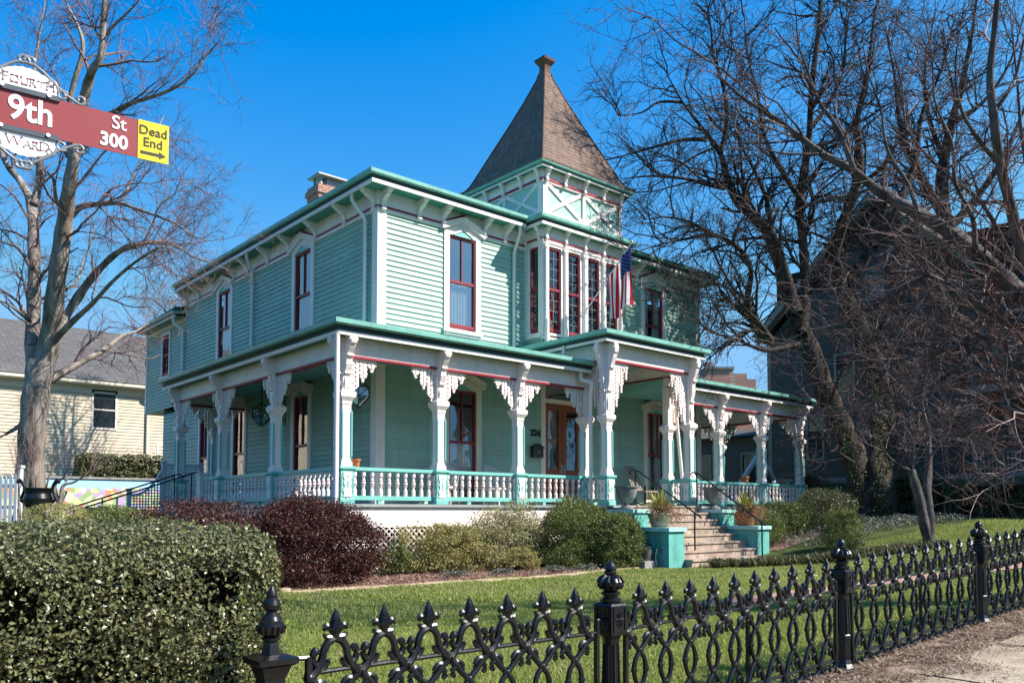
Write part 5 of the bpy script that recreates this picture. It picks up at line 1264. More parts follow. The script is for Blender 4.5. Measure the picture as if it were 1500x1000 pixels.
# the elm at the left, in front of the yellow house
D = 18
tree('bare_elm', 'tall bare elm with forked pale trunk in front of the yellow house', [
    ([(44, 752), (44, 690), (48, 630), (54, 575), (60, 530)], D, D, 41, 35),
    ([(54, 560), (48, 505), (50, 430), (50, 360), (46, 300), (30, 266), (8, 238), (-12, 190)], D, D + 1.5, 24, 6),
    ([(60, 545), (72, 499), (81, 430), (89, 370), (95, 324), (100, 281), (107, 240), (113, 190), (127, 130), (135, 103), (148, 81), (151, 40), (155, -30)], D, D - 1, 30, 6),
    ([(50, 300), (56, 270), (58, 235), (62, 180), (50, 110), (60, 40), (70, -20)], D, D + 1, 12, 5),
    ([(107, 240), (101, 180), (105, 135), (121, 75), (116, 43), (100, 10), (80, -30)], D, D + 1, 12, 4),
    ([(102, 318), (119, 303), (146, 299), (176, 298), (200, 306), (232, 317), (259, 329), (281, 344), (303, 353)], D, D - 2.0, 10, 3),
    ([(80, 495), (108, 445), (135, 407), (162, 378), (184, 363), (211, 356), (238, 355), (265, 364), (286, 378), (311, 384)], D, D + 1, 14, 3.5),
    ([(78, 500), (105, 472), (135, 445), (162, 415), (189, 391), (216, 372), (238, 362), (262, 372)], D, D - 1.5, 10, 4),
    ([(56, 565), (84, 550), (112, 534), (154, 511), (179, 492), (198, 486), (225, 468)], D, D + 2.5, 15, 5),
    ([(113, 200), (140, 180), (167, 165), (194, 151), (229, 140), (259, 127), (283, 108), (310, 73), (322, 60)], D, D - 1.5, 11, 3),
    ([(46, 505), (40, 470), (27, 443), (0, 424), (-30, 405)], D, D, 9, 4),
    ([(44, 470), (16, 448), (-10, 436)], D, D - 1, 7, 4), ([(47, 395), (27, 364), (0, 353), (-30, 330)], D, D + 1, 6, 3),
    ([(38, 618), (15, 632), (-15, 648)], D, D - 1, 9, 6),
    ([(96, 320), (82, 290), (78, 262), (60, 244), (40, 215)], D, D - 1, 7, 3),
    ([(150, 55), (175, 30), (200, 5), (220, -25)], D - 1, D - 2, 5, 3), ([(146, 299), (160, 280), (178, 272), (210, 268), (232, 275)], D, D - .5, 4, 2), ([(176, 298), (190, 270), (205, 235), (225, 200), (240, 170)], D, D + 1, 4.5, 2),
    ([(211, 356), (225, 325), (235, 300), (262, 280), (285, 262)], D, D + .5, 4, 2), ([(90, 430), (115, 408), (120, 385), (132, 360), (140, 330)], D, D + 1, 4, 2),
], K['bark_l'], K['twig_l'], [
    (2.4, .22, (.8, 2.3), (30, 65), .45, .010, .035, 7, .17, .14, 5, 0),
    (4.4, .12, (.45, 1.3), (30, 65), .6, .005, .014, 6, .2, .10, 4, .05),
    (8.5, .1, (.22, .75), (25, 60), .7, .0035, .006, 4, .22, .06, 3, .1),
    (9, .1, (.12, .42), (25, 60), .8, .0028, .004, 3, .2, .02, 3, .1)], dseed=1, keepw=(1, 2))
# the big oak-like tree beyond the right end of the porch, two ivied trunks
D = 27
tree('bare_oak', 'large dark bare tree with twin trunks beyond the right end of the porch', [
    ([(1266, 762), (1262, 715), (1255, 680), (1243, 650), (1226, 610), (1205, 565), (1192, 528), (1178, 494), (1165, 460)], D, D, 38, 24),
    ([(1292, 762), (1288, 715), (1287, 680), (1292, 640), (1294, 600), (1285, 550), (1262, 490), (1235, 430)], D + .4, D + 1, 48, 24),
    ([(1165, 460), (1148, 405), (1130, 350), (1105, 318), (1080, 295), (1065, 260), (1055, 225), (1030, 190), (1000, 150), (975, 105)], D, D - 1, 25, 5),
    ([(1175, 490), (1180, 440), (1176, 350), (1170, 300), (1180, 240), (1186, 190), (1190, 120), (1200, 40), (1205, -40)], D, D + 1, 17, 6),
    ([(1170, 470), (1130, 500), (1108, 480), (1095, 440), (1100, 395), (1080, 362), (1045, 345), (1005, 350), (960, 360), (925, 372)], D, D - 2.5, 15, 4),
    ([(1062, 275), (1035, 270), (1005, 262), (955, 258), (915, 262)], D - .5, D - 2, 9, 3),
    ([(1130, 500), (1113, 474), (1089, 450), (1068, 423), (1045, 412)], D, D - 2, 10, 4),
    ([(1170, 505), (1122, 513), (1080, 498), (1050, 489), (1030, 480)], D, D - 2, 9, 3),
    ([(1055, 225), (1065, 180), (1060, 130), (1045, 80), (1040, 30), (1030, -20)], D - 1, D, 9, 3),
    ([(1035, 205), (1000, 205), (960, 215), (925, 225), (900, 232)], D - 1, D - 1.5, 7, 2.5),
    ([(1235, 430), (1225, 370), (1240, 310), (1260, 250), (1255, 180), (1270, 110), (1280, 30), (1290, -30)], D + 1, D + 2, 22, 6),
    ([(1240, 420), (1280, 360), (1315, 300), (1340, 240), (1350, 170), (1380, 100), (1400, 20)], D + 1, D + 3, 18, 5),
    ([(1178, 300), (1145, 250), (1120, 200), (1110, 140), (1095, 80), (1090, 20)], D, D - 1, 9, 3),
    ([(1186, 190), (1215, 150), (1235, 100), (1240, 40), (1255, -20)], D + 1, D + 2, 8, 3), ([(1000, 150), (965, 150), (940, 165), (905, 170)], D - 1, D - 1, 5, 2), ([(1045, 345), (1010, 325), (975, 318), (945, 322)], D - 1, D - 2, 6, 2),
    ([(1285, 560), (1310, 520), (1340, 500), (1380, 490)], D - .5, D - 2, 7, 2), ([(1270, 520), (1300, 460), (1330, 430), (1370, 420)], D, D - 2, 8, 2), ([(1215, 590), (1235, 540), (1262, 520), (1300, 540)], D - .5, D - 2, 6, 2), ([(1255, 680), (1225, 660), (1205, 640), (1190, 610)], D - .5, D - 1.5, 5, 2), ([(1290, 660), (1330, 630), (1370, 615), (1410, 620)], D - .5, D - 1.5, 6, 2),
    ([(1130, 350), (1125, 300), (1105, 250), (1080, 200), (1070, 150)], D, D + 1, 9, 3), ([(1280, 360), (1330, 330), (1380, 290), (1420, 260)], D + 1, D + 2, 9, 4),
], K['bark_d'], K['twig_d'], [
    (2.7, .10, (1.0, 3.8), (30, 65), .5, .026, .065, 9, .20, .06, 6, 0),
    (3.0, .1, (.7, 2.2), (30, 60), .6, .013, .028, 7, .24, .04, 4, .05),
    (4.6, .1, (.4, 1.2), (25, 60), .7, .0085, .012, 5, .25, .02, 3, .08),
    (2.2, .1, (.2, .6), (25, 60), .8, .006, .008, 3, .2, 0, 3, .08)], jit=.5, dseed=2, keepw=(3,))
# another tree farther back on the right
D = 36
tree('bare_tree', 'farther bare tree rising behind the dark roof at the right', [
    ([(1392, 760), (1390, 650), (1388, 500), (1386, 400), (1384, 320)], D, D, 30, 24),
    ([(1384, 330), (1380, 260), (1392, 190), (1410, 120), (1425, 40), (1435, -40)], D, D, 22, 6), ([(1384, 320), (1350, 260), (1320, 190), (1310, 110), (1295, 30)], D, D, 14, 5),
    ([(1386, 340), (1430, 290), (1470, 230), (1500, 160), (1530, 80)], D, D, 15, 5), ([(1384, 300), (1340, 280), (1300, 250), (1260, 240)], D, D - 1, 8, 4), ([(1395, 180), (1440, 150), (1480, 90), (1500, 20)], D, D + 1, 9, 4), ([(1386, 240), (1360, 170), (1355, 100), (1370, 20)], D, D + 1, 9, 4)
], K['bark_d'], K['twig_d'], [
    (1.5, .12, (1.5, 4), (30, 70), .4, .024, .06, 7, .15, .12, 4, 0), (2.1, .1, (.8, 2.4), (30, 65), .6, .010, .026, 5, .2, .08, 3, .05), (2.8, .1, (.4, 1.4), (25, 60), .7, .010, .014, 4, .22, .04, 3, .05), (2, .1, (.3, .8), (25, 60), .7, .007, .009, 3, .22, .04, 3, .05)], jit=.6, dseed=3)
# small crape myrtle on the right lawn
D = 20.6
tree('crape_myrtle', 'small smooth two stemmed crape myrtle on the right lawn', [
    ([(1363, 799), (1354, 765), (1346, 728), (1338, 700), (1335, 688)], D, D, 16, 10), ([(1362, 796), (1362, 760), (1358, 722), (1360, 685), (1360, 655), (1357, 620)], D, D + .3, 15, 8),
    ([(1335, 688), (1338, 650), (1332, 610), (1340, 560)], D, D, 6, 2), ([(1335, 690), (1310, 676), (1295, 660), (1285, 635)], D, D - .5, 5, 2), ([(1360, 670), (1385, 640), (1400, 600)], D, D, 5, 2), ([(1357, 622), (1350, 580), (1362, 530)], D, D, 6, 2)
], K['bark_m'], K['twig_m'], [(6, .1, (.5, 1.4), (25, 60), .5, .006, .015, 5, .18, .2, 4, 0), (10, .1, (.25, .7), (25, 60), .7, .004, .007, 4, .2, .1, 3, 0), (9, .1, (.12, .4), (25, 60), .7, .003, .004, 3, .2, .05, 3, 0)], jit=.1, dseed=4, keepw=(2,3,4,5))
# street maple: trunk outside the frame at the right, limbs reaching in
D = 9.2
tree('bare_maple', 'near maple reaching grey budded limbs in from the right edge', [
    ([(1690, 1010), (1680, 800), (1670, 640), (1640, 520)], D, D, 58, 42),
    ([(1650, 540), (1560, 470), (1500, 432), (1470, 406), (1428, 369), (1386, 337), (1345, 312), (1315, 296), (1280, 275), (1250, 250), (1205, 226), (1175, 203), (1130, 170), (1090, 145), (1050, 110)], D, D + 1.6, 31, 3.5),
    ([(1640, 520), (1560, 440), (1500, 372), (1480, 300), (1465, 240), (1455, 165), (1450, 110), (1456, 50), (1462, -10)], D, D - .3, 20, 7),
    ([(1252, 250), (1240, 220), (1225, 185), (1200, 150), (1185, 110), (1170, 65), (1166, 20), (1160, -20)], D + 1, D + 1.2, 9, 4),
    ([(1655, 560), (1560, 495), (1500, 477), (1470, 468), (1446, 456), (1410, 432), (1383, 414), (1356, 402), (1326, 399), (1266, 400), (1236, 392), (1200, 393)], D, D + 1.2, 16, 3),
    ([(1660, 600), (1560, 556), (1500, 540), (1464, 522), (1449, 501), (1437, 493), (1410, 477), (1392, 462), (1370, 430)], D, D + .6, 14, 3.5),
    ([(1665, 640), (1560, 622), (1500, 606), (1466, 593), (1439, 589), (1404, 587), (1391, 580), (1378, 572), (1345, 560)], D, D + 1, 10, 2.5),
    ([(1668, 660), (1560, 632), (1500, 624), (1466, 619), (1433, 613), (1400, 611), (1360, 604), (1320, 597), (1285, 598)], D, D + 1.4, 8, 2.5),
    ([(1668, 680), (1560, 655), (1500, 652), (1468, 662), (1440, 666)], D, D + .4, 6, 2.5),
    ([(1358, 402), (1320, 425), (1270, 455), (1225, 480), (1195, 490)], D + .8, D + 1.6, 6, 2), ([(1437, 493), (1390, 510), (1340, 522), (1290, 530), (1250, 528)], D + .3, D + 1.4, 6, 2),
    ([(1345, 312), (1330, 270), (1300, 220), (1290, 160), (1270, 100), (1262, 40)], D + .6, D + .9, 7, 3), ([(1428, 369), (1425, 320), (1400, 270), (1395, 210), (1370, 150), (1365, 80), (1350, 10)], D + .3, D + .2, 8, 3),
    ([(1465, 240), (1430, 200), (1405, 150), (1400, 90), (1410, 20)], D - .2, D, 8, 3), ([(1205, 226), (1150, 225), (1110, 215), (1070, 190)], D + 1.3, D + 1.6, 4, 2), ([(1280, 275), (1230, 290), (1180, 300), (1140, 320)], D + 1, D + 1.8, 5, 2),
    ([(1500, 430), (1440, 430), (1400, 415), (1340, 370), (1300, 350)], D, D + .6, 7, 2), ([(1455, 165), (1485, 120), (1500, 60), (1520, 0)], D, D - .3, 7, 4), ([(1130, 170), (1080, 120), (1040, 90), (990, 60), (950, 25), (925, 40)], D + 1.5, D + 2, 4, 1.5),
    ([(1660, 690), (1540, 600), (1480, 572), (1430, 548), (1380, 530), (1330, 500), (1280, 482)], D + .4, D + 1.4, 6, 2), ([(1660, 700), (1540, 640), (1470, 640), (1420, 632), (1370, 640), (1320, 634)], D + .3, D + 1.2, 5, 2),
    ([(1650, 560), (1520, 505), (1450, 470), (1390, 440), (1330, 450), (1270, 430), (1230, 420)], D + .5, D + 1.8, 7, 2), ([(1640, 520), (1500, 400), (1440, 300), (1380, 250), (1330, 190), (1320, 120), (1300, 50)], D + .8, D + 1.6, 9, 3), ([(1640, 520), (1530, 330), (1500, 220), (1490, 120), (1480, 20)], D + .5, D + .8, 12, 4),
    ([(1660, 670), (1560, 590), (1490, 548), (1420, 530), (1360, 506), (1300, 500), (1240, 505)], D + .2, D + 1.5, 6, 2), ([(1665, 690), (1560, 645), (1480, 600), (1400, 575), (1330, 560), (1270, 566), (1215, 580)], D + .4, D + 1.7, 5, 2),
    ([(1655, 600), (1540, 545), (1450, 520), (1380, 480), (1310, 455), (1250, 450), (1205, 440)], D + .3, D + 1.6, 6, 2),
    ([(1437, 493), (1400, 540), (1350, 575), (1300, 590), (1255, 575)], D + .3, D + 1.3, 5, 2), ([(1383, 414), (1345, 440), (1300, 500), (1265, 545)], D + .6, D + 1.6, 5, 2),
    ([(1560, 600), (1500, 560), (1450, 545), (1400, 540), (1350, 548), (1300, 560)], D, D + .7, 7, 2), ([(1560, 640), (1490, 690), (1440, 640)], D, D + .5, 4, 2),
], K['bark_m'], K['twig_m'], [
    (3.8, .10, (.5, 2.0), (30, 65), .4, .006, .017, 8, .20, .10, 6, 0),
    (6.0, .1, (.25, .95), (30, 65), .6, .0038, .007, 6, .25, .05, 4, .05),
    (6.0, .1, (.10, .42), (25, 65), .7, .0026, .0038, 4, .26, .03, 3, .05)], jit=.12, buds=(K['bud'], .016), budn=30000, dseed=5, keepw=(1, 2))
# tree added behind the house for its shadow, only its top twigs show over the roof; it dapples the yellow wall
D = 41
tree('wall_shadow_tree', 'bare tree added behind the house to shadow the yellow wall, twigs over the rear roof', [
    ([(305, 760), (303, 650), (300, 570)], D, D, 12, 9), ([(300, 575), (280, 520), (255, 470), (222, 436)], D, D, 8, 2), ([(300, 575), (300, 500), (285, 440), (275, 400)], D, D, 8, 2), ([(300, 560), (330, 500), (345, 440), (350, 410)], D, D, 8, 2),
    ([(290, 545), (260, 510), (225, 490), (195, 480)], D, D, 6, 2), ([(300, 530), (290, 470), (250, 420)], D, D + 1, 5, 2), ([(300, 520), (320, 460), (315, 420)], D, D + 2, 5, 2), ([(300, 560), (270, 540), (240, 530), (215, 520)], D, D + 1, 5, 2)],
    K['bark_m'], K['twig_l'], [(2.2, .1, (1.0, 3.0), (25, 60), .5, .02, .04, 6, .15, .15, 4, 0), (3.2, .1, (.6, 1.8), (25, 60), .6, .012, .02, 4, .2, .1, 3, 0), (4, .1, (.3, 1.0), (25, 60), .7, .008, .012, 3, .2, .05, 3, 0)], jit=.4, dseed=10)
# ivy on the twin trunks
cI = []; nI = 5200
for q in range(nI):
    P0, P1, w = [((1266, 760), (1250, 660), 25), ((1292, 760), (1292, 640), 27), ((1250, 665), (1205, 565), 20), ((1292, 640), (1280, 545), 22)][q % 4]; f = random.random() ** 1.2
    cI.append(at(P0[0] + (P1[0] - P0[0]) * f + random.uniform(-1, 1) * w * (.55 + .25 * math.sin(f * 21)) * (1.15 - .6 * f), P0[1] + (P1[1] - P0[1]) * f, 27 + (.3 if q % 2 == 0 else 0) - random.uniform(.2, .7)))
K['lf_ivy'] = island_mat('ivy_leaf', [(.018, .028, .008), (.04, .055, .015), (.07, .075, .025)], .6, .25)
iv = np.array(cI); tag(link('ivy', leaf_mesh('ivy', iv - iv.mean(0), np.tile(-FW, (nI, 1)), .06, K['lf_ivy'], .8, .6), loc=tuple(iv.mean(0))), 'dark ivy climbing the lower trunks of the large twin tree', 'ivy')

# left garden: pollarded crape myrtle with knobbly stems and fine shoots, bush, back hedge
D = 15.2
tree('pollarded_tree', 'pollarded small tree with knobbly stems and fine shoots beside the black urn', [
    ([(84, 775), (84, 755), (88, 735), (95, 718)], D, D, 10, 9),
    ([(88, 740), (92, 712), (108, 706), (125, 696), (132, 692)], D, D, 6, 5), ([(86, 735), (80, 712), (92, 700), (98, 690)], D, D, 6, 5), ([(66, 770), (64, 735), (70, 705), (78, 680)], D, D, 6, 6), ([(46, 770), (44, 720), (46, 690), (46, 680)], D, D, 6, 6), ([(28, 770), (28, 720), (24, 690)], D, D, 5, 5), ([(97, 705), (96, 690)], D, D, 5, 5), ([(52, 750), (52, 715), (52, 700)], D, D, 2, 2)
], K['bark_l'], K['twig_l'], [(60, .72, (.4, 1.2), (5, 45), .25, .0035, .006, 5, .08, .3, 3, 0), (4, .2, (.15, .5), (15, 40), .6, .0026, .004, 3, .1, .2, 3, 0)], jit=.06, dseed=6)
shrub('small yellow green bush at the foot of the pollarded tree', 2.95, 13.5, .55, .5, .62, 5000, .03, K['lf_yel'], seed=21, z=1.15)
shrub('dark low shrub left of the side steps', 4.6, 16.4, .9, .8, .62, 6000, .04, K['lf_box'], seed=22, z=1.1)
# ================================================================== IRON FENCE
YF = 3.2
def fence_post(x, label, kind='acorn'):
    z = float(gz(x, YF)); t = empty('fence_post', (x, YF, z), label, 'fence post')
    if kind == 'acorn':
        m = MB(); n = 8
        m.lathe((x, YF, z - .05), [(.085, 0), (.085, .09), (.065, .12), (.052, .15), (.052, .30), (.06, .31), (.06, .335), (.050, .345), (.044, .60), (.05, .64), (.062, .66)], n)
        for k in range(8):
            a = (k + .5) * math.pi / 4; m.tube([(x + .05 * math.cos(a), YF + .05 * math.sin(a), z + .30), (x + .042 * math.cos(a), YF + .042 * math.sin(a), z + .56)], .008, 5)
        m.build('shaft', K['iron'], t)
        m = MB(); m.lathe((x, YF, z + .61), [(.062, 0), (.066, .012), (.066, .165), (.06, .175), (.05, .18)], 4, sq=True)
        for k in range(4):
            a = k * math.pi / 2; f = Fr((x, YF, z + .70), (-math.sin(a), math.cos(a), 0), (math.cos(a), math.sin(a), 0))
            for (u0, u1, z0, z1) in ((-.05, .05, -.07, -.062), (-.05, .05, .062, .07), (-.05, -.042, -.062, .062), (.042, .05, -.062, .062)): m.fbox(f, u0, u1, z0, z1, .064, .071)
            for b in range(8): m.tube([f(0, 0, .068), f(.032 * math.cos(b * math.pi / 4), .045 * math.sin(b * math.pi / 4), .068)], .006, 4)
            m.sphere(f(0, 0, .068), .012, 6, 4)
        m.build('box', K['iron'], t)
        m = MB(); m.lathe((x, YF, z + .79), [(.05, 0), (.06, .006), (.06, .018), (.042, .03), (.042, .04), (.056, .046), (.056, .056), (.036, .066), (.05, .078), (.068, .095), (.071, .115), (.06, .135), (.035, .148), (.026, .155), (.035, .16), (.036, .172), (.030, .178), (.036, .188), (.032, .205), (.018, .222), (.003, .232)], 20)
        for k in range(12):
            a = k * math.pi / 6; m.tube([(x + r * math.cos(a), YF + r * math.sin(a), z + .79 + h) for r, h in ((.052, .078), (.068, .095), (.072, .115), (.06, .135), (.037, .148))], .010, 5)
        m.build('finial', K['iron'], t, smooth=True)
        m = MB(); m.tube([(x, YF, z + 1.01), (x - .012, YF, z + 1.06)], [.004, .001], 5); m.build('spike', K['iron'], t)
    else:
        m = MB(); m.lathe((x, YF, z - .05), [(.07, 0), (.07, .12), (.045, .14), (.043, .68), (.055, .71), (.062, .735)], 4, sq=True); m.build('shaft', K['iron'], t)
        m = MB(); m.lathe((x, YF, z + .68), [(.062, 0), (.082, .012), (.084, .035), (.05, .045)], 4, sq=True); m.build('cap_plate', K['iron'], t)
        m = MB(); m.lathe((x, YF, z + .722), [(.042, 0), (.036, .03), (.029, .06)], 6)
        m.lathe((x, YF, z + .78), [(.029, 0), (.036, .004), (.036, .012), (.028, .018), (.044, .03), (.053, .05), (.053, .062), (.049, .066), (.048, .078), (.041, .082), (.034, .097), (.022, .11), (.02, .118), (.032, .128), (.036, .145), (.03, .162), (.02, .172), (.021, .185), (.016, .2), (.006, .216)], 20)
        for k in range(14):
            a = k * math.pi / 7; m.tube([(x + r * math.cos(a), YF + r * math.sin(a), z + .78 + h) for r, h in ((.044, .03), (.053, .05), (.053, .06))], .0075, 5)
        m.build('finial', K['iron'], t, smooth=True)
fence_post(1.49, 'slim iron gate post with a square plate and bulb finial beside the hedge', 'plate')
fence_post(3.52, 'thick iron fence post with acorn finial before the bucket and steps')
fence_post(6.16, 'iron fence post with acorn finial before the turquoise wall', )
fence_post(8.92, 'iron fence post with acorn finial standing in the shade near the right edge')
# one cast picket: pointed arch with leaf finial over crossing scrolls and an oval
def cs(P, r, m, n=7): Q, rr = smooth_path(P, np.broadcast_to(r, (len(P),)), (len(P) - 1) * 4 + 1); m.tube(Q, rr * 1.28, n)
m = MB(); hw = .12
for s in (-1, 1):
    cs([(s * hw, 0, .63), (s * .088, 0, .655), (s * .062, 0, .70), (s * .054, 0, .735), (s * .034, 0, .768), (0, 0, .785)], [.019, .016, .0135, .0135, .014, .013], m)      # arch
    cs([(s * .075, 0, .675), (s * .098, 0, .688), (s * .104, 0, .718), (s * .092, 0, .738), (s * .082, 0, .728)], [.013, .012, .012, .015, .011], m)                 # outward leaf
    cs([(s * .088, 0, .655), (s * .058, 0, .660), (s * .038, 0, .682), (s * .036, 0, .700)], [.010, .010, .010, .012], m, 6)
    cs([(s * hw, 0, .63), (s * .085, 0, .60), (s * .05, 0, .56), (s * .012, 0, .525), (-s * .035, 0, .475), (-s * .052, 0, .41), (-s * .035, 0, .345), (s * .0, 0, .30), (s * .05, 0, .25), (s * .09, 0, .17), (s * hw, 0, .11)], [.019, .0135, .012, .012, .011, .012, .011, .012, .012, .0135, .018], m)
    cs([(s * .09, 0, .607), (s * .062, 0, .608), (s * .040, 0, .588), (s * .042, 0, .560), (s * .056, 0, .556)], [.011, .010, .010, .010, .007], m, 6)
    cs([(s * .075, 0, .59), (s * .095, 0, .575), (s * .098, 0, .552), (s * .086, 0, .540)], [.010, .010, .011, .009], m, 6)
    cs([(s * .06, 0, .235), (s * .03, 0, .215), (s * .03, 0, .19), (s * .05, 0, .18)], [.010, .009, .009, .006], m, 6)
    cs([(0, 0, .785), (s * .018, 0, .79), (s * .042, 0, .792), (s * .053, 0, .806)], [.010, .010, .010, .006], m, 6)          # lower curl
    cs([(s * .006, 0, .80), (s * .020, 0, .822), (s * .036, 0, .840), (s * .050, 0, .833), (s * .046, 0, .820)], [.011, .010, .010, .011, .008], m, 6)   # side curl
    m.sphere((-s * .052, 0, .41), .02, 7, 5)
    for b in range(5): a = b * 2 * math.pi / 5; m.sphere((-s * .052 + .013 * math.cos(a), -.008, .41 + .013 * math.sin(a)), .009, 5, 4)
    cs([(s * hw, 0, .11), (s * .08, 0, .07), (s * .04, 0, .06), (s * .02, 0, .09)], [.014, .011, .010, .008], m, 6)
for zz in (.515, .305):
    m.sphere((0, 0, zz), .022, 7, 5)
    for b in range(5): a = b * 2 * math.pi / 5 + .3; m.sphere((.02 * math.cos(a), -.006, zz + .02 * math.sin(a)), .011, 5, 4)
m.lathe((0, 0, .785), [(.018, 0), (.02, .02), (.030, .042), (.027, .066), (.017, .095), (.002, .126)], 8)
for k in range(4): zz = .83 + .013 * k; m.tube([(-.028 + .006 * k, -.018, zz - .006), (0, -.028 + .004 * k, zz + .008), (.028 - .006 * k, -.018, zz - .006)], .007, 5)
for s in (-1, 1): m.tube([(s * hw - .016, 0, .63), (s * hw - .006, 0, .63), (s * hw + .006, 0, .63), (s * hw + .016, 0, .63)], [.020, .026, .026, .020], 8)
PICK = mesh_of(m, 'picket', K['iron'], True)
def panel(x0, step, n, xa, xb, label, brace=None, arms=()):
    # castings sit a touch out of plumb
    z0 = float(gz((xa + xb) / 2, YF)); t = empty('iron_fence', ((xa + xb) / 2, YF, z0 - .02), label, 'fence'); t.rotation_euler = (random.uniform(-.012, .012), random.uniform(-.003, .003), 0)
    for k in range(n):
        x = x0 + step * k; o = link('picket', PICK, t); o.location = (x - (xa + xb) / 2, 0, float(gz(x, YF)) - z0)
    for h, r, nm in ((.63, .011, 'rail'), (.11, .012, 'rail')):
        m = MB(); m.tube([(xa, YF, float(gz(xa, YF)) + h), (xb, YF, float(gz(xb, YF)) + h)], r, 8); m.build(nm, K['iron'], t, smooth=True)
    for x in (xa, xb) + ((brace,) if brace else ()):
        z = float(gz(x, YF)); m = MB(); m.box(x - .011, x + .011, YF - .013 + (.02 if x == brace else 0), YF + .013 + (.02 if x == brace else 0), z - .05, z + .70); m.build('upright_bar', K['iron'], t)
    for xp, xq in arms:
        z = float(gz(xp, YF)); m = MB(); m.tube([(xq, YF, z + .695), (xq + (xp - xq) * .6, YF, z + .70), (xp, YF, z + .685)], .011, 6); m.build('bracket_arm', K['iron'], t)
panel(1.778, .2417, 7, 1.655, 3.40, 'iron fence panel of seven pickets nearest the hedge', arms=((1.52, 1.655), (3.49, 3.40)))
panel(3.763, .2389, 10, 3.64, 6.04, 'long iron fence panel before the steps, between the acorn post and the next one', brace=4.9, arms=((3.55, 3.64), (6.13, 6.04)))
panel(6.427, .2505, 10, 6.30, 8.80, 'iron fence panel before the conical conifer at the right', brace=7.6, arms=((6.19, 6.30), (8.89, 8.80)))
panel(9.17, .2505, 10, 9.05, 11.55, 'iron fence panel running out of the right edge', arms=((8.95, 9.05),))

# ================================================================== STREET SIGN
dS = 4.6; P0 = at(202, 203, dS); aS = math.radians(55.2)
US = math.cos(aS) * _F0 + math.sin(aS) * RT; NS_ = np.array([US[1], -US[0], 0.0])
if NS_ @ (EYE - P0) < 0: NS_ = -NS_
SG = Fr(P0, US, NS_)
def u_at(px):
    k = (px - PPX) / FPX; d0 = P0 - EYE
    return -(d0 @ RT - k * (d0 @ FW)) / (US @ RT - k * (US @ FW))
def zpx(px, y):   # height in the sign's plane of picture point
    u = u_at(px); d = (P0 + US * u - EYE); t0 = d[:2] @ FW[:2] / 1.0
    r_ = (FW + RT * (px - PPX) / FPX - UP * (y - PPY) / FPX); t = (d @ RT) / ((px - PPX) / FPX) if abs(px - PPX) > 1 else d @ FW
    return (EYE + r_ * t)[2] - P0[2]
ss_ = empty('street_sign', tuple(P0 + US * u_at(-150) - np.array([0, 0, P0[2] - .2])), 'red street name sign with white plaques and a yellow dead end plate', 'street sign')
K['sred'] = mat('faded_red_sign', (.27, .045, .047), .4, .5, .04, 3); K['syel'] = mat('yellow_sign', (.75, .58, .02), .4, .5, .03, 3); K['swht'] = mat('white_sign', (.85, .85, .86), .4, .5, .02, 3); K['sgry'] = mat('grey_cast_scroll', (.20, .21, .23), .45, .5, .2, 12); K['sblk'] = mat('sign_black', (.06, .055, .04), .5, .3, .05, 3)
K['dred'] = mat('plaque_lettering', (.26, .05, .06), .5, .3, .05, 3); K['bar'] = mat('dark_grey_clamp', (.075, .085, .105), .45, .5, .15, 9)
hB = .106; uR, uY, uL = 0.0, u_at(247), u_at(-170)
m = MB(); m.fbox(SG, uL, uR, -hB, hB, -.004, 0); m.build('blade', K['sred'], ss_)
m = MB(); m.fbox(SG, uR, uY, -hB - .004, hB + .004, -.004, .003); m.build('dead_end_plate', K['syel'], ss_)
def sign_text(body, size, px, z, col, d=.002, parent=ss_, **k):
    m = MB(); put_text(m, SG, body, size, u_at(px), z, d, **k); return m.build('lettering', col, parent)
sign_text('9th', .178, 45, .006, K['swht'], bold=.0035, xs=.88)
sign_text('St', .104, 174, .056, K['swht'], bold=.0008, xs=.92)
sign_text('300', .102, 167, -.048, K['swht'], bold=.003, xs=.92)
sign_text('Dead', .072, 224, .054, K['sblk'], d=.0045, bold=.0003, xs=.96)
sign_text('End', .072, 224, -.012, K['sblk'], d=.0045, bold=.0003, xs=.96)
m = MB(); ua, ub = u_at(206), u_at(243)
m.prism(SG, [(ua, -.079), (ub - .035, -.079), (ub - .035, -.091), (ub, -.071), (ub - .035, -.051), (ub - .035, -.063), (ua, -.063)], .0035, .005); m.build('arrow', K['sblk'], ss_)
uc = u_at(37); hwP = u_at(84) - uc
def plaque(sgn):
    pts = [(-hwP, hB), (-hwP * .94, hB + .035), (-hwP * .99, hB + .05)]
    n = 16
    for i in range(n + 1):
        u = -hwP * .93 + 2 * hwP * .93 * i / n; pts.append((u, hB + .06 + .065 * math.cos(u / hwP * 1.45) ** 1 + .004 * (i % 2)))
    pts += [(hwP * .99, hB + .05), (hwP * .94, hB + .035), (hwP, hB)]
    m = MB(); poly = [(uc + u, sgn * z) for u, z in pts]; m.prism(SG, poly, -.003, .001); return m.build('plaque', K['swht'], ss_)
p1 = plaque(1); p2 = plaque(-1)
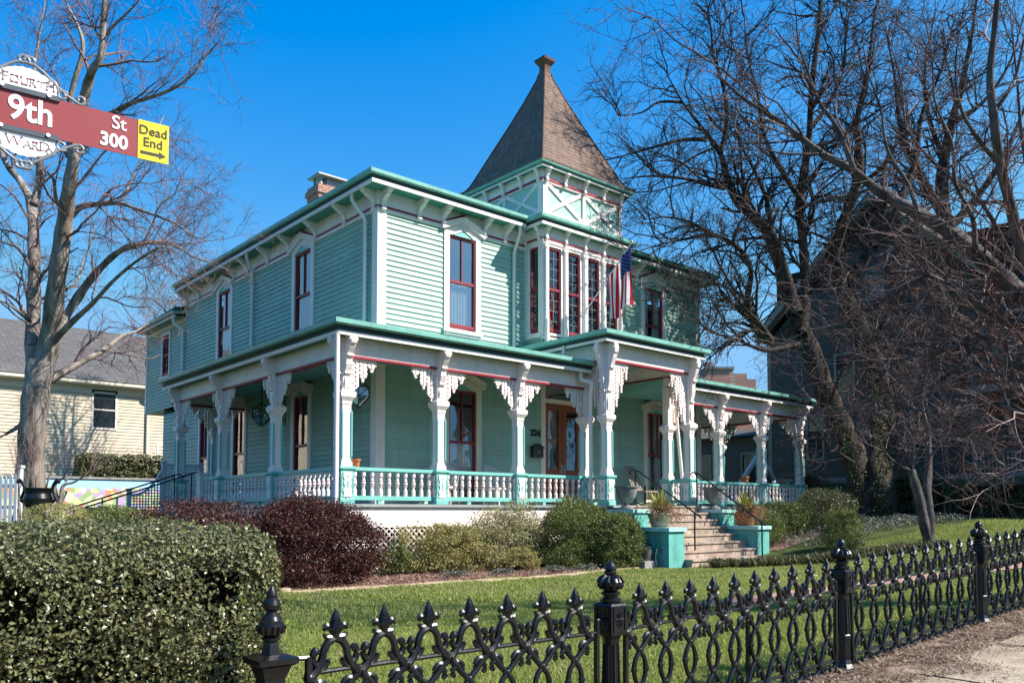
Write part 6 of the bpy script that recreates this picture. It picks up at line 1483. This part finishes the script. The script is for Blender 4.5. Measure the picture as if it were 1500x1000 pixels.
def caps_text(words, px, z, big, small, parent, gap):
    # small-capital lettering with added serifs
    body = words; sizes = [big] + [small] * (len(body) - 1)
    if body == 'FOURTH': sizes[-1] = big * .95
    if body == 'WARD': sizes[-1] = big * .95
    m = MB(); ws = [];
    for ch, s in zip(body, sizes):
        V, F = text_mesh(ch, s, bold=-.0022, align='LEFT'); ws.append((V[:, 0].max() - V[:, 0].min(), V, F, s))
    tot = sum(w[0] for w in ws) + gap * (len(ws) - 1); u = u_at(px) - tot / 2
    for w, V, F, s in ws:
        V = V - np.array([V[:, 0].min(), V[:, 1].min(), 0]); hgt = V[:, 1].max()
        m.add([SG(u + p[0], z + p[1], .0025 + p[2]) for p in V], F)
        # serifs: short bars at the foot and head of the stems
        for q in (V[:, 0].min(), V[:, 0].max()):
            for hh in (0, hgt):
                near = V[(np.abs(V[:, 1] - hh) < .006) & (np.abs(V[:, 0] - q) < .012)]
                if len(near) >= 2: m.fbox(SG, u + near[:, 0].min() - .004, u + near[:, 0].max() + .004, z + hh - .0025, z + hh + .0025, .001, .0042)
        u += w + gap
    return m.build('lettering', K['dred'], parent)
caps_text('FOURTH', 41, hB + .036, .070, .058, p1, .011)
caps_text('WARD', 42, -hB - .080, .076, .058, p2, .009)
for sgn in (1, -1):
    m = MB(); m.fbox(SG, uc - hwP * 1.1, uc + hwP * 1.06, sgn * hB - .013, sgn * hB + .013, -.006, .012); b_ = m.build('clamp_bar', K['bar'], ss_)
    for q in (-.72, .72):
        m = MB(); c = SG(uc + hwP * q, sgn * hB + .004, .012); m.tube([c, c + NS_ * .008], .010, 10); m.build('bolt', K['swht'], b_)
def spiral(c, r, a0, turns, n=22): return [(c[0] + r * (1 - .72 * i / n) * math.cos(a0 + turns * 2 * math.pi * i / n), c[1] + r * (1 - .72 * i / n) * math.sin(a0 + turns * 2 * math.pi * i / n)) for i in range(n + 1)]
for sgn in (1, -1):
    m = MB()
    def st(pts, r=.0075): m.tube([SG(uc + u, sgn * z, -.004) for u, z in pts], r, 8)
    W = hwP
    for sd in (-1, 1):
        arc = [(0, hB + .155), (sd * W * .25, hB + .152), (sd * W * .55, hB + .125), (sd * W * .85, hB + .085), (sd * W * 1.2, hB + .045), (sd * W * 1.5, hB + .018), (sd * W * 1.72, hB + .004)]
        Q, _ = smooth_path([(a, b, 0) for a, b in arc], np.ones(len(arc))); st([(q[0], q[1]) for q in Q])
        st([(sd * u, z) for u, z in spiral((W * 1.72, hB + .03), .026, -math.pi / 2, .95)])
        st([(sd * u, z) for u, z in spiral((W * .12, hB + .165), .03, math.pi, -.9)], .0085)
        st([(sd * u, z) for u, z in spiral((W * 1.16, hB + .028), .03, math.pi * .2, 1.1)]); st([(sd * u, z) for u, z in spiral((W * .80, hB + .075), .022, 0, 1.1)])
        st([(sd * W * 1.02, hB + .01), (sd * W * 1.0, hB + .05), (sd * W * .9, hB + .085), (sd * W * .6, hB + .118)])
    m.build('scroll_bracket', K['sgry'], ss_, smooth=True)
m = MB(); pb = P0 + US * u_at(-150); zg = float(gz(pb[0], pb[1])); m.tube([(pb[0], pb[1], zg - .1), (pb[0], pb[1], P0[2] + .3)], .04, 12); m.sphere((pb[0], pb[1], P0[2] + .33), .06); m.build('pole', K['bar'], ss_, smooth=True)
# ================================================================== NEIGHBOURS
# yellow clapboard house at the left
yh = empty('yellow_house', (10, 46, .8), 'pale yellow clapboard house with grey shingle roof behind the elm', 'house')
K['yel'] = mat('pale_yellow_siding', (.60, .50, .365), .6, .3, .06, 1.5, .2, 25)
FY0 = front(46.5); ks = 46.5 / 44
FY = lambda u, z, d: FY0(u * ks, 1.6 + (z - 1.6) * ks, d)
mb = MB(); siding(mb, FY, -9, 19, .3, 7.75, [(11.06, 12.12, 5.65, 7.6)], .16); mb.box(-8.9, 19, 47.5, 47.55, .3, 7.7, 1)
siding(mb, right(20.05), 46.5, 60, .3, 8.05, [], .16)
mb.build('clapboard_wall', [K['yel'], K['dark']], yh)
mb = MB(); mb.fbox(FY, -9, 19.2, 7.4, 7.78, .0, .04); mb.fbox(FY, -9, 19.4, 7.75, 7.84, .0, .5); mb.fbox(FY, -9, 19.4, 7.80, 8.02, .5, .55); mb.build('cornice', K['cream'], yh)
mb = MB(); mb.fbox(FY, 18.8, 19.03, .3, 7.4, .0, .04); mb.build('corner_board', K['cream'], yh)
mb = MB(); mb.add([(-10, 45.9, 8.35), (20.7, 45.9, 8.35), (18.6, 54.4, 12.6), (-10, 54.4, 12.6)], [(0, 1, 2, 3)]); mb.add([(-10, 54.4, 12.6), (18.6, 54.4, 12.6), (20.7, 62, 8.35), (-10, 62, 8.35)], [(0, 1, 2, 3)]); mb.add([(20.7, 45.9, 8.35), (20.7, 62, 8.35), (18.6, 54.4, 12.6)], [(0, 1, 2)])
mb.build('roof', K['greyshingle'], yh)
def plain_window(H_, fr, u0, u1, z0, z1, m_='white', name='window'):
    c = MB(); w = .09
    for a in ((u0 - w, u0, z0 - w, z1 + w), (u1, u1 + w, z0 - w, z1 + w), (u0, u1, z1, z1 + w), (u0, u1, z0 - w, z0)): c.fbox(fr, a[0], a[1], a[2], a[3], -.05, .04)
    c.fbox(fr, u0, u1, (z0 + z1) / 2 - .03, (z0 + z1) / 2 + .03, -.04, .01)
    o = c.build(name, K[m_], H_); g = MB(); g.fbox(fr, u0, u1, z0, z1, -.09, -.03); g.build('pane', K['darkglass'], o); return o
K['darkglass'] = mat('dark_window_glass', (.02, .025, .03), .04, .9, .2, 2)
plain_window(yh, FY, 11.08, 12.08, 5.72, 7.5)
plain_window(yh, FY, 14.2, 14.9, 3.9, 5.0)
spy = MB(); spy.tube([FY(13.55, 7.8, .42), FY(13.55, 7.5, .35), FY(13.6, 7.1, .1), FY(13.6, .6, .1)], .07, 8); spy.build('downspout', K['cream'], yh)

# painted garden wall (mural), hedge on top of the bank, lattice screen, urn, picket gate
K['mural'] = bpy.data.materials.new('painted_garden_mural'); K['mural'].use_nodes = True
nt = K['mural'].node_tree; b = nt.nodes['Principled BSDF']; b.inputs['Roughness'].default_value = .7
tc = nt.nodes.new('ShaderNodeTexCoord'); sp = nt.nodes.new('ShaderNodeSeparateXYZ'); nt.links.new(tc.outputs['Object'], sp.inputs[0])
vo = nt.nodes.new('ShaderNodeTexVoronoi'); vo.inputs['Scale'].default_value = 4.2; nt.links.new(tc.outputs['Object'], vo.inputs['Vector'])
cr = nt.nodes.new('ShaderNodeValToRGB'); cr.color_ramp.interpolation = 'CONSTANT'; e = cr.color_ramp.elements
cols = [(.22, .34, .12), (.60, .66, .28), (.66, .26, .14), (.46, .34, .52), (.30, .42, .18), (.70, .70, .42), (.62, .56, .52)]
while len(e) < len(cols): e.new(.5)
for i, c in enumerate(cols): e[i].position = i / len(cols); e[i].color = (*c, 1)
nt.links.new(vo.outputs['Color'], cr.inputs['Fac'])
nz = nt.nodes.new('ShaderNodeTexNoise'); nz.inputs['Scale'].default_value = 3; nt.links.new(tc.outputs['Object'], nz.inputs['Vector'])
ad = nt.nodes.new('ShaderNodeMath'); ad.operation = 'MULTIPLY_ADD'; ad.inputs[1].default_value = .5; nt.links.new(nz.outputs['Fac'], ad.inputs[0]); nt.links.new(sp.outputs['Z'], ad.inputs[2])
mr = nt.nodes.new('ShaderNodeMapRange'); mr.inputs['From Min'].default_value = 1.40; mr.inputs['From Max'].default_value = 1.50; nt.links.new(ad.outputs[0], mr.inputs['Value'])
mx = nt.nodes.new('ShaderNodeMix'); mx.data_type = 'RGBA'; nt.links.new(mr.outputs[0], mx.inputs['Factor']); nt.links.new(cr.outputs['Color'], mx.inputs[6]); mx.inputs[7].default_value = (.36, .62, .74, 1)
nt.links.new(mx.outputs[2], b.inputs['Base Color'])
mw = empty('mural_wall', (9, 41.6, 1.5), 'low garden wall painted with spring flowers under a blue sky', 'wall')
m = MB(); m.box(-4.0, 16, 41.6, 41.85, .2, 3.1); m.build('painted_wall', K['mural'], mw)
m = MB(); m.box(-4.05, 16.05, 41.54, 41.9, 3.1, 3.2); m.build('coping', K['concrete'], mw)
hedge('clipped green hedge on the bank above the painted wall', 10.2, 15.6, 42.2, 43.9, 3.55, 26000, .10, K['lf_hedge'], z=.75, bump=.08)
# lattice screen with sloping top by the side of the house
lt = empty('lattice_screen', (8.2, 26.5, 1.3), 'grey lattice privacy screen with curved sloping top beside the house', 'screen')
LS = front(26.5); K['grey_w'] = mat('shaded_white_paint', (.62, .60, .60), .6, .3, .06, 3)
pts = [(7.75, 1.2)]; top = [(7.75 - .0, 1.2)]
m = MB(); top = [(7.8 + .95 * i / 10, 2.05 + .95 * (i / 10) ** 2.2) for i in range(11)] + [(9.9, 3.0)]
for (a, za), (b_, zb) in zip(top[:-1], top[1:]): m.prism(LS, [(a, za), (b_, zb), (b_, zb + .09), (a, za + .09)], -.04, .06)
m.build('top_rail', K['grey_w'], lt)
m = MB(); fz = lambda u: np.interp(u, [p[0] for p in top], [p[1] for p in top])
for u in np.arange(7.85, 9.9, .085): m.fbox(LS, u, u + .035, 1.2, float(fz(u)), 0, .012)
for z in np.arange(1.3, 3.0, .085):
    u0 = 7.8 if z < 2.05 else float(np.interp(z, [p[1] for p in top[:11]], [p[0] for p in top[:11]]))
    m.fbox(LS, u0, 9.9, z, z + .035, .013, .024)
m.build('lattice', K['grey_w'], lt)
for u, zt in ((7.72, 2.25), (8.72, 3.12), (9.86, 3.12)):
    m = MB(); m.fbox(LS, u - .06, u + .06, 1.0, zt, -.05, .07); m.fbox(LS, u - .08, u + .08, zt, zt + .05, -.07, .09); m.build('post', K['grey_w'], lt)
# black two-handled urn
D = 14.2; c = at(55, 752, D); x, y, z = c
bu_ = empty('garden_urn', (x, y, z), 'black cast iron urn with two tall handles behind the hedge', 'urn')
m = MB(); m.lathe((x, y, z - .35), [(.2, 0), (.2, .25), (.12, .3), (.11, .36), (.16, .38)], 4, sq=True); m.build('pedestal', K['iron'], bu_)
m = MB(); m.lathe((x, y, z), [(.10, 0), (.12, .02), (.08, .05), (.14, .08), (.21, .15), (.225, .26), (.20, .34), (.21, .40), (.235, .42), (.235, .44), (.19, .44), (.17, .36)], 24)
m.build('bowl', K['iron'], bu_, smooth=True)
for s in (-1, 1):
    m = MB(); f = lambda r, h: (x + s * r * RT[0], y + s * r * RT[1], z + h); Q, rr = smooth_path([f(.20, .17), f(.29, .24), f(.26, .34), f(.24, .44), f(.29, .54), f(.33, .56), f(.36, .52)], np.array([.03, .03, .022, .022, .03, .045, .02])); m.tube(Q, rr, 8); m.build('handle', K['iron'], bu_, smooth=True)
# white picket gate section at the far left
pg = empty('picket_gate', tuple(at(0, 760, 16.5)), 'white picket garden gate at the left edge behind the hedge', 'gate')
g0 = at(-40, 745, 16.5); gd = RT; FG = Fr((g0[0], g0[1], 0), gd, -_F0); zb = g0[2] - .3
for k in range(9):
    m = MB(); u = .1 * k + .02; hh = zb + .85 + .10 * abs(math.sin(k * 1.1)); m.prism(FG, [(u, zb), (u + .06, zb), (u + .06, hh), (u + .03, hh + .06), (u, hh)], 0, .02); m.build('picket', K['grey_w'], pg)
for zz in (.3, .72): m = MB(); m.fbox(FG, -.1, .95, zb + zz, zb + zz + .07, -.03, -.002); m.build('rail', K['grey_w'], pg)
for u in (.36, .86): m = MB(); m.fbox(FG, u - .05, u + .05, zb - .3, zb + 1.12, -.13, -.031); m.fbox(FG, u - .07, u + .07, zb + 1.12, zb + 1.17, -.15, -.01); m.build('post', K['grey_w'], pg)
# brick stub with light cap beside the hedge top
bs = empty('brick_pier', tuple(at(141, 757, 22)), 'low red brick pier with a pale cap before the painted wall', 'pier'); p_ = at(141, 752, 22)
m = MB(); m.box(p_[0] - .2, p_[0] + .2, p_[1] - .2, p_[1] + .2, p_[2] - .5, p_[2] + .13); m.build('brickwork', K['brick'], bs)
m = MB(); m.box(p_[0] - .26, p_[0] + .26, p_[1] - .26, p_[1] + .26, p_[2] + .13, p_[2] + .17); m.build('cap', K['concrete'], bs)

# dark blue-grey house at the right, seen on its shaded side
dh = empty('dark_house', (37, 14, 1.3), 'dark slate blue clapboard house with gables behind the bare trees', 'house')
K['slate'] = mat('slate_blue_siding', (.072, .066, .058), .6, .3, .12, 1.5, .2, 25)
K['dimwhite'] = mat('dimmed_white_trim', (.24, .21, .185), .6, .3, .08, 3); K['slateroof'] = brick_mat('dark_roof_shingles', (.075, .062, .055), (.052, .043, .038), (.02, .02, .02), .35, .16, .012, 'XYZ', .9, .5)  # white trim with the dimness of the shaded side in its colour
XN = 32.0; LN = left(XN); Ya, Yb_ = 19.8, 4.0
mb = MB()
wl = [(15.9, 16.75, 5.9, 8.0), (17.25, 18.05, 3.7, 5.6), (11.5, 12.3, 5.9, 8.0), (13.0, 13.8, 3.6, 5.5)]
siding(mb, LN, Yb_, Ya, 2.9, 9.1, wl, .13); siding(mb, LN, 10.0, 19.2, 9.1, 9.23, [], .13)
z = 9.23
while z < 13.2:
    f = (z - 9.1) / 4.3; siding(mb, LN, 10.2 + 4.6 * f, Ya - .3 - 4.6 * f, z, z + .13, [(14.6, 15.4, 9.9, 11.3)], .13); z += .13
siding(mb, front(Yb_), XN, 44, 2.9, 9.1, [], .13); siding(mb, Fr((0, Ya, 0), (1, 0, 0), (0, 1, 0)), XN, 44, 2.9, 9.1, [], .13)
mb.box(XN + .8, XN + .85, Yb_, Ya, 2.9, 12, 1); siding(mb, left(34.0), 19.8, 27.5, .6, 5.2, [(21.7, 22.5, 2.6, 4.4), (24.2, 25.0, 2.6, 4.4)], .13); mb.box(34.5, 34.55, 19.8, 27.5, .6, 5.2, 1)
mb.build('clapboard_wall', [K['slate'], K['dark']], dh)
for a_ in (21.8, 24.3): plain_window(dh, left(34.0), a_, a_ + .65, 2.7, 4.3, 'dimwhite')
mb = MB(); mb.add([(33.6, 19.8, 5.15), (33.6, 27.9, 5.15), (38, 27.9, 5.9), (38, 19.8, 5.9)], [(0, 1, 2, 3)]); mb.build('wing_roof', K['slateroof'], dh)
mb = MB(); mb.box(XN - .02, 44, Yb_, Ya, .5, 2.72); mb.build('foundation', K['slate'], dh)
mb = MB(); mb.box(XN - .08, XN + .1, Yb_ - .08, Ya + .08, 2.72, 2.98); mb.build('water_table', K['dimwhite'], dh)
for yy in (Ya - .16, Yb_): m = MB(); m.fbox(LN, yy, yy + .17, 2.98, 9.1, .0, .045); m.build('corner_board', K['dimwhite'], dh)
m = MB()
for s_ in (1, -1):
    yc = 15.0; a = (yc + s_ * 5.15, 8.95); b_ = (yc, 13.75); m.prism(LN, [a, b_, (b_[0], b_[1] + .32), (a[0], a[1] + .32)], .0, .45, 0)
m.build('rake_board', K['dimwhite'], dh)
m = MB()
m.add([(XN - .5, 20.25, 9.2), (XN - .5, 15, 14.1), (46, 15, 14.1), (46, 20.25, 9.2)], [(0, 1, 2, 3)]); m.add([(XN - .5, 15, 14.1), (XN - .5, 9.75, 9.2), (46, 9.75, 9.2), (46, 15, 14.1)], [(0, 1, 2, 3)])
m.add([(XN - .4, 10.2, 9.15), (XN - .4, 3.4, 9.15), (XN + 4.5, 3.4, 12.4), (XN + 4.5, 10.2, 12.4)], [(0, 1, 2, 3)]); m.add([(XN + 4.5, 10.2, 12.4), (XN + 4.5, 3.4, 12.4), (46, 3.4, 9.15), (46, 10.2, 9.15)], [(0, 1, 2, 3)]); m.add([(XN - .4, 3.4, 9.15), (46, 3.4, 9.15), (XN + 4.5, 3.4, 12.4)], [(0, 1, 2)])
m.build('roof', K['slateroof'], dh)
for (u0, u1, z0, z1) in wl: plain_window(dh, LN, u0 + .08, u1 - .08, z0 + .08, z1 - .08, 'dimwhite')
plain_window(dh, LN, 14.7, 15.3, 10.0, 11.2, 'dimwhite')
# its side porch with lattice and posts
m = MB(); m.box(30.2, XN - .08, 5.0, 11.0, 2.45, 2.7); m.box(30.1, XN, 4.9, 11.1, 5.6, 5.85); m.build('porch_deck', K['dimwhite'], dh)
for y in (5.1, 7.0, 9.0, 10.9): m = MB(); m.box(30.25, 30.4, y - .08, y + .08, 2.7, 5.6); m.build('porch_post', K['dimwhite'], dh)
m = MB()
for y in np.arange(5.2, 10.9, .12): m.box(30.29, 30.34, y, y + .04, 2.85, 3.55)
m.box(30.27, 30.36, 5.1, 10.9, 3.55, 3.62); m.box(30.27, 30.36, 5.1, 10.9, 2.8, 2.85); m.build('porch_rail', K['dimwhite'], dh)
m = MB(); fL = left(30.3)
for y in np.arange(9.3, 10.9, .11): m.fbox(fL, y, y + .05, 1.0, 2.45, 0, .01)
for z in np.arange(1.05, 2.45, .11): m.fbox(fL, 9.3, 10.9, z, z + .05, .011, .02)
m.build('lattice_panel', K['dimwhite'], dh)
# small gabled shed roof seen through the porch
sh = empty('garden_shed', (29.3, 18.5, 1.3), 'small dark shed with pale gable trim seen through the right porch', 'shed')
fs = front(18.6); m = MB(); siding(m, fs, 27.9, 30.5, .9, 2.6, [], .13); m.prism(fs, [(27.9, 2.6), (30.5, 2.6), (29.2, 3.75)], -.03, .0); m.build('wall', K['slate'], sh)
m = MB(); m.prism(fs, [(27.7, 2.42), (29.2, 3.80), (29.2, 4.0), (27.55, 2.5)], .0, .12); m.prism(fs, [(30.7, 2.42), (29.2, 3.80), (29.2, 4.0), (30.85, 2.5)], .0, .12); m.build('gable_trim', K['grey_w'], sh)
# hedges and dark shrubs on the right
hedge('nearer clipped hedge block behind the crape myrtle', 27.6, 29.9, 11.5, 13.3, 1.5, 26000, .045, K['lf_hedge'], bump=.04)
hedge('long clipped hedge along the dark house at the right edge', 28.2, 30.0, 4.2, 11.2, 1.25, 42000, .045, K['lf_hedge'], bump=.04)
shrub('bright green rounded shrub at the right edge', 22.6, 6.2, .8, .8, 1.1, 16000, .04, K['lf_bright'], seed=31)
shrub('dark leafy shrub with reddish leaves at the right porch end', 27.6, 15.6, .8, .8, 1.6, 6000, .08, K['lf_red'], seed=32, shell=.3, cluster=260)
shrub('dark evergreen shrub beneath the big tree', 29.6, 16.2, 1.2, 1.2, 1.5, 7000, .06, K['lf_box'], seed=33, cluster=300)
# far brick building
bb = empty('brick_building', (66, 60, 1), 'distant orange brick building with stepped parapet beyond the porch roof', 'building')
pA, pB = at(1020, 600, 90), at(1120, 600, 90)
K['obrick'] = brick_mat('orange_brick', (.50, .20, .12), (.42, .16, .10), (.5, .4, .33), .6, .2, .03, 'XYZ')
t_ = (pB - pA); t_[2] = 0; Lb = np.linalg.norm(t_); t_ /= Lb; FBk = Fr((pA[0], pA[1], 0), t_, (t_[1], -t_[0], 0))
m = MB(); 
for (a, b_, h) in ((0, .15, .0), (.15, .55, .9), (.55, .75, .4), (.75, .88, -.2)): m.fbox(FBk, a * Lb, b_ * Lb, 0, at(1060, 552, 90)[2] + h, -6, 0)
m.fbox(FBk, .18 * Lb, .26 * Lb, at(1060, 552, 90)[2], at(1060, 528, 90)[2], -2, -.5)
m.build('brick_wall', K['obrick'], bb)
m = MB(); zt = at(1060, 552, 90)[2]; m.fbox(FBk, .15 * Lb - .1, .55 * Lb + .1, zt + .9, zt + 1.15, -6.1, .12); m.build('coping', K['concrete'], bb)
for k in range(3): m = MB(); m.fbox(FBk, (.2 + .13 * k) * Lb, (.26 + .13 * k) * Lb, zt - 3, zt - 1.2, -.02, .03); m.build('window', K['darkglass'], bb)
# ================================================================== LIGHT, SKY, CAMERA
SUN_EL, = (R(43.5),)
sd = np.array([.63, -.777]); sd /= np.linalg.norm(sd)
dirv = Vector((sd[0] * math.cos(SUN_EL), sd[1] * math.cos(SUN_EL), math.sin(SUN_EL)))
L = bpy.data.lights.new('sun', 'SUN'); L.energy = 5.0; L.angle = R(.53); L.color = (1, .955, .88)
lo = bpy.data.objects.new('sun', L); COL.objects.link(lo); lo.location = (30, -30, 40); lo.rotation_euler = dirv.to_track_quat('Z', 'Y').to_euler()
W = bpy.data.worlds.new('World'); SC.world = W; W.use_nodes = True
nt = W.node_tree; bg = nt.nodes['Background']
sky = nt.nodes.new('ShaderNodeTexSky'); sky.sky_type = 'NISHITA'; sky.sun_disc = False; sky.sun_elevation = SUN_EL; sky.sun_rotation = math.atan2(sd[0], sd[1])
sky.air_density = 1.0; sky.dust_density = .25; sky.ozone_density = 2.2; sky.altitude = 200
# per-channel grading of the Nishita sky: deeper blue overhead, glare round the sun held down
EXP = .93; SS = .1; DISP = 1 / (SS * 2 ** EXP)
sc_ = nt.nodes.new('ShaderNodeSeparateColor'); cc_ = nt.nodes.new('ShaderNodeCombineColor'); nt.links.new(sky.outputs[0], sc_.inputs[0])
for ch, (a, b, lo_, hi_) in enumerate(((.98, 2.3, .0, .27), (1.50, 3.2, .255, .59), (2.9, 4.4, .86, .98))):
    mr_ = nt.nodes.new('ShaderNodeMapRange'); mr_.clamp = True
    for nm, v in (('From Min', a), ('From Max', b), ('To Min', lo_ * DISP), ('To Max', hi_ * DISP)): mr_.inputs[nm].default_value = v
    nt.links.new(sc_.outputs[ch], mr_.inputs['Value']); nt.links.new(mr_.outputs['Result'], cc_.inputs[ch])
nt.links.new(cc_.outputs[0], bg.inputs['Color']); bg.inputs['Strength'].default_value = SS
cam = bpy.data.cameras.new('camera'); co = bpy.data.objects.new('camera', cam); COL.objects.link(co); SC.camera = co
cam.sensor_width = 36; cam.sensor_fit = 'HORIZONTAL'; cam.lens = FPX / 1500 * 36; cam.shift_x = 0; cam.shift_y = (PPY - 500) / 1500
cam.clip_start = .05; cam.clip_end = 2000
M = Matrix((( RT[0], UP[0], -FW[0], EYE[0]), (RT[1], UP[1], -FW[1], EYE[1]), (RT[2], UP[2], -FW[2], EYE[2]), (0, 0, 0, 1)))
co.matrix_world = M
SC.view_settings.view_transform = 'Standard'; SC.view_settings.look = 'None'; SC.view_settings.exposure = EXP; SC.view_settings.gamma = 1
SC.render.engine = 'CYCLES'
SC.cycles.max_bounces = 6; SC.cycles.transparent_max_bounces = 12; SC.cycles.caustics_reflective = False; SC.cycles.caustics_refractive = False
